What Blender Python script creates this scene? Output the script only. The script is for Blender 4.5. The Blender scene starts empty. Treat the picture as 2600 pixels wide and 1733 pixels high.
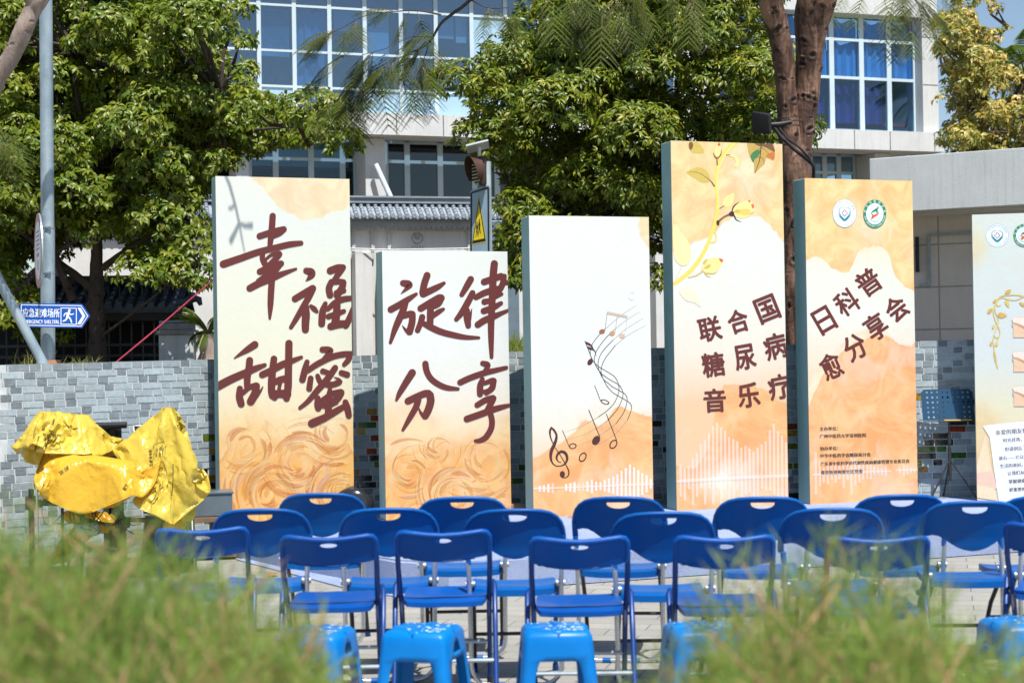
import bpy, bmesh, math, random
import numpy as np
from mathutils import Vector, Matrix, noise as mnoise
from mathutils.geometry import delaunay_2d_cdt
from mathutils.bvhtree import BVHTree

SC = bpy.context.scene
COL = SC.collection
random.seed(7)
RNG = np.random.default_rng(7)
R = math.radians

# ------------------------------------------------------------------ camera
F, W0, H0 = 4300.0, 2600.0, 1733.0
CAM = Vector((0, 0, 1.53))
PITCH = math.atan(43.5 / F)
ROLL = R(0.9)
_f = Vector((0, math.cos(PITCH), math.sin(PITCH)))
_r0 = Vector((1, 0, 0))
_u0 = Vector((0, -math.sin(PITCH), math.cos(PITCH)))
_r = _r0 * math.cos(ROLL) - _u0 * math.sin(ROLL)
_u = _r0 * math.sin(ROLL) + _u0 * math.cos(ROLL)
cd = bpy.data.cameras.new('camera')
cam = bpy.data.objects.new('camera', cd)
COL.objects.link(cam)
M = Matrix((_r, _u, -_f)).transposed().to_4x4()
M.translation = CAM
cam.matrix_world = M
cd.sensor_width = 36.0
cd.lens = F / W0 * 36.0
cd.clip_start = 0.05
cd.clip_end = 2000
cd.dof.use_dof = True
cd.dof.focus_distance = 16.0
cd.dof.aperture_fstop = 3.9
SC.camera = cam

# ------------------------------------------------------------------ light
SUN_EL, SUN_AZ = R(61), R(23)          # azimuth: behind the camera, to the right
wd = bpy.data.worlds.new('World')
SC.world = wd
wd.use_nodes = True
nt = wd.node_tree
sky = nt.nodes.new('ShaderNodeTexSky')
sky.sky_type = 'NISHITA'
sky.sun_disc = False
sky.sun_elevation = SUN_EL
sky.sun_rotation = math.pi - SUN_AZ
sky.air_density = 1.0
sky.dust_density = 0.6
sky.ozone_density = 1.5
bg = nt.nodes['Background']
bg.inputs[1].default_value = 0.085
nt.links.new(sky.outputs[0], bg.inputs[0])
sd = bpy.data.lights.new('sun', 'SUN')
sd.energy = 4.6
sd.angle = R(0.5)
sd.color = (1.0, 0.975, 0.93)
so = bpy.data.objects.new('sun', sd)
COL.objects.link(so)
SUND = Vector((math.sin(SUN_AZ) * math.cos(SUN_EL), -math.cos(SUN_AZ) * math.cos(SUN_EL), math.sin(SUN_EL)))
so.rotation_euler = SUND.to_track_quat('Z', 'Y').to_euler()
SC.view_settings.view_transform = 'Standard'
SC.view_settings.look = 'None'
SC.view_settings.exposure = 0.58
SC.view_settings.gamma = 1.0
SC.render.engine = 'CYCLES'
SC.cycles.use_denoising = True
SC.cycles.max_bounces = 6
SC.cycles.transparent_max_bounces = 12

# ------------------------------------------------------------------ pixel helpers (photograph is 2600 x 1733)
def ray(px, py):
    return _f + _r * ((px - 1300.0) / F) + _u * ((866.5 - py) / F)
def at(px, py, Y):
    d = ray(px, py)
    return CAM + d * (Y / d.y)
def ground(px, py, z=0.0):
    d = ray(px, py)
    return CAM + d * ((z - CAM.z) / d.z)
def hor(px):
    return 910 - (px - 1300) * math.tan(ROLL)
def pxm(Y):
    return F / Y

# ------------------------------------------------------------------ objects
def tag(o, label=None, cat=None, group=None, kind=None):
    if label: o['label'] = label
    if cat: o['category'] = cat
    if group: o['group'] = group
    if kind: o['kind'] = kind
    return o
def thing(name, label, cat, loc=(0, 0, 0), rz=0.0, group=None):
    o = bpy.data.objects.new(name, None)
    o.empty_display_size = 0.1
    COL.objects.link(o)
    o.location = loc
    o.rotation_euler = (0, 0, rz)
    return tag(o, label, cat, group)
def children(o):
    return [c for c in bpy.data.objects if c.parent == o]
def dup(o, parent=None, kids=None):
    c = o.copy()
    COL.objects.link(c)
    if parent: c.parent = parent
    for k in children(o):
        dup(k, c)
    return c

class MB:
    def __init__(s):
        s.v, s.f, s.c = [], [], []
    def add(s, vs, fs, col=None):
        n = len(s.v)
        s.v.extend(tuple(v) for v in vs)
        s.f.extend(tuple(i + n for i in f) for f in fs)
        s.c.extend([col] * len(fs))
        return s
    def box(s, c, d, rot=None, col=None, bev=0.0):
        c = Vector(c)
        x, y, z = d[0] / 2, d[1] / 2, d[2] / 2
        if bev > 0:
            b = min(bev, x * .98, y * .98, z * .98)
            bm = bmesh.new()
            bmesh.ops.create_cube(bm, size=1.0)
            for v in bm.verts: v.co = Vector((v.co.x * 2 * x, v.co.y * 2 * y, v.co.z * 2 * z))
            bmesh.ops.bevel(bm, geom=bm.edges[:], offset=b, segments=2, affect='EDGES', profile=0.5)
            vs = [v.co.copy() for v in bm.verts]
            bm.verts.index_update()
            fs = [[v.index for v in f.verts] for f in bm.faces]
            bm.free()
        else:
            vs = [Vector((a * x, b * y, g * z)) for a in (-1, 1) for b in (-1, 1) for g in (-1, 1)]
            fs = [(0, 1, 3, 2), (4, 6, 7, 5), (0, 4, 5, 1), (2, 3, 7, 6), (0, 2, 6, 4), (1, 5, 7, 3)]
        if rot is not None: vs = [rot @ v for v in vs]
        return s.add([v + c for v in vs], fs, col)
    def bar(s, a, b, w, d, up=(0, 0, 1), col=None):
        a, b = Vector(a), Vector(b)
        t = (b - a)
        L = t.length
        t.normalize()
        up = Vector(up)
        if abs(t.dot(up)) > .98: up = Vector((0, 1, 0))
        x = t.cross(up).normalized()
        y = x.cross(t)
        vs = []
        for q in (a, b):
            for i, j in ((-1, -1), (1, -1), (1, 1), (-1, 1)):
                vs.append(q + x * (i * w / 2) + y * (j * d / 2))
        return s.add(vs, [(3, 2, 1, 0), (4, 5, 6, 7), (0, 1, 5, 4), (1, 2, 6, 5), (2, 3, 7, 6), (3, 0, 4, 7)], col)
    def tube(s, pts, r, n=10, caps=True, col=None, noise=0.0):
        pts = [Vector(p) for p in pts]
        m = len(pts)
        rs = list(r) if isinstance(r, (list, tuple)) else [r] * m
        vs, fs = [], []
        prev = None
        for i, p in enumerate(pts):
            t = (pts[min(i + 1, m - 1)] - pts[max(i - 1, 0)])
            t = t.normalized() if t.length > 1e-9 else Vector((0, 0, 1))
            if prev is None:
                a = Vector((0, 0, 1)) if abs(t.z) < .9 else Vector((1, 0, 0))
                x = t.cross(a).normalized()
            else:
                x = (prev - t * prev.dot(t))
                x = x.normalized() if x.length > 1e-6 else t.orthogonal().normalized()
            prev = x
            y = t.cross(x)
            for k in range(n):
                a = 2 * math.pi * k / n
                q = p + (x * math.cos(a) + y * math.sin(a)) * rs[i]
                if noise:
                    nv = mnoise.noise(q * 5.0) * .6 + mnoise.noise(q * 14.0) * .4
                    q = p + (q - p) * (1 + noise * nv)
                vs.append(q)
        for i in range(m - 1):
            for k in range(n):
                fs.append((i * n + k, i * n + (k + 1) % n, (i + 1) * n + (k + 1) % n, (i + 1) * n + k))
        if caps:
            fs.append(tuple(range(n - 1, -1, -1)))
            fs.append(tuple((m - 1) * n + k for k in range(n)))
        return s.add(vs, fs, col)
    def prism(s, poly, ext, col=None):
        """poly: closed loop of 3D points, ext: extrusion vector"""
        n = len(poly)
        ext = Vector(ext)
        vs = [Vector(p) for p in poly] + [Vector(p) + ext for p in poly]
        fs = [tuple(range(n - 1, -1, -1)), tuple(range(n, 2 * n))]
        fs += [(i, (i + 1) % n, n + (i + 1) % n, n + i) for i in range(n)]
        return s.add(vs, fs, col)
    def ball(s, c, r, n=10, m=6, col=None):
        c = Vector(c)
        r = Vector(r) if not isinstance(r, (int, float)) else Vector((r, r, r))
        vs, fs = [], []
        for i in range(m + 1):
            th = math.pi * i / m
            for k in range(n):
                a = 2 * math.pi * k / n
                vs.append(c + Vector((r.x * math.sin(th) * math.cos(a), r.y * math.sin(th) * math.sin(a), r.z * math.cos(th))))
        for i in range(m):
            for k in range(n):
                fs.append((i * n + k, (i + 1) * n + k, (i + 1) * n + (k + 1) % n, i * n + (k + 1) % n))
        return s.add(vs, fs, col)
    def build(s, name, mat, parent=None, smooth=False, auto=None):
        me = bpy.data.meshes.new(name)
        me.from_pydata(s.v, [], s.f)
        if any(c is not None for c in s.c):
            at_ = me.color_attributes.new('col', 'FLOAT_COLOR', 'CORNER')
            arr = []
            for f, c in zip(s.f, s.c):
                c = c or (1, 1, 1)
                arr.extend([c[0], c[1], c[2], 1.0] * len(f))
            at_.data.foreach_set('color', np.array(arr, dtype=np.float32))
        bm = bmesh.new()
        bm.from_mesh(me)
        if smooth != 'leaf':
            bmesh.ops.recalc_face_normals(bm, faces=bm.faces[:])
        if smooth:
            for f in bm.faces: f.smooth = True
            if smooth != 'leaf':
                lim = math.radians(auto or 38)
                for e in bm.edges:
                    if len(e.link_faces) == 2 and e.calc_face_angle(0) > lim: e.smooth = False
        bm.to_mesh(me)
        bm.free()
        me.update()
        if mat: me.materials.append(mat)
        o = bpy.data.objects.new(name, me)
        COL.objects.link(o)
        if parent: o.parent = parent
        return o

def np_mesh(name, verts, faces, mat, cols=None, parent=None, smooth=True):
    """verts (n,3) and faces (m,k) as arrays, cols per vertex"""
    me = bpy.data.meshes.new(name)
    n, m, k = len(verts), len(faces), faces.shape[1]
    me.vertices.add(n)
    me.vertices.foreach_set('co', verts.astype(np.float32).ravel())
    me.loops.add(m * k)
    me.loops.foreach_set('vertex_index', faces.astype(np.int32).ravel())
    me.polygons.add(m)
    me.polygons.foreach_set('loop_start', np.arange(0, m * k, k, dtype=np.int32))
    me.polygons.foreach_set('loop_total', np.full(m, k, dtype=np.int32))
    if smooth: me.polygons.foreach_set('use_smooth', np.ones(m, dtype=bool))
    if cols is not None:
        a = me.color_attributes.new('col', 'FLOAT_COLOR', 'POINT')
        a.data.foreach_set('color', np.concatenate([cols, np.ones((n, 1))], 1).astype(np.float32).ravel())
    me.update()
    me.validate()
    me.materials.append(mat)
    o = bpy.data.objects.new(name, me)
    COL.objects.link(o)
    if parent: o.parent = parent
    return o

# ------------------------------------------------------------------ materials
class G:
    def __init__(s, name):
        s.m = bpy.data.materials.new(name)
        s.m.use_nodes = True
        s.t = s.m.node_tree
        s.b = s.t.nodes['Principled BSDF']
    def n(s, typ, **kw):
        nd = s.t.nodes.new(typ)
        for k, v in kw.items(): setattr(nd, k, v)
        return nd
    def L(s, a, b):
        if hasattr(a, 'is_output') or isinstance(a, bpy.types.NodeSocket): s.t.links.new(a, b)
        else: b.default_value = a
    def math(s, op, a, b=0.0, c=0.0, clamp=False):
        nd = s.n('ShaderNodeMath', operation=op, use_clamp=clamp)
        for i, v in enumerate((a, b, c)): s.L(v, nd.inputs[i])
        return nd.outputs[0]
    def noise(s, vec, scale, detail=4, rough=.55, dist=0.0, color=False):
        nd = s.n('ShaderNodeTexNoise')
        if vec is not None: s.L(vec, nd.inputs['Vector'])
        for k, v in (('Scale', scale), ('Detail', detail), ('Roughness', rough), ('Distortion', dist)): nd.inputs[k].default_value = v
        return nd.outputs['Color' if color else 'Fac']
    def mix(s, f, a, b, typ='MIX'):
        nd = s.n('ShaderNodeMix', data_type='RGBA', blend_type=typ)
        s.L(f, nd.inputs[0])
        for v, i in ((a, 6), (b, 7)):
            s.L((*v, 1) if isinstance(v, tuple) and len(v) == 3 else v, nd.inputs[i])
        return nd.outputs[2]
    def ramp(s, f, stops, interp='LINEAR'):
        nd = s.n('ShaderNodeValToRGB')
        nd.color_ramp.interpolation = interp
        while len(nd.color_ramp.elements) < len(stops): nd.color_ramp.elements.new(0.5)
        for e, (p, c) in zip(nd.color_ramp.elements, stops):
            e.position = p
            e.color = (*c, 1) if len(c) == 3 else c
        s.L(f, nd.inputs[0])
        return nd.outputs[0]
    def co(s, which='Object'):
        return s.n('ShaderNodeTexCoord').outputs[which]
    def mapv(s, vec, scale=(1, 1, 1), rot=(0, 0, 0), loc=(0, 0, 0)):
        nd = s.n('ShaderNodeMapping')
        s.L(vec, nd.inputs[0])
        nd.inputs['Scale'].default_value = scale
        nd.inputs['Rotation'].default_value = rot
        nd.inputs['Location'].default_value = loc
        return nd.outputs[0]
    def attr(s, name='col'):
        return s.n('ShaderNodeAttribute', attribute_name=name).outputs['Color']
    def set(s, **kw):
        names = dict(color='Base Color', rough='Roughness', metal='Metallic', spec='Specular IOR Level', normal='Normal', coat='Coat Weight',
                     coat_rough='Coat Roughness', alpha='Alpha', emit='Emission Color', emit_s='Emission Strength', trans='Transmission Weight', sheen='Sheen Weight')
        for k, v in kw.items():
            if k == 'color' and isinstance(v, tuple) and len(v) == 3: v = (*v, 1)
            s.L(v, s.b.inputs[names[k]])
        return s
    def bump(s, h, strength=.3, dist=.01):
        nd = s.n('ShaderNodeBump')
        nd.inputs['Strength'].default_value = strength
        nd.inputs['Distance'].default_value = dist
        s.L(h, nd.inputs['Height'])
        s.L(nd.outputs[0], s.b.inputs['Normal'])
        return s

def simple(name, col, rough=.6, metal=0.0, spec=.5, var=.12, scale=6.0, bump=0.0, bscale=60.0, bdist=.004, coord='Object'):
    g = G(name)
    c = g.co(coord)
    n = g.noise(c, scale, 5, .6)
    dark = tuple(x * (1 - var) for x in col)
    lite = tuple(min(1, x * (1 + var)) for x in col)
    g.set(color=g.ramp(n, [(.3, dark), (.7, lite)]), rough=g.math('ADD', g.math('MULTIPLY', n, .16), rough - .08), metal=metal, spec=spec)
    if bump: g.bump(g.noise(c, bscale, 4, .6), bump, bdist)
    return g.m
def attrmat(name, rough=.6, spec=.4, bump=0.0, bscale=50, var=.2, vscale=20):
    g = G(name)
    n = g.noise(g.co(), vscale, 5, .65)
    c = g.mix(1.0, g.attr(), g.ramp(n, [(.25, (1 - var,) * 3), (.75, (1 + var * .4,) * 3)]), 'MULTIPLY')
    g.set(color=c, rough=rough, spec=spec)
    if bump: g.bump(g.noise(g.co(), bscale, 4), bump, .004)
    return g.m
def leafmat(name, rough=.38, trans=.3, spec=.5):
    g = G(name)
    c = g.attr()
    g.set(color=c, rough=rough, spec=spec)
    tr = g.n('ShaderNodeBsdfTranslucent')
    g.L(g.mix(1.0, c, (1.5, 1.55, .7), 'MULTIPLY'), tr.inputs[0])
    mx = g.n('ShaderNodeMixShader')
    mx.inputs[0].default_value = trans
    out = g.t.nodes['Material Output']
    g.t.links.new(g.b.outputs[0], mx.inputs[1])
    g.t.links.new(tr.outputs[0], mx.inputs[2])
    g.t.links.new(mx.outputs[0], out.inputs[0])
    return g.m

MT = {}
MT['metal'] = simple('brushed_metal', (.62, .64, .66), .28, .9, var=.08)
MT['galv'] = simple('galvanised_steel', (.40, .46, .50), .42, .55, var=.16, scale=9)
MT['black'] = simple('black_plastic', (.012, .012, .014), .45, var=.3)
MT['blackcloth'] = simple('black_cloth', (.016, .016, .018), .8, var=.3, bump=.3, bscale=200)
MT['darkmetal'] = simple('dark_painted_metal', (.03, .03, .033), .4, .2, var=.2)
MT['white'] = simple('white_paint', (.78, .79, .79), .5, var=.04)
MT['chrome'] = simple('chrome', (.8, .8, .8), .12, 1.0, var=.05)

# ------------------------------------------------------------------ text and stroke shapes (2D)
_glyph = {}
def glyph(body, off=0.0, res=3):
    k = (body, off)
    if k not in _glyph:
        c = bpy.data.curves.new('t', 'FONT')
        c.body = body
        c.offset = off
        c.resolution_u = res
        o = bpy.data.objects.new('t', c)
        COL.objects.link(o)
        dg = bpy.context.evaluated_depsgraph_get()
        me = bpy.data.meshes.new_from_object(o.evaluated_get(dg))
        vs = [(v.co.x, v.co.y) for v in me.vertices]
        fs = [tuple(p.vertices) for p in me.polygons]
        bpy.data.meshes.remove(me)
        bpy.data.objects.remove(o)
        bpy.data.curves.remove(c)
        _glyph[k] = (vs, fs)
    return _glyph[k]
def glyph_fit(body, cx, cy, w, h, rot=0.0, off=0.0, left=False, base=False):
    """text fitted into a w x h px box centred at (cx, cy), y down, rot in degrees anticlockwise; h None keeps proportions"""
    vs, fs = glyph(body, off)
    xs = [v[0] for v in vs]; ys = [v[1] for v in vs]
    x0, x1, y0, y1 = min(xs), max(xs), min(ys), max(ys)
    sx = w / (x1 - x0)
    sy = sx if h is None else h / (y1 - y0)
    c, s = math.cos(R(rot)), math.sin(R(rot))
    mx = x0 if left else (x0 + x1) / 2
    my = (y0 + y1) / 2
    out = []
    for x, y in vs:
        a, b = (x - mx) * sx, (y - my) * sy
        out.append((cx + a * c - b * s, cy - (a * s + b * c)))
    return out, fs
def glyph_bold(body, cx, cy, w, h, rot=0.0, b=1.0, n=6):
    """a heavier cut of the same character: copies shifted round a small circle"""
    out = [glyph_fit(body, cx, cy, w - b, h - b, rot)]
    for k in range(n):
        a = 2 * math.pi * k / n
        out.append(glyph_fit(body, cx + b * .6 * math.cos(a), cy + b * .6 * math.sin(a), w - b, h - b, rot))
    return out
def catmull(pts, n=6):
    if len(pts) < 3: 
        n = 3
    P_ = [np.array(p, float) for p in pts]
    P_ = [2 * P_[0] - P_[1]] + P_ + [2 * P_[-1] - P_[-2]]
    out = []
    for i in range(1, len(P_) - 2):
        for k in range(n):
            t = k / n
            a, b, c, d = P_[i - 1:i + 3]
            out.append(.5 * (2 * b + (c - a) * t + (2 * a - 5 * b + 4 * c - d) * t * t + (3 * b - a - 3 * c + d) * t ** 3))
    out.append(P_[-2])
    return out
def stroke(pts, n=6, caps=True):
    """pts (x, y, width): one outline strip with round ends -> verts, faces (2D)"""
    q = catmull(pts, n)
    vs, fs = [], []
    m = len(q)
    for i, p in enumerate(q):
        d = q[min(i + 1, m - 1)][:2] - q[max(i - 1, 0)][:2]
        L = np.hypot(*d) or 1
        nx, ny = -d[1] / L, d[0] / L
        w = max(p[2], .1) / 2
        vs += [(p[0] + nx * w, p[1] + ny * w), (p[0] - nx * w, p[1] - ny * w)]
        if i: fs.append((2 * i - 2, 2 * i - 1, 2 * i + 1, 2 * i))
    if caps:
        for i, sgn in ((0, -1), (m - 1, 1)):
            p = q[i]
            d = q[min(i + 1, m - 1)][:2] - q[max(i - 1, 0)][:2]
            a0 = math.atan2(d[1], d[0])
            w = max(p[2], .1) / 2
            ids = []
            for k in range(0, 9):
                a = a0 + sgn * math.pi / 2 - math.pi * k / 8 * 1.0 if sgn > 0 else a0 + math.pi / 2 + math.pi * k / 8
                ids.append(len(vs))
                vs.append((p[0] + w * math.cos(a), p[1] + w * math.sin(a)))
            fs.append(tuple(ids))
    return vs, fs
def ellipse2(cx, cy, rx, ry, rot=0, n=28):
    c, s = math.cos(R(rot)), math.sin(R(rot))
    vs = []
    for k in range(n):
        a = 2 * math.pi * k / n
        x, y = rx * math.cos(a), ry * math.sin(a)
        vs.append((cx + x * c + y * s, cy - x * s + y * c))
    return vs, [tuple(range(n))]
def ring2(cx, cy, rx, ry, t, rot=0, n=40, t2=None):
    a, _ = ellipse2(cx, cy, rx, ry, rot, n)
    b, _ = ellipse2(cx, cy, rx - t, ry - (t2 or t), rot, n)
    return a + b, [(i, (i + 1) % n, n + (i + 1) % n, n + i) for i in range(n)]
def smooth_poly(pts, n=5):
    P_ = [np.array(p, float) for p in pts]
    m = len(P_)
    out = []
    for i in range(m):
        a, b, c, d = P_[i - 1], P_[i], P_[(i + 1) % m], P_[(i + 2) % m]
        for k in range(n):
            t = k / n
            out.append(tuple(.5 * (2 * b + (c - a) * t + (2 * a - 5 * b + 4 * c - d) * t * t + (3 * b - a - 3 * c + d) * t ** 3)))
    return out, [tuple(range(len(out)))]
def crop(o, sc, pts):
    return [(o[0] + p[0] / sc, o[1] + p[1] / sc) + ((p[2] / sc,) if len(p) > 2 else ()) for p in pts]
# ================================================================== SETTING
# ---- paved ground
def paver_mat():
    g = G('stone_pavers')
    c = g.mapv(g.co(), rot=(0, 0, R(14)))
    br = g.n('ShaderNodeTexBrick', offset=.5)
    g.L(c, br.inputs['Vector'])
    for k, v in (('Scale', 1.0), ('Mortar Size', .004), ('Mortar Smooth', .3), ('Bias', -.1), ('Brick Width', .4), ('Row Height', .2)): br.inputs[k].default_value = v
    br.inputs['Color1'].default_value = (.345, .335, .30, 1)
    br.inputs['Color2'].default_value = (.29, .28, .255, 1)
    br.inputs['Mortar'].default_value = (.13, .12, .10, 1)
    n = g.noise(g.co(), 1.3, 6, .65)
    n2 = g.noise(g.co(), 45, 4, .7)
    col = g.mix(1.0, br.outputs['Color'], g.ramp(n, [(.3, (.82, .82, .84)), (.7, (1.06, 1.05, 1.02))]), 'MULTIPLY')
    col = g.mix(1.0, col, g.ramp(n2, [(.3, (.86, .86, .86)), (.65, (1.05, 1.05, 1.05))]), 'MULTIPLY')
    g.set(color=col, rough=.8, spec=.3)
    g.bump(g.math('ADD', g.math('MULTIPLY', br.outputs['Fac'], -1.0), g.math('MULTIPLY', n2, .4)), .35, .006)
    return g.m
m = MB()
gx = np.linspace(-40, 40, 9); 
m.add([(-60, -12, 0), (60, -12, 0), (60, 14, 0), (-60, 14, 0)], [(0, 1, 2, 3)])
m.add([(-60, 14, 0), (60, 14, 0), (60, 400, 0), (-60, 400, 0)], [(0, 1, 2, 3)])
tag(m.build('paved_ground', paver_mat()), 'pale stone paving in long bricks under the rows of blue chairs', 'paving', kind='structure')

# ---- curved brick wall, brick by brick
WP = [(-420, 12.95), (-60, 13.05), (33, 13.12), (463, 14.22), (600, 14.56), (910, 14.92), (1350, 15.1), (1800, 15.4), (2330, 15.58), (2700, 15.7), (3100, 15.9)]
wall_path = [Vector((ray(p, 900).x / ray(p, 900).y * z, z, 0)) for p, z in WP]
def dense(path, step=.02):
    q = catmull([(p.x, p.y, 0) for p in path], 40)
    q = [Vector((a[0], a[1], 0)) for a in q]
    d = [0]
    for a, b in zip(q, q[1:]): d.append(d[-1] + (b - a).length)
    return q, np.array(d)
WQ, WD = dense(wall_path)
def wall_at(s, off=0.0):
    x = np.interp(s, WD, [q.x for q in WQ]); y = np.interp(s, WD, [q.y for q in WQ])
    x2 = np.interp(s + .05, WD, [q.x for q in WQ]); y2 = np.interp(s + .05, WD, [q.y for q in WQ])
    t = Vector((x2 - x, y2 - y, 0)).normalized()
    nrm = Vector((t.y, -t.x, 0))            # toward the camera
    return Vector((x, y, 0)) + nrm * off, t, nrm
def wall_s(px):
    """arc position of the wall at a picture column"""
    k = [(910, s) for s in WD]
    best = min(range(len(WQ)), key=lambda i: abs(1300 + F * WQ[i].x / WQ[i].y - px))
    return WD[best]
WALL_H0, WALL_H1 = 1.545, 1.632
def wall_top(s):
    s0, s1 = wall_s(33), wall_s(2330)
    return WALL_H0 + (WALL_H1 - WALL_H0) * min(1.15, max(-.05, (s - s0) / (s1 - s0)))
def brick_mat():
    g = G('grey_brick')
    n = g.noise(g.co(), 30, 6, .7)
    n2 = g.noise(g.mapv(g.co(), scale=(3, 3, 14)), 5, 5, .6)
    c = g.mix(1.0, g.attr(), g.ramp(n, [(.28, (.72, .73, .75)), (.6, (1.0, 1.0, 1.0)), (.8, (1.12, 1.12, 1.12))]), 'MULTIPLY')
    c = g.mix(g.math('MULTIPLY', g.ramp(n2, [(.52, (0, 0, 0)), (.75, (1, 1, 1))]), .35), c, (.42, .43, .44))
    g.set(color=c, rough=.78, spec=.35)
    g.bump(n, .5, .004)
    return g.m
def glazed_mat():
    g = G('glazed_coloured_brick')
    n = g.noise(g.co(), 24, 4, .6, 1.0)
    g.set(color=g.mix(1.0, g.attr(), g.ramp(n, [(.3, (.35, .35, .35)), (.7, (1.5, 1.5, 1.5))]), 'MULTIPLY'), rough=.08, spec=.8)
    g.bump(n, .25, .006)
    return g.m
wall = thing('brick_wall', 'long curved grey brick wall with scattered glazed bricks behind the tall boards', 'wall')
NC = 27
pit = 1 / NC
bm_, gm_ = MB(), MB()
S_END = WD[-1] - .1
rb = random.Random(3)
for k in range(NC):
    s = -rb.uniform(0, .16)
    i = k * 3
    while s < S_END:
        head = (i % 2 == 0) if rb.random() < .8 else rb.random() < .4
        L = (.098 if head else .178) + rb.uniform(-.006, .006)
        a, b = max(s, .02), min(s + L - .011, S_END)
        i += 1
        if b - a > .03:
            h0 = wall_top((a + b) / 2)
            z0, z1 = k * pit * h0 + .005, (k + 1) * pit * h0 - .004
            if k == NC - 1: z1 = (k + 1) * pit * h0
            pa, ta, na = wall_at(a); pb, tb, nb = wall_at(b)
            d = rb.uniform(-.002, .003)
            r_ = rb.random()
            v = rb.uniform(.85, 1.12)
            if head: base = (.19, .225, .24) if r_ < .62 else (.34, .39, .40)
            else: base = (.375, .435, .45) if r_ < .78 else (.30, .345, .36)
            if k == NC - 1: base = tuple(x * .85 for x in base)
            xpx = 1300 + F * pa.x / pa.y
            glaz = False
            if xpx > 330 and 7 <= k <= 18 and rb.random() < (.40 if k < 16 else .22): glaz = True
            if 470 > xpx > 330: glaz = glaz and k in (13, 14, 16)
            if glaz:
                base = rb.choice([(.30, .14, .01), (.02, .02, .02), (.25, .03, .005), (.03, .09, .01), (.02, .015, .01), (.12, .14, .01), (.012, .012, .012), (.03, .03, .03), (.35, .20, .02), (.02, .02, .025)])
                v = 1
            col = tuple(x * v for x in base)
            e = .005
            f0 = [pa + na * d, pb + nb * d]
            q = [f0[0] + Vector((0, 0, z0)), f0[1] + Vector((0, 0, z0)), f0[1] + Vector((0, 0, z1)), f0[0] + Vector((0, 0, z1))]
            bk = [pa - na * .06 + Vector((0, 0, z0)), pb - nb * .06 + Vector((0, 0, z0)), pb - nb * .06 + Vector((0, 0, z1)), pa - na * .06 + Vector((0, 0, z1))]
            (gm_ if glaz else bm_).add(q + bk, [(0, 1, 2, 3), (3, 2, 6, 7), (1, 5, 6, 2), (0, 3, 7, 4), (0, 4, 5, 1)], col)
        s += L
bm_.build('brick_face', brick_mat(), wall)
gm_.build('glazed_bricks', glazed_mat(), wall)
core = MB()
ss = np.arange(.02, S_END, .035)
for a, b in zip(ss, ss[1:]):
    pa, ta, na = wall_at(a, -.0045); pb, tb, nb = wall_at(b, -.0045)
    za, zb = wall_top(a) - .004, wall_top(b) - .004
    qa, qb = pa - na * .3, pb - nb * .3
    Z = lambda p, z: Vector((p.x, p.y, z))
    core.add([Z(pa, 0), Z(pb, 0), Z(pb, zb), Z(pa, za), Z(qa, za), Z(qb, zb), Z(qa, 0), Z(qb, 0)], [(0, 1, 2, 3), (3, 2, 5, 4), (4, 5, 7, 6)])
core.build('mortar', simple('mortar', (.52, .54, .53), .9, var=.2, scale=14, bump=.3), wall)

# ---- raised planting ground behind the wall
m = MB()
UG = 1.46
vs = []
for s in np.arange(.02, S_END, .4):
    p, t, nr = wall_at(s, -.25)
    vs.append(p)
rows = [[Vector((p.x, p.y, UG)) for p in vs], [Vector((p.x * 1.1, p.y + 2.5, UG + .02)) for p in vs], [Vector((p.x * 1.6, p.y + 8, UG + .05)) for p in vs], [Vector((p.x * 14, 160, UG)) for p in vs]]
flat = [v for r in rows for v in r]
nn = len(vs)
fs = [(j * nn + i, j * nn + i + 1, (j + 1) * nn + i + 1, (j + 1) * nn + i) for j in range(3) for i in range(nn - 1)]
m.add(flat, fs)
tag(m.build('raised_ground', simple('soil', (.11, .085, .055), .95, var=.35, scale=3, bump=.6, bscale=20, bdist=.03)), 'brown raised planting ground behind the brick wall', 'ground', kind='structure')

# ---- carpeted stage
STZ = .20
def carpet_mat():
    g = G('periwinkle_carpet')
    n = g.noise(g.co(), 260, 3, .7)
    n2 = g.noise(g.co(), 2.2, 5, .6)
    c = g.ramp(n, [(.36, (.14, .19, .34)), (.5, (.27, .33, .50)), (.64, (.46, .52, .66))])
    g.set(color=g.mix(1.0, c, g.ramp(n2, [(.3, (.88, .88, .9)), (.7, (1.06, 1.06, 1.05))]), 'MULTIPLY'), rough=.95, spec=.1)
    g.bump(n, .8, .004)
    return g.m
CARPET = carpet_mat()
front = [(560, 1405), (704, 1439), (1003, 1496), (1140, 1505), (1481, 1482), (1750, 1463), (2100, 1438), (2434, 1413), (2720, 1392)]
fg = [ground(x, y) for x, y in front]
back = []
for px in (2720, 2330, 1900, 1350, 910, 640, 540):
    p, t, nr = wall_at(wall_s(px), .015)
    back.append(p)
loop = fg + back
m = MB()
nL = len(loop)
bm = bmesh.new()
tv = [bm.verts.new((p.x, p.y, STZ)) for p in loop]
bv = [bm.verts.new((p.x, p.y, 0.006)) for p in loop]
tf = bm.faces.new(tv)
for i in range(nL):
    j = (i + 1) % nL
    bm.faces.new((tv[i], tv[j], bv[j], bv[i]))
ed = [e for e in bm.edges if all(v.co.z > .1 for v in e.verts) and len(e.link_faces) == 2]
bmesh.ops.bevel(bm, geom=ed, offset=.018, segments=3, affect='EDGES')
me = bpy.data.meshes.new('stage')
bmesh.ops.recalc_face_normals(bm, faces=bm.faces[:])
bm.to_mesh(me); bm.free()
me.materials.append(CARPET)
stage = bpy.data.objects.new('stage', me)
COL.objects.link(stage)
tag(stage, 'low stage covered in pale periwinkle carpet under the tall boards', 'stage')
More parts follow.
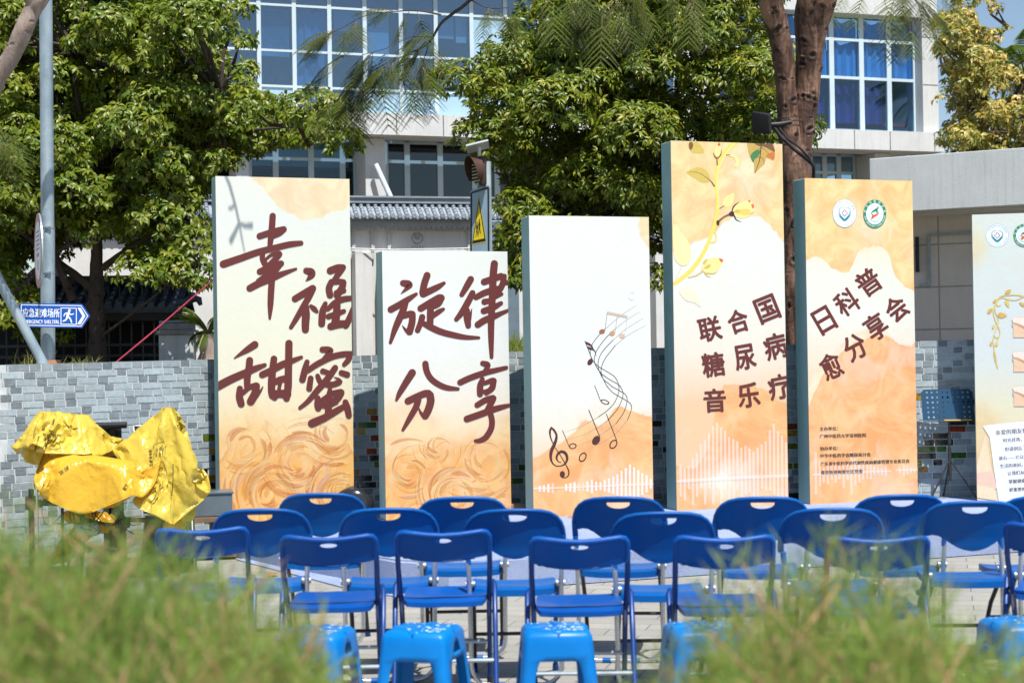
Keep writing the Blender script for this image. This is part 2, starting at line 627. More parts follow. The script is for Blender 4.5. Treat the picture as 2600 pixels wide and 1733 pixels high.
strip = [(600, 1420), (627, 1428), (760, 1462), (900, 1499), (1010, 1515), (1075, 1513), (1010, 1496), (704, 1438), (620, 1418)]
m = MB()
m.prism([ground(x, y, .003) for x, y in strip], (0, 0, .006))
m.build('carpet_apron', CARPET, stage)

# ================================================================== BOARDS
class Board:
    """one tall light-box board; drawing happens in photo pixels projected onto its own front plane"""
    def __init__(s, label, pxl, pxr, pytop, Yl, yaw, depth, base=STZ):
        th = R(yaw)
        c, sn = math.cos(th), math.sin(th)
        tl = at(pxl, pytop, Yl)
        d = ray(pxr, pytop)
        k = d.x / d.y
        s.w = (k * Yl - tl.x) / (c - k * sn)
        s.h = tl.z - base
        s.d = depth
        # left edge measured at mid height, so the roll of the picture is absorbed
        s.O = Vector((tl.x, Yl, base))
        s.e = Vector((c, sn, 0))
        s.nrm = Vector((sn, -c, 0))
        s.t = thing('display_board', label, 'display board', s.O, th, 'tall event boards on the stage')
        s.k = 0
    def uv(s, px, py, clamp=True):
        d = ray(px, py)
        t = (s.O - CAM).dot(s.nrm) / d.dot(s.nrm)
        p = CAM + d * t - s.O
        u, v = p.dot(s.e), p.z
        if clamp:
            u = min(max(u, .0), s.w); v = min(max(v, .0), s.h)
        return u, v
    def box(s, mat_side, mat_print):
        b = MB()
        b.box((s.w / 2, s.d / 2 + .006, s.h / 2), (s.w - .004, s.d, s.h - .004), bev=.006)
        b.build('box_frame', mat_side, s.t)
        me = bpy.data.meshes.new('printed_panel')
        me.from_pydata([(0, 0, 0), (s.w, 0, 0), (s.w, 0, s.h), (0, 0, s.h), (0, .005, 0), (s.w, .005, 0), (s.w, .005, s.h), (0, .005, s.h)], [],
                       [(0, 1, 2, 3), (5, 4, 7, 6), (4, 0, 3, 7), (1, 5, 6, 2), (3, 2, 6, 7), (4, 5, 1, 0)])
        me.materials.append(mat_print)
        o = bpy.data.objects.new('printed_panel', me)
        COL.objects.link(o)
        o.parent = s.t
    def draw(s, shapes, name, mat, label=None, gap=.00004, cols=None, clamp=True):
        """shapes: list of (verts2d in photo px, faces); each lies a hair in front of the one before"""
        m = MB()
        for i, (vs, fs) in enumerate(shapes):
            s.k += gap
            y = -.0008 - s.k
            P3 = []
            for q in vs:
                u, v = s.uv(q[0], q[1], clamp)
                P3.append((u, y, v))
            m.add(P3, fs, cols[i] if cols else None)
        o = m.build(name, mat, s.t)
        if label: o['label'] = label
        return o

def watercolour(name, W, H, base, blobs, strokes=None, speck=.06):
    """printed watercolour: colour fields with ragged, slightly darker borders. Coordinates are metres on the panel."""
    def dim(c):
        t_ = min(1, max(0, (min(c) - .35) / .4)); t_ = t_ * t_ * (3 - 2 * t_)
        return (c[0] * (1 - .05 * t_), c[1] * (1 - .04 * t_), c[2] * (1 - .13 * t_))
    base = [dim(c) for c in base]
    blobs = [tuple(dim(q) if isinstance(q, tuple) and len(q) == 3 else q for q in b) for b in blobs]
    g = G(name)
    oc = g.co('Object')
    sep = g.n('ShaderNodeSeparateXYZ')
    g.L(oc, sep.inputs[0])
    U, V = sep.outputs[0], sep.outputs[2]
    big = g.math('SUBTRACT', g.noise(oc, 2.6, 6, .55, .6), .5)
    fin = g.math('SUBTRACT', g.noise(oc, 9, 6, .65, .4), .5)
    tone = g.noise(oc, 3.6, 7, .6, 1.2)
    col = g.ramp(V, [(0, base[0]), (1, base[-1])]) if len(base) == 1 else None
    Vn = g.math('DIVIDE', V, H)
    col = g.ramp(Vn, [(i / max(1, len(base) - 1), c) for i, c in enumerate(base)])
    # faint wrinkled strokes over the pale ground
    wr = g.noise(g.mapv(oc, scale=(1, 1, 2.4), rot=(0, R(25), 0)), 4.0, 8, .7, 1.6)
    col = g.mix(g.math('MULTIPLY', g.ramp(wr, [(.47, (0, 0, 0)), (.5, (1, 1, 1)), (.53, (0, 0, 0))]), .17), col, (.62, .50, .44))
    col = g.mix(g.math('MULTIPLY', g.ramp(g.noise(oc, 2.0, 5, .6, 2.0), [(.48, (0, 0, 0)), (.62, (1, 1, 1))]), .22), col, (.74, .70, .60))
    for b in blobs:
        if b[0] == 'below':      # ('below', [(u, v)...border], amp, soft, colour, opacity)
            _, pts, amp, soft, c, op = b
            nd = g.n('ShaderNodeFloatCurve')
            cv = nd.mapping.curves[0]
            while len(cv.points) < len(pts): cv.points.new(.5, .5)
            for p_, (u, v) in zip(cv.points, sorted(pts)): p_.location = (min(max(u / W, 0), 1), min(max(v / H, 0), 1))
            nd.mapping.update()
            g.L(g.math('DIVIDE', U, W), nd.inputs['Value'])
            d = g.math('SUBTRACT', g.math('MULTIPLY', nd.outputs[0], H), V)
        elif b[0] == 'above':
            _, pts, amp, soft, c, op = b
            nd = g.n('ShaderNodeFloatCurve')
            cv = nd.mapping.curves[0]
            while len(cv.points) < len(pts): cv.points.new(.5, .5)
            for p_, (u, v) in zip(cv.points, sorted(pts)): p_.location = (min(max(u / W, 0), 1), min(max(v / H, 0), 1))
            nd.mapping.update()
            g.L(g.math('DIVIDE', U, W), nd.inputs['Value'])
            d = g.math('SUBTRACT', V, g.math('MULTIPLY', nd.outputs[0], H))
        else:                    # ('spot', u, v, ru, rv, amp, soft, colour, opacity)
            _, cu, cv_, ru, rv, amp, soft, c, op = b
            du = g.math('DIVIDE', g.math('SUBTRACT', U, cu), ru)
            dv = g.math('DIVIDE', g.math('SUBTRACT', V, cv_), rv)
            rr = g.math('SQRT', g.math('ADD', g.math('MULTIPLY', du, du), g.math('MULTIPLY', dv, dv)))
            d = g.math('MULTIPLY', g.math('SUBTRACT', 1.0, rr), min(ru, rv))
        d = g.math('ADD', d, g.math('MULTIPLY', big, amp * 1.5))
        d = g.math('ADD', d, g.math('MULTIPLY', fin, amp * .7))
        mk = g.math('DIVIDE', d, soft, clamp=True)
        soft = soft * 1.6
        edge = g.ramp(g.math('DIVIDE', d, max(soft, .02) * 3.0, clamp=True), [(0, (0, 0, 0)), (.16, (1, 1, 1)), (.6, (0, 0, 0))])
        c2 = g.mix(g.ramp(tone, [(.36, (0, 0, 0)), (.62, (1, 1, 1))]), (c[0] * .98, c[1] * .80, c[2] * .62), tuple(min(.86, x * 1.16) for x in c))
        c2 = g.mix(g.math('MULTIPLY', g.ramp(g.noise(oc, 2.2, 6, .6, .8), [(.5, (0, 0, 0)), (.62, (1, 1, 1))]), .45), c2, tuple(min(.86, q * .55 + .36) for q in c))
        col = g.mix(g.math('MULTIPLY', mk, op), col, c2)
        col = g.mix(g.math('MULTIPLY', edge, op * .28), col, tuple(x * .8 for x in c))
    if strokes:                 # (v_top, dark, lite, strength): thick curling paint strokes
        vt, dark, lite, st, sc = strokes
        warp = g.noise(oc, 1.9, 2, .5, .0, color=True)
        v2 = g.n('ShaderNodeVectorMath', operation='SCALE')
        g.L(warp, v2.inputs[0]); v2.inputs['Scale'].default_value = 2.6
        v3 = g.n('ShaderNodeVectorMath', operation='ADD')
        g.L(oc, v3.inputs[0]); g.L(v2.outputs[0], v3.inputs[1])
        wv = g.n('ShaderNodeTexWave', wave_type='BANDS', bands_direction='DIAGONAL', wave_profile='SAW')
        g.L(v3.outputs[0], wv.inputs['Vector'])
        for k_, v_ in (('Scale', sc), ('Distortion', 2.0), ('Detail', 2.0), ('Detail Scale', 1.6), ('Detail Roughness', .5)): wv.inputs[k_].default_value = v_
        fade = g.math('DIVIDE', g.math('SUBTRACT', vt, V), .5, clamp=True)
        vis = g.ramp(g.noise(oc, 6.5, 3, .5, 1.2), [(.42, (0, 0, 0)), (.56, (1, 1, 1))])
        a = g.math('MULTIPLY', g.math('MULTIPLY', fade, st), vis)
        w = wv.outputs['Fac']
        col = g.mix(g.math('MULTIPLY', a, g.ramp(w, [(.0, (1, 1, 1)), (.10, (.8, .8, .8)), (.40, (0, 0, 0))])), col, dark)
        col = g.mix(g.math('MULTIPLY', a, g.ramp(w, [(.62, (0, 0, 0)), (.92, (.7, .7, .7)), (1, (1, 1, 1))])), col, lite)
    g.set(color=g.mix(1.0, col, (.84, .83, .82), 'MULTIPLY'), rough=.5, spec=.35)
    g.bump(g.noise(oc, 3.0, 2, .5), .05, .02)
    return g.m

SIDE = simple('grey_green_fabric', (.25, .40, .385), .8, var=.08, scale=3)
def printmat(name, col, rough=.55, var=.05): return simple(name, col, rough, var=var, scale=4)
MAROON = printmat('maroon_print', (.105, .015, .012), .7)
DARKBROWN = printmat('dark_brown_print', (.06, .013, .011), .7)
INK = printmat('black_print', (.02, .017, .015))
def whitefilm(name, op):
    g = G(name)
    g.set(color=(.84, .83, .80), rough=.5)
    g.b.inputs['Alpha'].default_value = op
    return g.m
FILM = whitefilm('translucent_white_print', .62)
FILM2 = whitefilm('faint_white_print', .36)
PRINT = attrmat('coloured_print', .5, .35, var=.12, vscale=30)

B1 = Board('tall board with brown brush calligraphy on cream and swirling orange paint, leftmost of the row', 547, 887, 447, 14.05, 20, .20)
B2 = Board('shorter board with four brown brush characters above orange paint strokes', 970, 1288, 636, 14.1, 20, .20)
B3 = Board('white and orange board with music notes and a treble clef', 1343, 1647, 547, 14.15, 19, .20)
B4 = Board('tallest board with a yellow rose stem above bold brown lettering', 1703, 1986, 357, 14.6, 20, .20)
B5 = Board('yellow and orange board with two round emblems and slanted brown lettering', 2043, 2316, 452, 15.0, 21, .20)
B6 = Board('pale blue board with round emblems, envelopes and a printed letter, at the right edge', 2468, 2790, 545, 15.1, -12, .16)

def on(b, *pts):
    return [b.uv(x, y) for x, y in pts]
_p = [(.80, .76, .70), (.80, .81, .83), (.80, .83, .84), (.77, .80, .78), (.79, .82, .82)]
def bl(b, *pts): return on(b, *pts)
u, v = B1.uv(790, 462)
B1.box(SIDE, watercolour('print_cream_swirl', B1.w, B1.h, [(.80, .41, .10), (.80, .45, .13), (.80, .64, .36), (.80, .76, .62), (.79, .79, .70), (.79, .80, .74), (.76, .80, .82), (.78, .80, .80)],
    [('above', on(B1, (547, 430), (640, 455), (700, 520), (770, 560), (830, 555), (887, 515)), .16, .03, (.80, .63, .33), .62),
     ('below', on(B1, (550, 1060), (700, 1050), (800, 1090), (887, 1050)), .5, .35, (.80, .43, .11), .55)],
    (B1.uv(700, 1020)[1], (.66, .24, .05), (.84, .62, .28), .62, 1.7)))
B2.box(SIDE, watercolour('print_white_peach', B2.w, B2.h, [(.80, .38, .09), (.80, .43, .13), (.80, .66, .45), (.79, .77, .76), (.78, .80, .84), (.78, .81, .84), (.79, .82, .84)],
    [('below', on(B2, (970, 985), (1060, 1000), (1130, 1050), (1200, 1060), (1290, 1020)), .3, .22, (.80, .56, .30), .6),
     ('below', on(B2, (970, 1110), (1100, 1100), (1200, 1080), (1290, 1090)), .5, .3, (.78, .40, .11), .6)],
    (B2.uv(1100, 1090)[1], (.66, .22, .05), (.84, .62, .30), .55, 1.4)))
B3.box(SIDE, watercolour('print_white_orange', B3.w, B3.h, [(.78, .50, .26), (.79, .52, .27), (.80, .74, .64), (.79, .80, .83), (.78, .81, .85), (.78, .82, .84), (.79, .83, .84), (.79, .82, .83)],
    [('spot', *B3.uv(1665, 560, False), .17, .27, .09, .02, (.79, .62, .33), .75),
     ('below', on(B3, (1343, 1130), (1400, 1120), (1440, 1075), (1500, 1030), (1560, 1020), (1650, 1020)), .16, .2, (.80, .70, .55), .6),
     ('below', on(B3, (1343, 1160), (1400, 1135), (1450, 1095), (1480, 1065), (1530, 1068), (1560, 1035), (1600, 1040), (1650, 1058)), .12, .02, (.79, .42, .17), .85)]))
B4.box(SIDE, watercolour('print_yellow_cloud', B4.w, B4.h, [(.80, .58, .36), (.78, .52, .30), (.78, .53, .31), (.80, .74, .68), (.79, .79, .79), (.79, .81, .83), (.78, .82, .80), (.79, .82, .80)],
    [('above', on(B4, (1703, 640), (1760, 630), (1810, 600), (1850, 560), (1890, 548), (1930, 560), (1986, 610)), .16, .03, (.79, .58, .26), .85),
     ('spot', *B4.uv(1900, 440), .34, .38, .3, .25, (.81, .72, .52), .8),
     ('below', on(B4, (1703, 1180), (1790, 1150), (1830, 1000), (1870, 975), (1920, 985), (1986, 1010)), .13, .02, (.79, .42, .18), .85),
     ('spot', *B4.uv(1830, 1215), .36, .24, .2, .22, (.83, .76, .66), .85)]))
B5.box(SIDE, watercolour('print_amber_cloud', B5.w, B5.h, [(.79, .46, .18), (.79, .46, .19), (.79, .47, .22), (.80, .68, .54), (.79, .80, .80), (.79, .81, .78), (.79, .72, .50), (.79, .66, .40)],
    [('above', on(B5, (2043, 665), (2080, 655), (2120, 690), (2150, 695), (2180, 640), (2215, 630), (2250, 640), (2270, 690), (2316, 740)), .12, .016, (.79, .58, .28), .9),
     ('spot', *B5.uv(2200, 560), .36, .32, .3, .25, (.81, .70, .47), .7),
     ('below', on(B5, (2043, 960), (2090, 920), (2150, 860), (2250, 835), (2275, 870), (2316, 880)), .10, .03, (.80, .66, .50), .7),
     ('below', on(B5, (2043, 1030), (2100, 935), (2180, 865), (2260, 850), (2290, 875), (2316, 870)), .12, .02, (.79, .41, .18), .85)]))
B6.box(SIDE, watercolour('print_pale_blue', B6.w, B6.h, [(.80, .66, .50), (.80, .68, .42), (.79, .76, .58), (.70, .77, .84), (.70, .78, .85), (.72, .80, .85), (.74, .81, .84)],
    [('spot', *B6.uv(2480, 620, False), .14, .3, .2, .12, (.80, .72, .42), .6),
     ('spot', *B6.uv(2480, 1120, False), .30, .40, .2, .12, (.80, .60, .32), .6)]))

# ---- impasto brush marks printed into the lower part of the first two boards
def softprint():
    g = G('soft_brush_print')
    g.set(color=g.attr(), rough=.5, spec=.35)
    g.b.inputs['Alpha'].default_value = .36
    return g.m
SOFT = softprint()
def impasto(b, x0, x1, y0, y1, n, seed, swirl):
    rr = random.Random(seed)
    sh, cl = [], []
    while len(sh) < n:
        x, y = rr.uniform(x0, x1), y0 + (y1 - y0) * rr.random() ** .7
        k = min(1, (y - y0) / 90)
        # direction field: turns round a few swirl centres
        cx, cy = min(swirl, key=lambda c: (c[0] - x) ** 2 + (c[1] - y) ** 2)
        r_ = max(25, math.hypot(x - cx, y - cy))
        a = math.atan2(y - cy, x - cx) + math.pi / 2 + rr.uniform(-.16, .16)
        L = min(rr.uniform(40, 130), r_ * 1.6); w = rr.uniform(3, 15) * (.5 + .5 * k) * (1 if rr.random() < .7 else .35); bend = rr.uniform(.7, 1.1) / r_
        tone = rr.random()
        c = (.60, .20, .045) if tone < .30 else (.70, .33, .08) if tone < .55 else (.84, .62, .30) if tone < .85 else (.80, .50, .30)
        pts = []
        px, py = x, y
        for i in range(7):
            pts.append((px, py, max(.5, w * (1 - (i / 6) ** 2 * .85) * (.5 if i == 0 else 1))))
            px += math.cos(a) * L / 6; py += math.sin(a) * L / 6
            a += bend * L / 6
        if any(not (x0 < p[0] < x1 and y0 < p[1] < y1) for p in pts): continue
        sh.append(stroke(pts, 3)); cl.append(c)
        if w > 5 and rr.random() < .6:      # bright ridge along one side
            sh.append(stroke([(p[0] + p[2] * .42, p[1] - p[2] * .42, .9) for p in pts], 3)); cl.append((.84, .70, .44) if tone < .55 else (.62, .26, .07))
    b.draw(sh, 'brush_marks', SOFT, gap=.00001, cols=cl)
impasto(B1, 566, 896, 1050, 1306, 260, 2, [(620, 1130), (760, 1180), (850, 1100), (690, 1260), (860, 1260)])
impasto(B2, 990, 1298, 1105, 1306, 170, 5, [(1040, 1200), (1150, 1260), (1230, 1170), (1110, 1140)])
# ---- brush calligraphy
O, S = (540, 500), 4.3556
cal1 = [
 [(663,210,62),(655,330,64),(645,430,62),(632,545,50)], [(520,433,64),(620,400,64),(700,375,60),(785,357,62)], [(785,365,50),(740,408,44),(670,440,40)],
 [(118,742,74),(300,680,70),(500,610,66),(700,560,64),(850,525,62),(975,510,50)], [(552,620,52),(550,680,54),(575,735,60)],
 [(575,700,28),(650,640,36),(735,624,52)], [(738,632,58),(690,690,60),(625,755,58)], [(522,825,64),(640,775,70),(755,735,62)], [(750,745,50),(690,810,66)],
 [(650,815,60),(600,850,40),(500,925,40)], [(410,1008,68),(520,950,72),(640,900,74),(780,845,52),(920,795,26)],
 [(665,770,66),(655,900,64),(645,1050,64),(638,1200,56),(631,1340,26)],
 [(1035,815,62),(1085,830,78),(1095,860,66),(1062,900,40),(1030,928,8)], [(910,1125,66),(1010,1065,68),(1105,1010,70)],
 [(1105,1012,68),(1060,1110,64),(990,1230,60),(920,1350,52),(865,1440,40)], [(1025,1210,68),(1030,1300,80),(1025,1400,76),(1025,1465,70)],
 [(1085,1205,36),(1120,1235,54),(1150,1265,36)], [(1300,815,72),(1380,785,72),(1440,777,60)], [(1435,785,62),(1390,850,60),(1335,930,50)],
 [(1312,940,62),(1285,1010,66),(1297,1085,66)], [(1340,945,46),(1400,935,56),(1445,940,56)], [(1442,950,66),(1430,1000,66),(1375,1085,70)], [(1370,1060,60),(1450,1035,50)],
 [(1245,1178,46),(1215,1270,70),(1205,1400,68)], [(1270,1240,44),(1350,1170,60),(1440,1130,60),(1535,1118,52)], [(1540,1230,30),(1505,1350,60),(1470,1420,64)],
 [(1375,1200,70),(1365,1330,76),(1350,1400,80)], [(1280,1320,56),(1370,1290,56),(1450,1262,44)], [(1305,1430,70),(1400,1405,74),(1480,1400,70)]]
fat = lambda l: [(x, y, w * 1.13) for x, y, w in l]
cs = [stroke(crop(O, S, fat(s))) for s in cal1]
O, S = (540, 840), 5.6
cal2 = [
 [(598,192,92),(500,258,80),(400,322,48),(308,385,16)], [(70,785,105),(250,690,100),(450,600,92),(600,535,80),(740,482,50)],
 [(525,418,90),(515,520,90),(492,650,88),(490,780,80)], [(385,818,78),(380,930,92),(405,1035,88)], [(430,880,56),(520,800,66),(615,775,84)],
 [(622,780,90),(600,890,104),(540,1000,100)], [(712,792,14),(680,850,30),(620,920,60)], [(870,395,84),(850,560,92),(838,720,96),(840,880,90),(880,945,76)],
 [(1083,175,92),(1080,400,92),(1075,600,94),(1070,800,96),(1050,955,84)], [(705,618,86),(830,560,86),(1000,470,86),(1150,415,66),(1260,372,44)],
 [(890,720,80),(960,690,84),(1050,670,84)], [(860,905,116),(950,890,100),(1050,895,120)], [(960,730,50),(935,860,46)],
 [(1560,262,76),(1640,265,82),(1680,285,64),(1620,335,44),(1550,390,8)], [(1340,440,66),(1310,550,84),(1275,688,84)],
 [(1350,560,70),(1500,460,76),(1700,365,76),(1850,330,76),(1985,322,70)], [(1955,330,76),(1925,410,72),(1868,475,56)],
 [(1392,672,74),(1372,815,78)], [(1490,637,60),(1530,720,66),(1625,755,76)], [(1625,757,80),(1710,758,74),(1790,728,78)], [(1805,715,70),(1790,680,30),(1725,655,10)],
 [(1740,522,76),(1620,690,84),(1480,850,78),(1350,1000,62),(1240,1090,46)], [(1565,570,72),(1645,590,56)], [(1828,592,70),(1910,618,78)],
 [(1490,950,72),(1492,1040,88),(1500,1095,80)], [(1540,985,54),(1700,890,72),(1820,868,84)], [(1825,875,86),(1770,960,86),(1650,1040,76)],
 [(1665,835,60),(1655,950,86),(1640,1180,88)], [(1410,1310,102),(1600,1225,92),(1780,1120,80),(1880,1062,66)], [(1885,1010,74),(1915,1100,84),(1935,1200,76)],
 [(1520,1040,90),(1630,1050,80),(1750,1000,78)]]
cs += [stroke(crop(O, S, fat(s))) for s in cal2]
B1.draw(cs, 'brush_lettering', MAROON)
O, S = (970, 640), 5.6
cal3 = [
 [(300,440,82),(370,455,98),(392,475,70),(330,535,44),(268,592,8)], [(125,815,86),(250,745,84),(370,670,74),(485,595,42)],
 [(330,720,84),(290,850,90),(240,960,88),(180,1100,74),(118,1285,42)], [(310,905,76),(390,878,84),(430,880,84)], [(432,890,84),(425,1000,88),(390,1130,90)],
 [(380,1145,60),(330,1100,36),(288,1043,10)], [(640,330,88),(600,450,88),(578,570,90)], [(585,592,92),(700,540,84),(800,490,72),(880,440,44)],
 [(550,800,86),(680,720,86),(800,650,84),(840,645,84)], [(843,650,86),(800,730,82),(750,780,50)], [(690,760,86),(685,900,88),(682,1030,84)],
 [(700,920,66),(800,850,66),(870,810,44)], [(570,922,80),(545,1010,74),(505,1110,70)], [(575,1005,66),(700,1070,84),(850,1135,82),(1050,1185,76),(1200,1210,62),(1375,1215,38)],
 [(1260,385,84),(1200,490,80),(1132,605,60)], [(1285,580,76),(1220,710,84),(1130,860,78),(1055,955,58)], [(1205,825,76),(1210,930,92),(1225,1045,72)], [(1275,805,10),(1255,900,36),(1240,960,50)],
 [(1595,165,92),(1580,330,94),(1570,550,90),(1560,800,86),(1550,1000,84),(1550,1250,72),(1556,1490,48)], [(1450,422,84),(1560,385,84),(1690,340,80)],
 [(1735,345,70),(1705,470,78),(1640,575,78)], [(1750,430,70),(1800,432,60)], [(1335,640,72),(1450,580,80),(1600,530,80),(1700,500,60)], [(1600,640,56),(1700,595,44)],
 [(1455,705,78),(1570,680,60)], [(1445,835,80),(1570,790,80),(1690,725,54)], [(1360,1030,82),(1450,970,84),(1570,920,80),(1700,865,56),(1810,820,38)]]
c2 = [stroke(crop(O, S, fat(s))) for s in cal3]
O, S = (970, 890), 5.6
cal4 = [
 [(428,312,94),(340,450,86),(250,600,68),(203,700,34)], [(615,185,80),(635,290,78),(690,390,76),(790,470,76),(920,525,70),(1078,542,44)],
 [(368,715,88),(480,660,88),(600,610,90),(660,605,90)], [(682,630,96),(690,720,98),(655,840,96),(612,925,90)], [(600,930,66),(550,880,36),(514,800,14)],
 [(510,700,88),(480,800,78),(390,960,68),(295,1125,38)],
 [(1430,178,66),(1490,195,78),(1505,220,60),(1470,250,36),(1440,268,10)], [(1110,450,76),(1250,385,78),(1450,315,76),(1600,280,66),(1765,240,50)],
 [(1425,405,62),(1395,500,82),(1392,615,78)], [(1455,460,56),(1560,422,68),(1590,424,70)], [(1590,432,70),(1560,530,78),(1480,600,62)], [(1450,580,50),(1590,530,38)],
 [(1352,770,72),(1470,700,76),(1575,672,82)], [(1582,675,78),(1540,760,80),(1500,840,80)], [(1205,968,84),(1400,900,84),(1560,840,80),(1700,800,66),(1802,775,46)],
 [(1530,860,70),(1560,980,74),(1550,1100,76),(1480,1220,74),(1400,1272,62),(1325,1280,40)]]
c2 += [stroke(crop(O, S, fat(s))) for s in cal4]
B2.draw(c2, 'brush_lettering', MAROON)

# ---- board 3: staff, notes, clef, sound bars
O, S = (1360, 720), 5.6
upper = [[(1440,305),(1230,440),(985,645),(900,730),(810,850),(775,960),(800,1070),(880,1165),(1000,1240),(1110,1310),(1165,1390),(1181,1458)],
 [(1480,400),(1300,510),(1110,660),(990,780),(880,930),(835,1050),(850,1150),(930,1270),(1050,1360),(1160,1420),(1207,1458)],
 [(1530,490),(1290,640),(1100,800),(960,950),(895,1080),(895,1210),(960,1350),(1040,1420),(1085,1458)],
 [(1570,590),(1300,740),(1130,880),(990,1060),(935,1190),(940,1300),(1000,1430),(1017,1458)]]
thin, fade = [], []
for l in upper:
    n_ = len(l)
    thin.append(stroke(crop(O, S, [(x, y, 9) for x, y in l[2:]]), 6))
    fade.append(stroke(crop(O, S, [(x, y, 3.5 + 2 * i) for i, (x, y) in enumerate(l[:3])]), 4))
O2, S2 = (1340, 980), 4.9
lower = [[(1135,0),(1130,80),(1080,200),(990,300),(880,380),(760,450),(610,520),(460,570)], [(1150,0),(1185,80),(1170,170),(1110,290),(1000,420),(860,520),(700,600),(480,670)],
 [(1040,0),(1150,60),(1220,110),(1235,190),(1190,330),(1100,460),(900,610),(750,690),(580,755)], [(985,0),(1060,80),(1180,150),(1270,210),(1290,280),(1240,420),(1120,560),(960,680),(700,810)]]
for l in lower:
    thin.append(stroke(crop(O2, S2, [(x, y, 7.5) for x, y in l[:-3]]), 6))
    fade.append(stroke(crop(O2, S2, [(x, y, 6 - 1.6 * i) for i, (x, y) in enumerate(l[-4:])]), 4))
def ell(o, sc, cx, cy, rx, ry, rot=0): return ellipse2(o[0] + cx / sc, o[1] + cy / sc, rx / sc, ry / sc, rot)
def rin(o, sc, cx, cy, rx, ry, t, rot=0, t2=None): return ring2(o[0] + cx / sc, o[1] + cy / sc, rx / sc, ry / sc, t / sc, rot, 36, (t2 or t) / sc)
def ln(o, sc, *p, w=7): return stroke(crop(o, sc, [(x, y, w) for x, y in p]), 2)
thin += [ln(O, S, (700, 816), (800, 1065), w=9), ln(O2, S2, (832, -10), (905, 180), w=7), ln(O2, S2, (760, 297), (892, 620), w=10), ln(O2, S2, (977, 345), (1105, 670), w=9), ln(O2, S2, (432, 550), (515, 750), w=7)]
B3.draw(fade, 'faded_staff_lines', printmat('brown_grey_print', (.30, .25, .22)))
B3.draw(thin, 'staff_lines', INK)
notes = [ell(O, S, 775, 1110, 52, 34, 55), ell(O2, S2, 850, 672, 62, 44, 55), rin(O2, S2, 960, 195, 56, 28, 14, -20, 9), rin(O2, S2, 1065, 720, 62, 44, 14, 55), rin(O2, S2, 560, 743, 47, 35, 13, 8, 10), rin(O2, S2, 683, 880, 63, 44, 14, 60),
 stroke(crop(O, S, [(705,825,10),(740,850,34),(790,880,24),(820,925,8)]), 5), stroke(crop(O, S, [(735,895,14),(770,918,34),(815,935,22),(845,965,12),(860,1025,4)]), 5)]
clef = [[(292,512,20),(276,560,26),(280,620,18),(300,680,13),(318,715,10)],[(292,515,22),(325,545,26),(355,600,26),(352,660,34),(325,735,42),(295,800,42),(285,880,32),(305,950,18),(350,988,13),(410,990,13),(465,960,22),(490,900,30),(470,835,36),(420,812,34),(375,840,28),(358,890,24),(375,930,13),(413,948,8)],
 [(342,765,8),(400,850,10),(470,970,12),(508,1050,15),(505,1105,15),(470,1135,11),(425,1130,16)]]
B3.draw([stroke(crop(O2, S2, s), 7) for s in clef] + [ell(O2, S2, 430, 1093, 32, 40)], 'treble_clef', DARKBROWN)
for n_ in notes: B3.draw([n_], 'music_note', DARKBROWN)
fadeN = [ell(O, S, 943, 680, 43, 33, 15), ell(O, S, 1087, 708, 41, 34, 15), ell(O, S, 1227, 743, 41, 33, 15), (crop(O, S, [(1015, 392), (1305, 455), (1300, 487), (1013, 430)]), [(0, 1, 2, 3)]),
  ln(O, S, (987, 650), (1015, 420), w=6), ln(O, S, (1130, 690), (1158, 460), w=5), ln(O, S, (1268, 730), (1302, 475), w=4), rin(O, S, 1365, 170, 46, 62, 14, -15)]
tc = [(.30, .11, .06), (.45, .26, .15), (.56, .40, .30), (.50, .40, .33), (.2, .14, .11), (.3, .24, .2), (.42, .36, .32), (.68, .71, .73)]
B3.draw(fadeN, 'faded_notes', PRINT, cols=tc)
def bars(o, sc, lst, w): return [stroke(crop(o, sc, [(x, a, w), (x, b, w)]), 2) for x, a, b in lst]
b3 = [(147,1250,1300),(200,1242,1302),(255,1225,1310),(475,1225,1290),(527,1215,1300),(580,1202,1312),(740,1195,1300),(795,1172,1320),(850,1195,1290),(902,1205,1280),(955,1172,1300),(1008,1158,1310),(1062,1138,1330),(1113,1108,1350),(1165,1063,1360),(1217,1028,1365),(1269,983,1372),(1320,1018,1365),(1372,1053,1360),(1422,1092,1340),(1475,1118,1310),(1528,1165,1262)]
B3.draw(bars(O2, S2, b3, 28), 'sound_bars', FILM)
B3.draw([stroke(crop(O2, S2, [(80,1272,26),(520,1258,20),(1000,1238,24),(1560,1215,28)]), 4)] + bars(O2, S2, [(308,1212,1322),(635,1222,1290),(690,1218,1290)], 26), 'faint_sound_bars', FILM2)

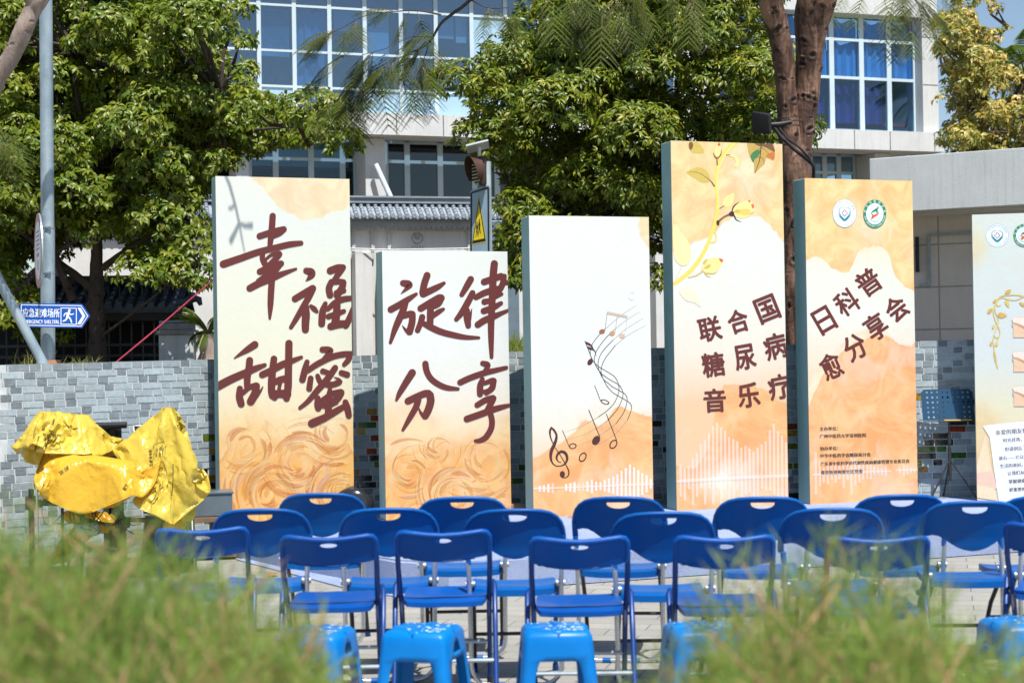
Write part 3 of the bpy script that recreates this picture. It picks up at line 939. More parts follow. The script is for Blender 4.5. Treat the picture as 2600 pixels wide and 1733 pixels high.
# ---- board 4: rose stem, lettering, sound bars
O, S = (1700, 350), 3.92
def sp(pts, o=O, sc=S): return smooth_poly(crop(o, sc, pts), 4)
YEL, YEL2, OLV, BRN, DBR, PAL = (.74, .58, .12), (.78, .66, .26), (.56, .42, .10), (.20, .09, .035), (.06, .025, .02), (.79, .70, .42)
shp = [
 (stroke(crop(O, S, [(660,38,52),(570,130,46),(500,240,42),(465,360,36),(465,480,34),(478,600,34),(478,700,34),(460,820,34),(420,950,36),(370,1080,38),(290,1220,40),(190,1340,42),(50,1450,38)]), 6), YEL),
 (stroke(crop(O, S, [(650,48,10),(575,140,12),(512,250,12),(478,360,10),(474,480,10),(488,600,10),(488,700,10)]), 6), YEL2),
 (sp([(185,60),(215,30),(260,30),(310,75),(348,145),(290,155),(230,150),(195,110)]), OLV), (sp([(195,50),(225,45),(235,80),(215,120),(195,105)]), BRN),
 (sp([(168,345),(250,300),(310,295),(370,330),(402,400),(385,440),(310,442),(250,400)]), OLV), (stroke(crop(O, S, [(172,345,2),(250,340,5),(310,358,5),(375,402,6)]), 4), BRN),
 (stroke(crop(O, S, [(370,400,7),(410,430,9),(445,480,16)]), 4), BRN), (sp([(640,553),(570,580),(532,630),(540,680),(600,685),(632,640)]), YEL2), (stroke(crop(O, S, [(545,675,6),(500,702,9)]), 3), BRN),
 (sp([(790,42),(780,110),(800,190),(840,250),(842,340),(855,350),(900,300),(945,260),(965,200),(1035,225),(1050,150),(1040,90),(1005,42)]), (.50, .33, .09)),
 (sp([(805,180),(850,130),(905,125),(885,180),(850,210),(832,245)]), (.06, .20, .07)), (sp([(850,50),(1000,48),(1040,100),(1045,140),(1000,120),(940,90),(880,80)]), (.17, .09, .04)), (sp([(960,180),(1030,140),(1045,170),(1035,215)]), (.52, .16, .04)),
 (stroke(crop(O, S, [(912,50,9),(905,150,8),(890,240,7),(850,345,4)]), 5), DBR), (stroke(crop(O, S, [(903,185,5),(860,205,3)]), 2), DBR), (stroke(crop(O, S, [(900,190,5),(935,215,4),(940,255,2)]), 4), DBR), (stroke(crop(O, S, [(908,95,5),(950,120,4),(985,160,2)]), 4), DBR), (stroke(crop(O, S, [(907,100,4),(870,120,3),(840,150,2)]), 4), DBR),
 (sp([(490,45),(455,110),(450,160),(475,200),(505,185),(518,130)]), YEL2), (sp([(490,45),(478,75),(505,80)]), (.55, .10, .03)), (stroke(crop(O, S, [(437,150,4),(445,180,10),(470,205,16)]), 4), BRN), (stroke(crop(O, S, [(515,120,5),(508,170,12),(480,200,12)]), 4), BRN), (stroke(crop(O, S, [(470,195,10),(474,270,12)]), 2), BRN),
 (stroke(crop(O, S, [(580,172,20),(640,182,30),(676,230,34),(660,282,26)]), 5), YEL2), (stroke(crop(O, S, [(565,170,8),(600,172,10)]), 2), BRN),
 (sp([(625,735),(660,670),(730,635),(800,625),(830,665),(838,745),(770,790),(690,800),(645,770)]), YEL2), (sp([(780,628),(800,622),(800,645)]), (.6, .12, .03)), (sp([(812,665),(834,660),(838,700),(822,700)]), (.62, .16, .04)), (sp([(790,770),(838,740),(815,745)]), (.5, .2, .04)),
 (sp([(650,745),(720,710),(800,715),(780,770),(700,760)]), (.72, .52, .13)), (sp([(640,735),(665,712),(700,720),(680,748)]), OLV), (stroke(crop(O, S, [(478,850,30),(500,820,20),(545,785,16),(600,760,22)]), 5), BRN), (sp([(588,755),(615,730),(640,738),(640,775),(605,778)]), DBR), (stroke(crop(O, S, [(620,730,10),(640,680,12),(688,640,3)]), 5), DBR), (stroke(crop(O, S, [(640,770,14),(665,815,10),(712,834,3)]), 5), DBR), (stroke(crop(O, S, [(478,832,24),(484,862,20)]), 2), DBR),
 (stroke(crop(O, S, [(450,930,12),(465,1000,14),(445,1035,14),(412,1042,10)]), 5), YEL),
 (sp([(330,1250),(390,1205),(470,1190),(530,1215),(500,1290),(440,1350),(370,1350),(330,1310)]), YEL2), (sp([(490,1200),(532,1212),(515,1240)]), (.6, .12, .04)), (sp([(330,1250),(345,1220),(380,1206),(350,1260)]), OLV), (sp([(340,1300),(375,1265),(410,1262),(390,1300)]), OLV), (stroke(crop(O, S, [(190,1388,12),(270,1365,14),(330,1322,22)]), 5), (.58, .46, .22)), (stroke(crop(O, S, [(345,1335,12),(370,1370,8),(408,1386,3)]), 4), OLV), (stroke(crop(O, S, [(370,1345,12),(430,1350,10),(468,1335,3)]), 4), OLV),
 (sp([(35,860),(110,930),(190,1040),(215,1150),(190,1240),(130,1275),(60,1220),(38,1120)]), (.80, .66, .34)), (stroke(crop(O, S, [(40,870,3),(110,980,4),(130,1120,4),(120,1270,4),(60,1410,4)]), 5), (.62, .55, .36)),
 (sp([(100,1515),(180,1492),(250,1535),(290,1600),(310,1680),(250,1640),(170,1620),(120,1570)]), (.80, .74, .48))]
B4.draw([s for s, c in shp], 'printed_rose_stem', PRINT, cols=[c for s, c in shp])
title4 = [('联',1802,835,58,62,12),('合',1874,815,52,60,17),('国',1947.5,784,56,66,22),('糖',1811,925,58,62,8),('尿',1891,906,54,64,10),('病',1968,878.5,58,66,14),('音',1814.6,1016,57,60,3),('乐',1900.5,1002.5,56,62,8),('疗',1979,981,58,64,10)]
B4.draw([g_ for c, x, y, w, h, r in title4 for g_ in glyph_bold(c, x, y, w, h, r, 2.7)], 'bold_lettering', MAROON, gap=.00002)
hts = [60, 40, 50, 85, 110, 150, 170, 200, 235, 250, 228, 215, 185, 175, 165, 135, 145, 130, 118, 135, 150, 165, 215, 245, 212, 190, 160, 135]
lst = []
for k, hh in enumerate(hts):
    x = 1727 + k * 10.3
    lst.append((x, 1213 - hh * .55, 1213 + 25 + (hh * 7) % 50))
B4.draw([stroke([(x, a, 6), (x + .9, min(b, 1279), 6)], 2) for x, a, b in lst] + [stroke([(1722, 1221, 8), (1860, 1213, 8), (2004, 1207, 8)], 3)], 'sound_bars', FILM2)

# ---- board 5
title5 = [('日',2093,813,48,66,30),('科',2150,767,58,64,33),('普',2205,716,60,66,35),('愈',2110,929,54,66,24),('分',2171,881,56,66,28),('享',2224,829,54,66,34),('会',2276,783,54,62,38)]
B5.draw([g_ for c, x, y, w, h, r in title5 for g_ in glyph_bold(c, x, y, w, h, r, 2.7)], 'bold_lettering', MAROON, gap=.00002)
small5 = [('主办单位：',2081,1088,46,1.5),('广州中医药大学深圳医院',2081,1107,118,1.5),('协办单位：',2082,1138,46,1.5),('中华中医药学会糖尿病分会',2082.5,1156.5,128,1.7),('广东省中医药学会代谢性疾病健康管理专业委员会',2083,1177,226,2),('莲花街道梅富社区党委',2084,1199,106,2)]
b5 = [(2071,1150,1252),(2081,1170,1232),(2091,1188,1222),(2101,1176,1226),(2111,1180,1215),(2121,1172,1222),(2131,1180,1214),(2141,1172,1236),(2151,1180,1216),(2161,1148,1252),(2171,1166,1230),(2181,1174,1222),(2191,1178,1214),(2201,1182,1212),(2210,1184,1214),(2219,1186,1204),(2229,1190,1202),(2238,1190,1204),(2248,1184,1206),(2284,1188,1198),(2294,1182,1206),(2303,1184,1202),(2312,1188,1198),(2321,1189,1197)]
B5.draw([stroke([(x, a, 5.5), (x + .5, b, 5.5)], 2) for x, a, b in b5] + [stroke([(2064,1205,5),(2190,1198,5),(2260,1195,4)], 3), stroke([(2276,1193,5),(2329,1192,5)], 2)], 'sound_bars', FILM2)

for t, x, y, w, r in small5: B5.draw([glyph_fit(t, x + q, y, w, None, r, 0, left=True) for q in (-.25, .25)], 'small_lettering', INK, gap=.00004)

def logos(b, A, Bc, rx, ry, part):
    """two round printed emblems: a heart held in two hands round a cross, and a green ring round a globe"""
    cx, cy = A
    WH, BLU, TEAL, RED = (.76, .81, .86), (.22, .36, .50), (.02, .23, .29), (.26, .02, .06)
    k = rx / 30.0
    q = ry / 36.0
    def e(x, y, a, c, rot=0): return ellipse2(cx + x * k, cy + y * q, a * k, c * q, rot, 36)
    def st(pts, w0=1.0): return stroke([(cx + x * k, cy + y * q, w * k) for x, y, w in pts], 5)
    sh = [(e(0, 0, 30, 36), WH), (ring2(cx, cy, rx, ry, .9 * k), BLU), (ring2(cx, cy, 20 * k, 24 * q, .5 * k), (.55, .55, .62)),
          (st([(0, -12, .6), (-4, -15, 1), (-9, -14, 1.4), (-14, -8, 1.8), (-13, 0, 2.2), (-9, 7, 2.6), (-3, 14, 3.6), (0, 17, 4)]), TEAL), (st([(0, -12, .6), (4, -15, 1), (9, -14, 1.4), (14, -8, 1.8), (13, 0, 2.2), (9, 7, 2.6), (3, 14, 3.6), (0, 17, 4)]), TEAL),
          (st([(-17, -2, .5), (-14, 5, 2), (-9, 11, 4), (-3, 17, 5)]), TEAL), (st([(17, -2, .5), (14, 5, 2), (9, 11, 4), (3, 17, 5)]), TEAL), (st([(-9, 9, 4), (-1, 18, 5)]), TEAL), (st([(9, 9, 4), (1, 18, 5)]), TEAL),
          (e(0, -5, 3.6, 4.2), RED), (e(0, 4, 3.6, 4.2), RED), (e(-4, 0, 3.6, 4.2), RED), (e(4, 0, 3.6, 4.2), RED),
          (e(0, -4.4, 2.2, 2.8), WH), (e(0, 3.6, 2.2, 2.8), WH), (e(-3.6, 0, 2.2, 2.8), WH), (e(3.6, 0, 2.2, 2.8), WH), (e(0, 0, 3, 3.4), WH)]
    word = '广州中医药大学深圳医院'
    for i, ch in enumerate(word):
        a = R(160 - 140 * i / (len(word) - 1))
        sh.append((glyph_fit(ch, cx + 25 * k * math.cos(a), cy - 30 * q * math.sin(a), 4.6 * k, 5.6 * q, math.degrees(a) - 90), BLU))
    word = 'SHENZHEN HOSPITAL OF GUANGZHOU UNIVERSITY OF CHINESE MEDICINE'
    for i, ch in enumerate(word):
        if ch == ' ': continue
        a = R(190 + 160 * i / (len(word) - 1))
        sh.append((glyph_fit(ch, cx + 25 * k * math.cos(a), cy - 30 * q * math.sin(a), 1.1 * k, 2.6 * q, math.degrees(a) + 90), (.40, .50, .62)))
    cx, cy = Bc
    GR, ORG, SKY = (.01, .22, .11), (.62, .12, .02), (.50, .60, .72)
    sh += [(e(0, 0, 29, 36), GR), (e(0, 0, 22, 27), (.80, .84, .86)), (e(0, -1, 19, 24), (.70, .75, .84))]
    sh += [(ring2(cx, cy - 1 * q, a * k, 24 * q, .35 * k), SKY) for a in (5, 12, 19)] + [(st([(-18, y, .5), (18, y, .5)]), SKY) for y in (-14, -1, 11)]
    sh += [(st([(-10, 3, .6), (-7, -4, 3), (-1, -8, 5.5), (4, -11, 5.5), (8, -16, 3), (9, -20, .5)]), GR), (st([(4, -9, 6), (6, -4, 3.5), (3, -1, 1)]), GR),
           (st([(10, -6, .6), (8, 0, 3), (2, 4, 5.5), (-4, 6, 6), (-7, 11, 4), (-9, 16, .6)]), ORG), (st([(-5, -1, .8), (-6, 4, 4), (-4, 8, 6)]), ORG),
           (st([(-9, 20, 1), (-4, 18, 2), (0, 20, 2.4), (4, 18, 2), (9, 20, 1)]), (.22, .50, .55)), (st([(-16, 0, 1), (-14, 10, 2), (-8, 17, 1.4)]), (.42, .62, .60)), (st([(16, 0, 1), (14, 10, 2), (8, 17, 1.4)]), (.42, .62, .60))]
    word = '中华中医药学会'
    for i, ch in enumerate(word):
        a = R(168 - 156 * i / (len(word) - 1))
        sh.append((glyph_fit(ch, cx + 25.4 * k * math.cos(a), cy - 31.5 * q * math.sin(a), 5.6 * k, 6.6 * q, math.degrees(a) - 90), (.84, .86, .84)))
    word = 'China Association of Chinese Medicine'
    for i, ch in enumerate(word):
        if ch == ' ': continue
        a = R(190 + 160 * i / (len(word) - 1))
        sh.append((glyph_fit(ch, cx + 25.4 * k * math.cos(a), cy - 31.5 * q * math.sin(a), (.8 if ch in 'iflt' else 1.8) * k, (5 if ch in 'CAM' else 4) * q, math.degrees(a) + 90), (.84, .86, .84)))
    b.draw([s for s, c in sh], part, PRINT, gap=.00002, cols=[c for s, c in sh])
logos(B5, (2144, 541.5), (2220.5, 543), 30, 36, 'round_emblems')
logos(B6, (2532, 598), (2601, 598), 29, 29.5, 'round_emblems')

# ---- board 6: vine, envelopes, letter
O, S = (2380, 500), 3.486
GOLD, GOLD2 = (.66, .50, .12), (.60, .38, .08)
def v6(p, w): return stroke(crop(O, S, [(x, y, w) for x, y in p]), 6)
shp = [(v6([(535,1512),(505,1420),(505,1330),(540,1250),(555,1200),(535,1140),(510,1080),(495,1010),(515,940),(560,880),(640,868),(700,866),(770,880),(860,900)], 8), GOLD),
       (v6([(530,1505),(515,1400),(495,1300),(500,1220),(535,1130),(540,1080),(510,1000),(530,920),(570,890),(640,908),(700,910),(770,880),(850,860)], 7), GOLD),
       (v6([(520,945),(540,965),(560,955)], 7), GOLD), (v6([(505,1225),(520,1245),(545,1235)], 7), GOLD)]
for pts, c in (([(600,855),(610,830),(652,818),(640,850)], GOLD2), ([(490,935),(505,910),(524,908),(515,932)], GOLD2), ([(445,1030),(450,1000),(480,985),(488,1000),(470,1025)], GOLD2), ([(535,1040),(560,1022),(615,1045),(590,1065),(555,1068)], GOLD2),
               ([(600,915),(630,925),(635,975),(605,950)], GOLD), ([(725,930),(760,940),(800,970),(750,965)], GOLD2), ([(485,1150),(500,1130),(512,1140),(495,1168)], GOLD), ([(465,1310),(470,1285),(484,1285),(480,1315)], GOLD2), ([(505,1310),(520,1285),(538,1295),(530,1318)], GOLD)):
    shp.append((smooth_poly(crop(O, S, pts), 4), c))
for k in range(3):
    y0 = 1066 + k * 304
    X = 668 + k * 3
    shp += [((crop(O, S, [(X - 10, y0 + 78), (X + 2, y0 + 6), (X + 12, y0 + 90), (X + 4, y0 + 84)]), [(0, 1, 2, 3)]), (.34, .40, .50)),
            ((crop(O, S, [(X + 2, y0), (X + 300, y0), (X + 300, y0 + 176), (X + 4, y0 + 176)]), [(0, 1, 2, 3)]), (.72, .50, .34)),
            (smooth_poly(crop(O, S, [(X + 2, y0 + 2), (X + 150, y0), (X + 300, y0 + 2), (X + 300, y0 + 110), (X + 150, y0 + 130), (X + 90, y0 + 100), (X + 30, y0 + 66), (X + 8, y0 + 60)]), 3), (.52, .30, .18)),
            (smooth_poly(crop(O, S, [(X + 2, y0 + 2), (X + 150, y0), (X + 300, y0 + 2), (X + 300, y0 + 90), (X + 150, y0 + 100), (X + 90, y0 + 72), (X + 30, y0 + 48), (X + 8, y0 + 44)]), 3), (.80, .66, .56))]
shp += [(([(2476, 1180), (2502, 1100), (2532, 1270), (2476, 1262)], [(0, 1, 2, 3)]), (.80, .60, .40)), (([(2476, 1200), (2520, 1195), (2532, 1240), (2476, 1230)], [(0, 1, 2, 3)]), (.78, .50, .38)),
        ((smooth_poly([(2495, 1081), (2510, 1078), (2780, 1050), (2790, 1300), (2536, 1285), (2522, 1180), (2513, 1110)], 1)), (.74, .79, .84))]
B6.draw([s for s, c in shp], 'printed_vine_and_letter', PRINT, cols=[c for s, c in shp])
s6 = [('亲爱的朋友们：',2528,1098,86,4.5,.015),('时光荏苒，我们',2547,1118,76,4,.01),('但请别忘了',2551,1140,55,4,.01),('基石——它让我们',2536,1163,84,4,.01),('生活的美好。',2539,1183,58,4,.01),('让我们从今',2558,1201,54,4,.01),('掌握健康知',2561,1222,54,4,.01),('更重要的是',2562,1243,54,4,.01)]
for t, x, y, w, r, of in s6: B6.draw([glyph_fit(t, x + q, y, w, None, r, 0, left=True) for q in (-.2 - of * 12, .2 + of * 12)], 'small_lettering', DARKBROWN, gap=.00004)
# ================================================================== CHAIRS AND STOOLS
def plastic(name, col, rough=.38):
    g = G(name)
    n = g.noise(g.co(), 7, 4, .6)
    n2 = g.noise(g.co(), 420, 2, .6)
    sm = g.noise(g.co(), 18, 5, .7, .6)
    c = g.ramp(n, [(.3, tuple(x * .92 for x in col)), (.7, tuple(x * 1.06 for x in col))])
    c = g.mix(g.math('MULTIPLY', g.ramp(sm, [(.58, (0, 0, 0)), (.75, (1, 1, 1))]), .035), c, (.30, .38, .46))
    oi = g.n('ShaderNodeObjectInfo').outputs['Random']
    c = g.mix(1.0, c, g.ramp(oi, [(0, (.86, .88, .9)), (1, (1.1, 1.12, 1.08))]), 'MULTIPLY')
    g.set(color=c, rough=g.math('ADD', g.math('MULTIPLY', sm, .2), rough - .06), spec=.28)
    g.bump(n2, .10, .002)
    return g.m
BLUE = plastic('blue_plastic', (.0, .088, .34))
BLUE2 = plastic('deep_blue_plastic', (.0, .066, .31))
BLUE3 = simple('blue_painted_tube', (.002, .04, .20), .35, .1, var=.12)
CYAN = plastic('bright_blue_plastic', (.0, .17, .52), .30)
LEGD = simple('shade_toned_steel_leg', (.045, .045, .05), .4, .5, var=.2)  # shade on the front legs and crossbar is put into this dark colour

def in_loop(x, y, poly):
    c = False
    j = len(poly) - 1
    for i in range(len(poly)):
        if (poly[i][1] > y) != (poly[j][1] > y) and x < (poly[j][0] - poly[i][0]) * (y - poly[i][1]) / (poly[j][1] - poly[i][1]) + poly[i][0]: c = not c
        j = i
    return c
def panel_mesh(outline, holes, fmap, thick, step, name, mat, parent, rim=0.0):
    """flat outline (2D, with holes) mapped onto a curved sheet with thickness and a rounded rim"""
    pts = [Vector(p) for p in outline]
    loops = [list(range(len(pts)))]
    for h in holes:
        loops.append(list(range(len(pts), len(pts) + len(h))))
        pts += [Vector(p) for p in h]
    edges = [(l[i], l[(i + 1) % len(l)]) for l in loops for i in range(len(l))]
    x0, x1 = min(p.x for p in pts), max(p.x for p in pts); y0, y1 = min(p.y for p in pts), max(p.y for p in pts)
    B = len(pts)
    allb = list(pts)
    for x in np.arange(x0 + step / 2, x1, step):
        for y in np.arange(y0 + step / 2, y1, step):
            q = Vector((x, y))
            if min((q - b).length for b in allb) > step * .5: pts.append(q)
    v, e, f, *_ = delaunay_2d_cdt(pts, edges, [], 1, 1e-5)
    def inh(t):
        c = sum((v[i] for i in t), Vector((0, 0))) / len(t)
        return any(in_loop(c.x, c.y, h) for h in holes)
    f = [t for t in f if not inh(t)]
    m = MB()
    n = len(v)
    A = [Vector(fmap(p.x, p.y, 1)) for p in v]
    Bk = [Vector(fmap(p.x, p.y, -1)) for p in v]
    cnt = {}
    for t in f:
        for i in range(len(t)):
            k = (t[i], t[(i + 1) % len(t)])
            cnt[k] = 1
    fs = [tuple(t) for t in f] + [tuple(n + i for i in reversed(t)) for t in f]
    for (a, b) in list(cnt):
        if (b, a) not in cnt: fs.append((b, a, n + a, n + b))
    m.add(A + Bk, fs)
    return m

def make_plastic_chair():
    t = thing('folding_chair', 'x', 'chair')
    # backrest outline: x, distance below the top edge
    hw = .232
    half = [(0, 0), (.06, .001), (.12, .006), (.165, .018), (.195, .038), (.215, .064), (.226, .095), (hw, .13), (hw, .165)]
    low = [(.205, .168), (.185, .163), (.16, .166), (.13, .182), (.10, .205), (.065, .226), (.03, .238), (0, .242)]
    right = half + low
    left = [(-x, y) for x, y in reversed(right[1:-1])]
    outline = [(x, -y) for x, y in right] + [(x, -y) for x, y in left]
    hole = []
    for k in range(13):
        a = math.pi * k / 12
        hole.append((.062 * math.cos(a), -(.026 + .034 * math.sin(a) ** .8)))
    hole += [(-.062, -.021), (-.055, -.0185), (.055, -.0185), (.062, -.021)]
    def fm(x, y, sd):
        d = -y
        edge = min(abs(hw - abs(x)), d + max(0, (abs(x) - .12)) * .0 + .02)
        yy = -.265 + .055 * (abs(x) / hw) ** 2.2 + d * math.tan(R(22)) - .0 + (.004 * sd * -1)
        if sd < 0: pass
        # shallow pressed panel on the rear face
        r_ = max(abs(x) / .20, abs(d - .12) / .10)
        press = .006 * max(0, min(1, (1.0 - r_) * 4))
        yy += press if sd > 0 else press
        return (x, yy, .83 + y * math.cos(R(13)))
    m = panel_mesh(outline, [hole], fm, .008, .022, 'backrest', BLUE, t)
    # rolled rim
    rim = [fm(x, -y, 0) for x, y in [(-a, b) for a, b in reversed(half)] + half[1:]]
    m.tube(rim, .0095, 8)
    for s in (-1, 1):
        a = fm(s * (hw - .004), -.13, 0); b = fm(s * (hw - .006), -.205, 0)
        m.tube([a, b], [.014, .0155], 10)
    hr = [fm(x, y, 0) for x, y in hole + hole[:1]]
    m.tube(hr, .0045, 6, caps=False)
    m.build('backrest', BLUE, t, smooth=True, auto=50)
    # seat
    m = MB()
    n1, n2 = 16, 14
    def seat(u, v):          # u across -1..1, v back-to-front 0..1
        w = .205 - .012 * (1 - v) - (.02 * max(0, v - .8) / .2 * 1)
        x = u * w
        y = -.165 + .435 * v
        z = .452 + .010 * math.cos(v * 5.2) + .010 * abs(u) ** 3 - .020 * max(0, (v - .82) / .18) ** 2 - .012 * max(0, (.12 - v) / .12) ** 2
        return Vector((x, y, z))
    top = [[seat(-1 + 2 * i / n1, j / n2) for i in range(n1 + 1)] for j in range(n2 + 1)]
    vs = [p for r_ in top for p in r_]
    N = len(vs)
    vs += [p - Vector((0, 0, .030)) for p in vs]
    fs = []
    w = n1 + 1
    for j in range(n2):
        for i in range(n1):
            a = j * w + i
            fs += [(a, a + 1, a + w + 1, a + w), (N + a, N + a + w, N + a + w + 1, N + a + 1)]
    per = [i for i in range(n1)] + [j * w + n1 for j in range(n2)] + [n2 * w + i for i in range(n1, 0, -1)] + [j * w for j in range(n2, 0, -1)]
    for a, b in zip(per, per[1:] + per[:1]): fs.append((b, a, N + a, N + b))
    m.add(vs, fs)
    m.build('seat', BLUE, t, smooth=True, auto=55)
    # rear frame: two silver uprights joined by a bar on the floor
    m = MB()
    pts = [(-.222, -.190, .625), (-.214, -.187, .5), (-.210, -.185, .12)]
    for a in np.linspace(0, math.pi / 2, 6): pts.append((-.21 + .09 * (1 - math.cos(a)), -.185, .10 - .088 * math.sin(a)))
    path = pts + [(-x, y, z) for x, y, z in reversed(pts)]
    m.tube(path, .0115, 10)
    f = m.build('rear_frame', MT['metal'], t, smooth=True)
    for s in (-1, 1):
        g = MB().tube([(s * .075 - .02, -.185, .012), (s * .075 + .02, -.185, .012)], .0145, 10)
        g.build('foot_grip', BLUE, f, smooth=True)
        g = MB().tube([(s * .221, -.191, .632), (s * .2165, -.188, .575)], [.014, .0125], 10)
        g.build('sleeve', BLUE, f, smooth=True)
    for s in (-1, 1):
        l = MB().tube([(s * .196, -.17, .485), (s * .196, .05, .285), (s * .198, .225, .02)], .011, 10).build('leg', LEGD, t, smooth=True)
        MB().tube([(s * .198, .212, .035), (s * .198, .232, .0)], [.0145, .016], 10).build('foot_cap', BLUE2, l, smooth=True)
        MB().tube([(s * .232, -.17, .482), (s * .19, -.17, .482)], .016, 12).build('hinge', MT['galv'], t, smooth=True)
    MB().tube([(-.196, .10, .205), (.196, .10, .205)], .009, 8).build('crossbar', LEGD, t, smooth=True)
    return t

def make_slim_chair():
    t = thing('folding_chair', 'x', 'chair')
    hw = .205
    half = [(0, .014), (.07, .010), (.13, .003), (.17, -.002), (.192, .002), (.203, .018), (hw, .04), (hw, .085), (.200, .108)]
    low = [(.18, .114), (.14, .120), (.08, .128), (0, .132)]
    right = half + low
    outline = [(x, -y) for x, y in right] + [(-x, -y) for x, y in reversed(right[1:-1])]
    hole = [(.037 * math.cos(2 * math.pi * k / 20), -.036 - .011 * math.sin(2 * math.pi * k / 20) * (1.0 if math.sin(2 * math.pi * k / 20) > 0 else .75)) for k in range(20)]
    def fm(x, y, sd):
        yy = -.235 - .03 * (1 - (abs(x) / hw) ** 2) - .012 + (-y) * math.tan(R(24)) - .004 * sd
        return (x, yy, .765 + y)
    m = panel_mesh(outline, [hole], fm, .01, .02, 'backrest', BLUE2, t)
    rim = [fm(x, -y, 0) for x, y in [(-a, b) for a, b in reversed(half)] + half[1:]]
    m.tube(rim, .0125, 8)
    m.tube([fm(x, -y, 0) for x, y in [(-a, b) for a, b in reversed(low)] + low[1:]], .006, 6)
    m.build('backrest', BLUE2, t, smooth=True, auto=50)
    m = MB()
    n1, n2 = 16, 14
    def seat(u, v):
        w = .186 + .004 * math.sin(v * math.pi) - .016 * max(0, (.10 - v) / .10) ** 2 - .03 * max(0, (v - .85) / .15) ** 2
        return Vector((u * w, -.165 + .425 * v, .448 + .012 * math.sin(v * 7.0 + .6) * (1 - .5 * abs(u)) + .008 * abs(u) ** 3 - .012 * max(0, (.12 - v) / .12) ** 2))
    top = [[seat(-1 + 2 * i / n1, j / n2) for i in range(n1 + 1)] for j in range(n2 + 1)]
    vs = [p for r_ in top for p in r_]
    N = len(vs)
    vs += [p - Vector((0, 0, .022)) for p in vs]
    fs = []
    w = n1 + 1
    for j in range(n2):
        for i in range(n1):
            a = j * w + i
            fs += [(a, a + 1, a + w + 1, a + w), (N + a, N + a + w, N + a + w + 1, N + a + 1)]
    per = [i for i in range(n1)] + [j * w + n1 for j in range(n2)] + [n2 * w + i for i in range(n1, 0, -1)] + [j * w for j in range(n2, 0, -1)]
    for a, b in zip(per, per[1:] + per[:1]): fs.append((b, a, N + a, N + b))
    m.add(vs, fs)
    st = m.build('seat', BLUE2, t, smooth=True, auto=55)
    MB().box((0, -.122, .4525), (.055, .010, .004), bev=.001).build('sticker', MT['white'], st)
    for s in (-1, 1):
        l = MB().tube([(s * .205, -.215, .70), (s * .205, -.18, .60), (s * .20, .0, .40), (s * .20, .215, .02)], .0125, 10).build('front_leg', BLUE3, t, smooth=True)
        MB().tube([(s * .20, .205, .035), (s * .20, .222, 0)], .0155, 10).build('foot_cap', MT['darkmetal'], l, smooth=True)
        pts = [(s * .205, .015, .505), (s * .219, .0, .512), (s * .226, -.03, .50), (s * .226, -.12, .33), (s * .226, -.27, .02)]
        l = MB().tube(pts, .0125, 10).build('rear_leg', BLUE3, t, smooth=True)
        MB().tube([(s * .226, -.262, .035), (s * .226, -.278, 0)], .0155, 10).build('foot_cap', MT['darkmetal'], l, smooth=True)
        MB().prism([(s * .196, -.13, .435), (s * .196, .02, .435), (s * .196, .02, .40), (s * .196, -.05, .36), (s * .196, -.13, .40)], (s * .006, 0, 0)).build('bracket', BLUE3, t)
    MB().tube([(-.2, .10, .222), (.2, .10, .222)], .009, 8).build('crossbar', MT['galv'], t, smooth=True)
    MB().tube([(-.226, -.19, .185), (.226, -.19, .185)], .009, 8).build('crossbar', MT['galv'], t, smooth=True)
    return t

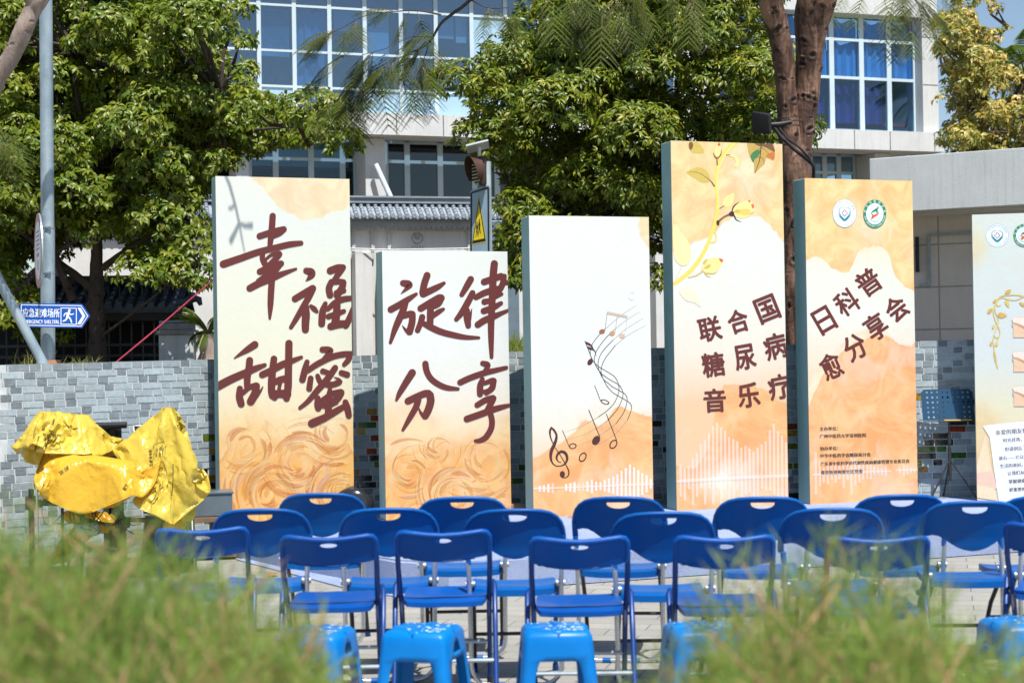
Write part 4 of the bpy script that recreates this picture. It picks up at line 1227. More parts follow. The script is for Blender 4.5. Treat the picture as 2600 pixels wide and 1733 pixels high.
def make_stool():
    t = thing('stool', 'x', 'stool')
    H, r0, r1 = .45, .135, .178
    m = MB()
    lev = [0, .1, .2, .27, .305, .325, .335, .36, .40, .425, .438, .446, .45]
    ts = [-1, -.93, -.86, 'a', -.5, -.25, 0, .25, .5, 'b', .86, .93, 1]
    def hwz(z):
        k = z / H
        r_ = r1 + (r0 - r1) * k
        if z > .425: r_ -= .016 * ((z - .425) / .025) ** 2
        return r_
    rows = []
    for z in lev:
        h = hwz(z)
        op = .62 if z <= .27 else (.62 - .10 * ((z - .27) / .065) ** 2)
        row = []
        for side in range(4):
            ca, sa = [(1, 0), (0, 1), (-1, 0), (0, -1)][side]
            for q in ts[:-1]:
                tt = -op if q == 'a' else op if q == 'b' else q
                if isinstance(q, float) and abs(q) <= .5 : tt = q * op / .62
                x, y = tt * h, -h
                # rounded corners
                c = .035
                if abs(x) > h - c:
                    dx = abs(x) - (h - c)
                    ang = dx / c * math.pi / 4
                    x = math.copysign(h - c + c * math.sin(ang), x)
                    y = -(h - c + c * math.cos(ang))
                row.append(Vector((x * ca - y * sa, x * sa + y * ca, z)))
        rows.append(row)
    n = len(rows[0])
    per = len(ts) - 1
    vs = [p for r_ in rows for p in r_]
    fs = []
    for j in range(len(lev) - 1):
        for i in range(n):
            q = i % per
            side = i // per
            if 3 <= q <= 8 and lev[j + 1] <= .336: continue
            if side in (1, 3) and 4 <= q <= 7 and lev[j] == .36: continue
            fs.append((j * n + i, j * n + (i + 1) % n, (j + 1) * n + (i + 1) % n, (j + 1) * n + i))
    m.add(vs, fs)
    top = rows[-1]
    base = len(m.v)
    rings = [top]
    for k in (.75, .4):
        rings.append([Vector((p.x * k, p.y * k, .45 + .001)) for p in top])
    off0 = (len(lev) - 1) * n
    m.v.extend(tuple(p) for r_ in rings[1:] for p in r_)
    m.v.append((0, 0, .4505))
    idx = [list(range(off0, off0 + n)), list(range(base, base + n)), list(range(base + n, base + 2 * n))]
    for a, b in zip(idx, idx[1:]):
        for i in range(n): m.f.append((a[i], a[(i + 1) % n], b[(i + 1) % n], b[i])); m.c.append(None)
    for i in range(n): m.f.append((idx[2][i], idx[2][(i + 1) % n], base + 2 * n)); m.c.append(None)
    o = m.build('stool_shell', CYAN, t, smooth=True, auto=45)
    sm = o.modifiers.new('wall', 'SOLIDIFY')
    sm.thickness = .005
    sm.offset = -1
    wet = MB()
    for k in range(46):
        a, b = random.uniform(-.10, .11), random.uniform(-.11, .11)
        if random.random() < .55: a = random.uniform(.01, .11); b = random.uniform(-.11, .04)
        r_ = random.uniform(.003, .010)
        wet.ball((a, b, .4515), (r_, r_ * random.uniform(.6, 1.2), .0016), 8, 4)
    g = G('water_drop')
    g.set(color=(.55, .75, .9), rough=.05, spec=.8)
    wet.build('water_drops', g.m, t, smooth=True)['kind'] = 'stuff'
    return t

protoA, protoC, protoD = make_plastic_chair(), make_slim_chair(), make_stool()
used = {'A': False, 'C': False, 'D': False}
def seat_item(key, proto, xl, xr, width, back, yaw, label, group, Y=None, top=None):
    px = (xl + xr) / 2
    Yb = Y or F * width / (xr - xl)
    p = ray(px, 1300)
    x = p.x / p.y * Yb
    y0 = Yb
    c, s = math.cos(R(yaw)), math.sin(R(yaw))
    # the backrest (local y = -back) sits at (x, Yb)
    ox = x - back * s
    oy = y0 + back * c
    if not used[key]:
        o = proto; used[key] = True
    else: o = dup(proto)
    o.location = (ox, oy, 0)
    o.rotation_euler = (0, 0, R(yaw))
    o['label'] = label
    o['group'] = group
    return o
GA = 'blue folding chairs with silver legs'
rowA = [(702, 925, 0, 'blue chair in the farthest row, its back overlapping the calligraphy board at the left end'),
 (1057, 1290, 1, 'blue chair in the farthest row, its back overlapping the second calligraphy board'),
 (1451, 1688, -7, 'blue farthest-row chair below the treble clef board, its left side turned to view'),
 (1817, 2058, -3, 'blue farthest-row chair before the cables at the foot of the tallest board'),
 (2173, 2414, 1, 'blue chair in the farthest row standing in front of the music stand'),
 (2544, 2790, 2, 'blue chair in the farthest row cut by the right picture edge below the letter board')]
for a, b, yw, lab in rowA: seat_item('A', protoA, a, b, .464, .265, yw, lab, GA)
rowB = [(535, 783, 3, 'leftmost blue chair of the middle row, partly behind blurred shrub twigs'),
 (860, 1110, 2, 'blue middle-row chair with the second calligraphy board seen through its handle'),
 (1179, 1434, 1, 'blue middle-row chair straight below the gap left of the treble clef board'),
 (1553, 1817, -1, 'blue middle-row chair below the tallest board, a chair seen through its handle'),
 (1985, 2247, -4, 'blue chair of the middle row whose seat is hidden by the right shrub'),
 (2350, 2604, -5, 'rightmost blue chair of the middle row, at the right picture edge')]
for a, b, yw, lab in rowB: seat_item('A', protoA, a, b, .464, .265, yw, lab, GA)
GC = 'deep blue slim folding chairs'
rowC = [(393, 630, 6, 'slim deep blue chair mostly hidden behind the left shrub'),
 (708, 958, 2, 'slim deep blue chair beside the left shrub, a bright stool right behind it'),
 (1001, 1247, 1, 'slim deep blue chair directly in front of the bright stool standing left of centre'),
 (1341, 1599, -1, 'slim deep blue chair in front of the centre stool, below the treble clef board'),
 (1709, 1969, -2, 'slim deep blue chair at the left flank of the right shrub'),
 (2097, 2362, -3, 'slim deep blue chair covered by the crown of the right shrub'),
 (2550, 2800, -22, 'slim deep blue chair turned aside at the right picture edge')]
for a, b, yw, lab in rowC: seat_item('C', protoC, a, b, .43, .26, yw, lab, GC)
GD = 'bright blue plastic stools'
rowD = [(723, 868, 6.85, -14, 'bright blue stool half hidden by the left shrub'), (962, 1178, 6.86, -16, 'wet bright blue stool standing free left of centre, turned at an angle'),
 (1312, 1502, 6.83, 3, 'bright blue stool standing free at the centre, seen square on'), (1684, 1872, 6.80, 8, 'bright blue stool behind the left side of the right shrub'), (2490, 2690, 6.8, 10, 'bright blue stool at the right picture edge behind the shrub')]
for a, b, Y, yw, lab in rowD: seat_item('D', protoD, a, b, .29, 0, yw, lab, GD, Y=Y)

# ================================================================== THINGS ON AND BY THE STAGE
# music stand
p = at(2413, 1255, 15.35)
ms = thing('music_stand', 'black music stand with perforated metal desk on the stage between the last two boards', 'music stand', (p.x, p.y, STZ))
s_ = pxm(15.35)
def lz(py): return (hor(2413) - py) / s_ + CAM.z - STZ
m = MB().tube([(0, 0, .18), (0, 0, lz(1068))], .010, 10).tube([(0, 0, .16), (0, 0, .46)], .015, 10).tube([(0, 0, .50), (0, 0, .58)], .016, 10).tube([(0, 0, .55), (.03, -.01, .55)], .007, 8)
m.build('post', MT['darkmetal'], ms, smooth=True)
for a in (-60, 60, 180):
    l = MB().tube([(.012 * math.sin(R(a)), -.012 * math.cos(R(a)), .34), (.24 * math.sin(R(a)), -.24 * math.cos(R(a)), .01)], .008, 8).build('leg', MT['darkmetal'], ms, smooth=True)
def deskm():
    g = G('blue_sheet_metal')
    g.set(color=(.035, .10, .17), rough=.25, metal=.6, spec=.6)
    return g.m
wd_, hd_ = .47, .29
holes = []
for i in range(9):
    for j in range(6):
        if 4 <= i <= 6 and j in (0, 1, 2): continue
        if i > 8: continue
        cx_, cz_ = -wd_ / 2 + .055 + i * .0465, .03 + j * .046
        holes.append([(cx_ + .0105 * math.cos(2 * math.pi * k / 10), cz_ + .0105 * math.sin(2 * math.pi * k / 10)) for k in range(10)])
outl = [(-wd_ / 2, 0), (wd_ / 2, 0), (wd_ / 2, hd_ - .03), (wd_ / 2 - .03, hd_), (-wd_ / 2 + .03, hd_), (-wd_ / 2, hd_ - .03)]
def dm(x, y, sd): return (x - .0, .0 + y * .27 + .002 * sd - .03 * (1 if False else 0), lz(1066) + y * .963)
d = panel_mesh(outl, holes, dm, .004, .06, 'desk', None, None).build('desk', deskm(), ms)
MB().box((0, -.03, lz(1068)), (wd_, .065, .008)).build('ledge', MT['darkmetal'], ms)
# papers on the ledge? a thin yellow strip along the ledge
tag(MB().box((p.x + .07, p.y - .03, STZ + lz(1068) + .009), (.25, .05, .008)).build('booklet', simple('yellow_paper', (.72, .45, .08), .6)), 'thin yellow booklet lying on the music stand ledge', 'booklet')

# microphone, adapter box, cables, debris on the stage
def on_stage(px, py): return ground(px, py, STZ)
a, b = on_stage(2100, 1268), on_stage(2146, 1266)
a.z += .018; b.z += .018
mic = thing('microphone', 'black handheld microphone lying on the carpet below the amber board', 'microphone', (0, 0, 0))
MB().tube([a, a.lerp(b, .3), a.lerp(b, .72)], [.011, .013, .017], 10).build('handle', MT['black'], mic, smooth=True)
g = G('dark_red_mesh'); g.set(color=(.12, .03, .03), rough=.4, metal=.5)
h_ = MB(); h_.ball(a.lerp(b, .9), (.026, .024, .024), 12, 8); h_.build('grille', g.m, mic, smooth=True)
q = on_stage(2011, 1268)
bx = thing('adapter_box', 'small black box with white plugs on the stage between the two tallest boards', 'adapter', (q.x, q.y, STZ), R(15))
MB().box((0, 0, .035), (.125, .09, .06), bev=.008).build('case', MT['black'], bx, smooth=True)
MB().box((.075, -.02, .04), (.03, .012, .012), bev=.003).box((.078, .02, .045), (.03, .012, .012), bev=.003).build('plug', MT['white'], bx)
m = MB()
for k in range(3):
    pts = []
    for i in range(9):
        tt = i / 8
        c = on_stage(2024 + 36 * tt + 4 * math.sin(k * 2 + tt * 6), 1268 - 2 * k)
        pts.append((c.x, c.y - .04 * math.sin(tt * 3 + k), STZ + .012 + .06 * math.sin(math.pi * tt) * (.5 + .3 * k)))
    m.tube(pts, .004, 6)
pts = [on_stage(x, y) + Vector((0, 0, .006)) for x, y in ((1705, 1291), (1760, 1289), (1840, 1287), (1900, 1284), (1960, 1281), (2020, 1275), (2060, 1272), (2160, 1266), (2230, 1262), (2300, 1257))]
m.tube([p_ for p_ in pts], .0055, 6)
tag(m.build('cable', MT['black'], smooth=True), 'thin black cable running along the foot of the boards on the carpet', 'cable')
q = on_stage(1448, 1316)
m = MB()
for k in range(6):
    m.box((q.x + random.uniform(-.015, .015), q.y + random.uniform(-.02, .02), STZ + .008 + k * .003), (.016, .006, .004), Matrix.Rotation(random.uniform(0, 3), 3, 'Z') @ Matrix.Rotation(random.uniform(-.6, .6), 3, 'X'))
tag(m.build('red_scrap', simple('red_paper', (.6, .07, .02), .6)), 'small orange red scrap lying on the carpet', 'scrap')
q = ground(691, 1463)
m = MB()
pl, _ = smooth_poly([(0, -.06), (.035, -.02), (.045, .02), (.02, .06), (-.02, .05), (-.04, .01), (-.03, -.03)], 3)
vs = [(q.x + x * .9, q.y + y, .006 + .02 * abs(x) / .04) for x, y in pl]
m.prism(vs, (0, 0, .002))
tag(m.build('dry_leaf', simple('dry_leaf', (.35, .12, .05), .8, var=.3)), 'curled brown dry leaf on the paving beside the carpet edge', 'leaf')

# ================================================================== COVERED DRUM KIT
def KP(x, y, Y): return at(x / 3.733, 1000 + y / 3.733, Y)      # pixels of the enlarged crop of the drum kit
kit = thing('drum_rack', 'black and chrome electronic drum rack with dangling wires under yellow bags', 'drum rack', (0, 0, 0))
def grp(px, py, Y): 
    v_ = KP(px, py, Y); return v_
m = MB()
KY = 12.25
gz = lambda v_: Vector((v_.x, v_.y, 0.0))
for i, (x, y, Y, r_) in enumerate([(295, 900, KY, .020), (780, 1040, KY - .1, .019), (1150, 1140, KY, .024), (1545, 1010, KY + .05, .014), (1640, 960, KY, .013), (590, 1080, KY + .05, .012), (1180, 1200, KY + .1, .013), (1045, 1290, KY + .1, .010)]):
    v_ = KP(x, y, Y)
    foot = gz(v_) + Vector((.03 * (1 if x > 1500 else 0), 0, 0))
    MB().tube([v_, foot], r_, 12).build('post', MT['black'] if i != 3 else MT['darkmetal'], kit, smooth=True)
MB().tube([KP(348, 780, KY - .05), gz(KP(348, 780, KY - .05))], .0105, 12).build('chrome_post', MT['chrome'], kit, smooth=True)
MB().tube([KP(270, 1030, KY), KP(560, 1035, KY)], .020, 12).build('crossbar', MT['black'], kit, smooth=True)
MB().tube([KP(1180, 1190, KY), KP(1640, 1190, KY)], .018, 12).build('crossbar', MT['black'], kit, smooth=True)
MB().box(KP(295, 1030, KY), (.075, .07, .10), bev=.012).box(KP(345, 1040, KY - .02), (.07, .06, .06), bev=.01).build('clamp', MT['black'], kit, smooth=True)
MB().box(KP(1160, 1225, KY), (.10, .08, .07), bev=.012).build('clamp', MT['black'], kit, smooth=True)
MB().box(KP(450, 905, KY), (.11, .05, .05), bev=.01).box(KP(385, 900, KY), (.03, .04, .03), bev=.006).box(KP(425, 975, KY), (.02, .03, .06), bev=.006).build('clamp', MT['black'], kit, smooth=True)
mm = MB()
c_ = KP(835, 1275, KY - .15)
mm.box(c_, (.17, .10, .10), bev=.03)
mm.ball(c_ + Vector((.0, -.06, .02)), (.022, .012, .022)).ball(c_ + Vector((.05, -.06, .0)), (.018, .012, .018))
mm.build('pedal_block', simple('dull_metal', (.25, .27, .28), .35, .6), kit, smooth=True)
m = MB()
rw = random.Random(11)
for k in range(16):
    x0 = rw.uniform(610, 1150); y0 = rw.uniform(1050, 1130)
    x1 = x0 + rw.uniform(-150, 260); y1 = y0 + rw.uniform(60, 260)
    pts = []
    for i in range(10):
        t_ = i / 9
        pts.append(KP(x0 + (x1 - x0) * t_ + 30 * math.sin(t_ * 5 + k), y0 + (y1 - y0) * t_ + 70 * math.sin(math.pi * t_), KY - .12 + .1 * math.sin(k + t_ * 3)))
    m.tube(pts, .0038, 6)
for k in range(4):
    m.tube([KP(780 + 0 * k, 1165 + 12 * k, KY - .16), KP(900, 1195 + 10 * k, KY - .18), KP(1020, 1222 + 6 * k, KY - .18), KP(1150, 1228 + 4 * k, KY - .12)], .004, 6)
m.tube([KP(1640, 660, KY - .25), KP(1640, 800, KY - .25), KP(1630, 960, KY - .2)], .003, 6)
m.tube([KP(1440, 1010, KY - .1), KP(1490, 1110, KY - .12), KP(1550, 1145, KY - .12), KP(1600, 1090, KY - .1), KP(1625, 1000, KY - .1)], .0045, 6)
m.tube([KP(400, 1010, KY - .1), KP(400, 1120, KY - .1), KP(420, 1220, KY - .12), KP(470, 1255, KY - .12), KP(540, 1190, KY - .1), KP(580, 1150, KY - .05)], .003, 6)
m.build('wires', MT['black'], kit, smooth=True)
for a_ in (30, 150, 270):
    v_ = gz(KP(880, 1400, KY))
    MB().tube([v_ + Vector((0, 0, .22)), v_ + Vector((.2 * math.cos(R(a_)), .2 * math.sin(R(a_)), .19)), v_ + Vector((.27 * math.cos(R(a_)), .27 * math.sin(R(a_)), .01))], .012, 10).build('tripod_leg', MT['galv'], kit, smooth=True)

# folded keyboard stand behind
ks = thing('keyboard_stand', 'folded black keyboard stand standing upright behind the yellow bags', 'keyboard stand', (0, 0, 0))
Yk = 12.95
MB().tube([KP(850, 325, Yk), KP(1110, 300, Yk)], .027, 12).tube([KP(900, 300, Yk - .08), KP(1200, 292, Yk - .08)], .025, 12).build('top_bar', MT['black'], ks, smooth=True)
for x0, x1, dy in ((990, 1010, 0), (1065, 1090, -.05), (1120, 1150, -.02), (1035, 1060, .03)):
    v0, v1 = KP(x0, 300, Yk + dy), KP(x1, 900, Yk + dy)
    MB().bar(v0, gz(v1) + Vector((0, 0, .02)), .045, .022, (0, 1, 0)).build('leg', MT['black'], ks)
MB().box(KP(940, 385, Yk), (.12, .04, .05), bev=.01).build('bracket', MT['darkmetal'], ks, smooth=True)
MB().box(KP(1080, 560, Yk - .03), (.12, .05, .06), bev=.01).build('bracket', MT['darkmetal'], ks, smooth=True)

# keyboard bag
def bagbox(name, label, c0, c1, c2, c3, Y0, Yt, depth, mat, cat):
    """upright soft case between four picture corners (bottom left, bottom right, top right, top left)"""
    t = thing(name, label, cat, (0, 0, 0))
    n = 14
    A, B_, C_, D_ = KP(*c0, Y0), KP(*c1, Y0), KP(*c2, Yt), KP(*c3, Yt)
    vs, fs = [], []
    for side in (0, 1):
        for j in range(n + 1):
            for i in range(n + 1):
                u, v = i / n, j / n
                q = A.lerp(B_, u).lerp(D_.lerp(C_, u), v)
                e_ = min(u, 1 - u, v, 1 - v)
                bul = min(1, e_ * 6) ** .5
                off = (-.5 - .0 if side == 0 else .5) * depth * (.45 + .55 * bul)
                off += .018 * mnoise.noise(q * 7 + Vector((side * 9, 0, 0))) * bul
                vs.append(q + Vector((0, off, 0)))
    w = n + 1
    N = w * w
    for j in range(n):
        for i in range(n):
            a = j * w + i
            fs += [(a, a + 1, a + w + 1, a + w), (N + a, N + a + w, N + a + w + 1, N + a + 1)]
    per = [i for i in range(n)] + [j * w + n for j in range(n)] + [n * w + i for i in range(n, 0, -1)] + [j * w for j in range(n, 0, -1)]
    for a, b in zip(per, per[1:] + per[:1]): fs.append((b, a, N + a, N + b))
    o = MB().add(vs, fs).build('case_shell', mat, t, smooth=True, auto=50)
    pip = [Vector(vs[a]) + Vector((0, -.003, 0)) for a in per if a >= 0]
    pip = [Vector(vs[a]) for a in per[n // 2 * 0 + n:]]
    MB().tube([p_ + Vector((0, -.004, 0)) for p_ in pip], .005, 6).build('white_piping', MT['white'], t, smooth=True)
    return t, o
kb, kbo = bagbox('keyboard_bag', 'black padded keyboard bag with white piping and white brand lettering, leaning upright', (1370, 1130), (1820, 1130), (1745, 285), (1275, 300), 12.72, 12.9, .14, MT['blackcloth'], 'bag')
kb2, _ = bagbox('cable_bag', 'sagging black cloth bag standing on the ground under the keyboard bag', (1330, 1700), (1860, 1700), (1830, 1160), (1390, 1140), 12.6, 12.66, .2, MT['blackcloth'], 'bag')
bvh = BVHTree.FromPolygons([v.co for v in kbo.data.vertices], [p.vertices[:] for p in kbo.data.polygons])
def project(shapes, bv, name, mat, parent, lift=.003):
    """lay flat writing given in photo pixels onto a curved surface"""
    m = MB()
    for vs, fs in shapes:
        P3, ok = [], True
        for q in vs:
            d = ray(q[0], q[1]).normalized()
            hit = bv.ray_cast(CAM, d)
            if hit[0] is None: ok = False; break
            P3.append(hit[0] - d * lift)
        if ok: m.add(P3, fs)
    return m.build(name, mat, parent)
sh = []
for i, ch in enumerate('YAMAHA'):
    cx_, cy_ = 1762 + i * -2, 1048 - i * 62
    sh.append(glyph_fit(ch, cx_ / 3.733, 1000 + cy_ / 3.733, 13.5, 17.5, 88, .03))
project(sh, bvh, 'brand_lettering', MT['white'], kb)
tag_h = [KP(x, y, 12.76) for x, y in ((1612, 370), (1640, 400), (1665, 540), (1655, 580), (1625, 585))]
MB().tube(tag_h, .012, 8).build('handle_strap', MT['white'], kb, smooth=True)

# yellow waste bags pulled over the drum pads
def yellow_mat(name, c):
    g = G(name)
    wv = g.noise(g.co(), 5, 3, .5, color=True)
    n = g.noise(g.co(), 5, 4, .6)
    g.set(color=g.ramp(n, [(.3, tuple(x * .9 for x in c)), (.7, tuple(min(.9, x * 1.06) for x in c))]), rough=.26, spec=.5)
    r1 = g.math('ABSOLUTE', g.math('SUBTRACT', g.noise(g.mapv(g.co(), scale=(1, 1, .6), rot=(0, R(35), 0)), 9, 3, .55, 1.2), .5))
    r2 = g.math('ABSOLUTE', g.math('SUBTRACT', g.noise(g.mapv(g.co(), scale=(.6, 1, 1), rot=(0, R(-30), 0)), 22, 2, .5, .8), .5))
    g.bump(g.math('ADD', g.math('MULTIPLY', r1, 1.0), g.math('MULTIPLY', r2, .25)), .30, .05)
    tr = g.n('ShaderNodeBsdfTranslucent'); tr.inputs[0].default_value = (*c, 1)
    ms_ = g.n('ShaderNodeMixShader'); ms_.inputs[0].default_value = .34
    out = g.t.nodes['Material Output']
    g.t.links.new(g.b.outputs[0], ms_.inputs[1]); g.t.links.new(tr.outputs[0], ms_.inputs[2]); g.t.links.new(ms_.outputs[0], out.inputs[0])
    return g.m
YB1, YB2, YB3 = yellow_mat('yellow_bag_film', (.84, .53, .045)), yellow_mat('lemon_bag_film', (.80, .62, .09)), yellow_mat('amber_bag_film', (.74, .40, .02))
def ridged(p):
    v = 0
    for k, (f_, a) in enumerate(((3.6, 1.0), (8.5, .42), (17, .16))):
        v += a * (1 - 2 * abs(mnoise.noise(p * f_ + Vector((k * 3.1, 1.7, 0)))))
    return v
def facets(bx, da, db, ang, seed):
    """random crumple: a rough triangulated height field with long facets along one direction"""
    rr = random.Random(seed)
    cx, cy = (bx[0] + bx[1]) / 2, (bx[2] + bx[3]) / 2
    rad = max(bx[1] - bx[0], bx[3] - bx[2]) * .75
    c, s = math.cos(ang), math.sin(ang)
    P, Hh = [], []
    a = -rad
    while a < rad:
        b = -rad + rr.uniform(0, db)
        while b < rad:
            x, y = a + rr.uniform(-.4, .4) * da, b + rr.uniform(-.4, .4) * db
            P.append(Vector((cx + x * c - y * s, cy + x * s + y * c)))
            b += db
        a += da
    v, e, f, *_ = delaunay_2d_cdt(P, [], [], 0, 1e-4)
    return BVHTree.FromPolygons([Vector((p.x, p.y, rr.uniform(-1, 1) * 100)) for p in v], [tuple(t) for t in f])
def crumple(p, tree):
    h = tree.ray_cast(Vector((p.x, p.y, 1000)), Vector((0, 0, -1)))
    return h[0].z / 100 if h[0] is not None else 0.0
def plastic_bag(label, outline, Y, thick, mat, seed, folds=1.0, drift=0.0, slack=.075, pins=.0015):
    t = thing('plastic_bag', label, 'plastic bag', (0, 0, 0), group='yellow bags over the drum kit')
    rj = random.Random(seed + 50)
    pts2 = [Vector(p) + Vector((rj.uniform(-5, 5), rj.uniform(-5, 5))) for p in smooth_poly(outline, 4)[0]]
    B = len(pts2)
    bx = (min(p.x for p in pts2) - 200, max(p.x for p in pts2) + 200, min(p.y for p in pts2) - 200, max(p.y for p in pts2) + 200)
    ctree = facets(bx, 70, 260, R(40 + 37 * seed), seed)
    ftree = facets(bx, 24, 70, R(-25 + 50 * seed), seed + 9)
    edges = [(i, (i + 1) % B) for i in range(B)]
    xs = [p.x for p in pts2]; ys = [p.y for p in pts2]
    pts = list(pts2)
    st = 11
    rr = random.Random(seed)
    for x in np.arange(min(xs), max(xs), st):
        for y in np.arange(min(ys), max(ys), st):
            q = Vector((x + rr.uniform(-4, 4), y + rr.uniform(-4, 4)))
            if min((q - b).length for b in pts2) > 7: pts.append(q)
    v, e, f, *_ = delaunay_2d_cdt(pts, edges, [], 1, 1e-4)
    segs = [(pts2[i], pts2[(i + 1) % B]) for i in range(B)]
    cx_, cy_ = sum(xs) / B, sum(ys) / B
    A, Bk = [], []
    for p in v:
        d = min((p - (a + (b - a) * max(0, min(1, (p - a).dot(b - a) / max(1e-9, (b - a).length_squared))))).length for a, b in segs)
        k = min(1, d / 120)
        bul = math.sqrt(max(0, 1 - (1 - k) ** 2))
        base = KP(p.x, p.y, Y + drift * (p.x - cx_))
        cre = (crumple(p, ctree) * .022 + crumple(p, ftree) * .002) * folds * min(1, .25 + d / 26)
        A.append(KP(p.x, p.y, base.y - thick * .5 * bul - cre))
        Bk.append(KP(p.x, p.y, base.y + thick * .5 * bul + cre * .6))
    # the front film: slack cloth held along its upper rim, buckled by a short drape simulation
    n = len(v)
    me = bpy.data.meshes.new('film')
    me.from_pydata([tuple(p) for p in A], [], [tuple(t_) for t_ in f])
    o = bpy.data.objects.new('film', me)
    COL.objects.link(o)
    vg = o.vertex_groups.new(name='pin')
    rp = random.Random(seed + 5)
    y0_, y1_ = min(ys), max(ys)
    for i_, p in enumerate(v):
        d = min((p - b).length for b in pts2)
        low = (p.y - y0_) / (y1_ - y0_)
        if d < 2 and (low < .62 or rp.random() < .3): vg.add([i_], 1.0, 'REPLACE')
        elif rp.random() < pins: vg.add([i_], 1.0, 'REPLACE')
    md = o.modifiers.new('cloth', 'CLOTH')
    cs_ = md.settings
    cs_.quality = 6
    cs_.mass = .04
    cs_.tension_stiffness = cs_.compression_stiffness = cs_.shear_stiffness = 25
    cs_.bending_stiffness = 1.6
    cs_.air_damping = 2.0
    cs_.shrink_min = cs_.shrink_max = -slack
    cs_.vertex_group_mass = 'pin'
    md.collision_settings.use_collision = False
    md.point_cache.frame_start, md.point_cache.frame_end = 1, 40
    for fr in range(1, 27): SC.frame_set(fr)
    dg = bpy.context.evaluated_depsgraph_get()
    pos = [q.co.copy() for q in o.evaluated_get(dg).data.vertices]
    SC.frame_set(1)
    bpy.data.objects.remove(o); bpy.data.meshes.remove(me)
    A = pos
    # mend overshoots, then close the bag with its rear film
    fs = [tuple(t_) for t_ in f] + [tuple(n + i for i in reversed(t_)) for t_ in f]
    cnt = {(t_[i], t_[(i + 1) % len(t_)]) for t_ in f for i in range(len(t_))}
    Bk = [Vector((A[i].x, max(A[i].y + .004, Bk[i].y), A[i].z)) for i in range(n)]
    for a, b in cnt:
        if (b, a) not in cnt: fs.append((b, a, n + a, n + b))
    o = MB().add(A + Bk, fs).build('film', mat, t, smooth=True, auto=40)
    return t, BVHTree.FromPolygons([q.co for q in o.data.vertices], [q.vertices[:] for q in o.data.polygons])
def draped_bag(label, seeds, colliders, rad, mat, seed, frames=64, squash=1.0, sp_=.019, sx_=0.0):
    """a round sheet of film dropped over the hidden pads; seeds: pinned crown points (crop px), colliders: (x, y, rx, ry, rz, dy)"""
    t = thing('plastic_bag', label, 'plastic bag', (0, 0, 0), group='yellow bags over the drum kit')
    cols_ = []
    for x, y, rx, ry, rz, dy in colliders:
        c = KP(x, y, KY + dy)
        o = MB().ball(c, (rx, ry, rz), 20, 12).build('pad', MT['black'], None, smooth=True)
        cm = o.modifiers.new('col', 'COLLISION')
        o.collision.thickness_outer = .006
        o.collision.cloth_friction = 25
        cols_.append(o)
    top = [KP(x, y, KY + dy) for x, y, dy in seeds]
    c0 = sum(top, Vector((0, 0, 0))) / len(top)
    rr = random.Random(seed)
    pts = [Vector((0, 0))]
    n_r = int(rad / sp_)
    for k in range(1, n_r + 1):
        m_ = max(6, int(2 * math.pi * k))
        for q in range(m_):
            a = 2 * math.pi * (q + .5 * (k % 2)) / m_
            r_ = rad * k / n_r * (1 + (.10 * math.sin(3 * a + seed) + .05 * math.sin(7 * a)) * (k / n_r))
            pts.append(Vector((r_ * math.cos(a) * (1 + (squash - 1)), r_ * math.sin(a) / squash)))
    v, e, f, *_ = delaunay_2d_cdt(pts, [], [], 0, 1e-5)
    # start as a flat sheet just above the highest point, tilted so that it passes through the crown points
    zt = max(p.z for p in top) + .012
    me = bpy.data.meshes.new('film')
    P3 = []
    for p in v:
        q = Vector((c0.x + sx_ + p.x, c0.y + p.y, zt + rr.uniform(-.002, .002)))
        if len(top) > 1:
            a, b = min(top, key=lambda w: w.x), max(top, key=lambda w: w.x)
            k = (q.x - a.x) / max(.01, b.x - a.x)
            q.z = a.z + (b.z - a.z) * max(-.6, min(1.6, k)) + .012 + rr.uniform(-.002, .002)
        P3.append(q)
    me.from_pydata([tuple(p) for p in P3], [], [tuple(t_) for t_ in f])
    o = bpy.data.objects.new('film', me)
    COL.objects.link(o)
    vg = o.vertex_groups.new(name='pin')
    for w in top:
        i_ = sorted(range(len(P3)), key=lambda q: (P3[q].x - w.x) ** 2 + (P3[q].y - w.y) ** 2)[:5]
        vg.add(i_, 1.0, 'REPLACE')
    md = o.modifiers.new('cloth', 'CLOTH')
    cs_ = md.settings
    cs_.quality = 7
    cs_.mass = .06
    cs_.tension_stiffness = cs_.compression_stiffness = cs_.shear_stiffness = 18
    cs_.bending_stiffness = .12
    cs_.air_damping = .7
    cs_.vertex_group_mass = 'pin'
    md.collision_settings.distance_min = .006
    md.collision_settings.collision_quality = 3
    md.collision_settings.use_self_collision = False
    md.point_cache.frame_start, md.point_cache.frame_end = 1, 80
    for fr in range(1, frames): SC.frame_set(fr)
    dg = bpy.context.evaluated_depsgraph_get()
    pos = [q.co.copy() for q in o.evaluated_get(dg).data.vertices]
    SC.frame_set(1)
    bpy.data.objects.remove(o); bpy.data.meshes.remove(me)
    for q in cols_: bpy.data.objects.remove(q)
    o = MB().add(pos, [tuple(t_) for t_ in f]).build('film', mat, t, smooth=True, auto=50)
    sm = o.modifiers.new('film_thickness', 'SOLIDIFY')
    sm.thickness = .0015
    return t, BVHTree.FromPolygons([q.co for q in o.data.vertices], [q.vertices[:] for q in o.data.polygons])
bag4, bv4 = plastic_bag('amber bag hanging low under the drum rack with a printed square', [(600,1115),(800,1095),(1080,1150),(1190,1190),(1180,1265),(1010,1310),(890,1335),(760,1450),(650,1580),(470,1590),(560,1400),(700,1250),(612,1205)], KY + .18, .12, YB3, 4)
bag1, bv1 = draped_bag('yellow bag with printed characters over the leftmost drum pad, rounded top', [(590, 240, 0)], [(560, 440, .215, .17, .19, 0), (790, 420, .07, .12, .15, 0)], .54, YB2, 1)
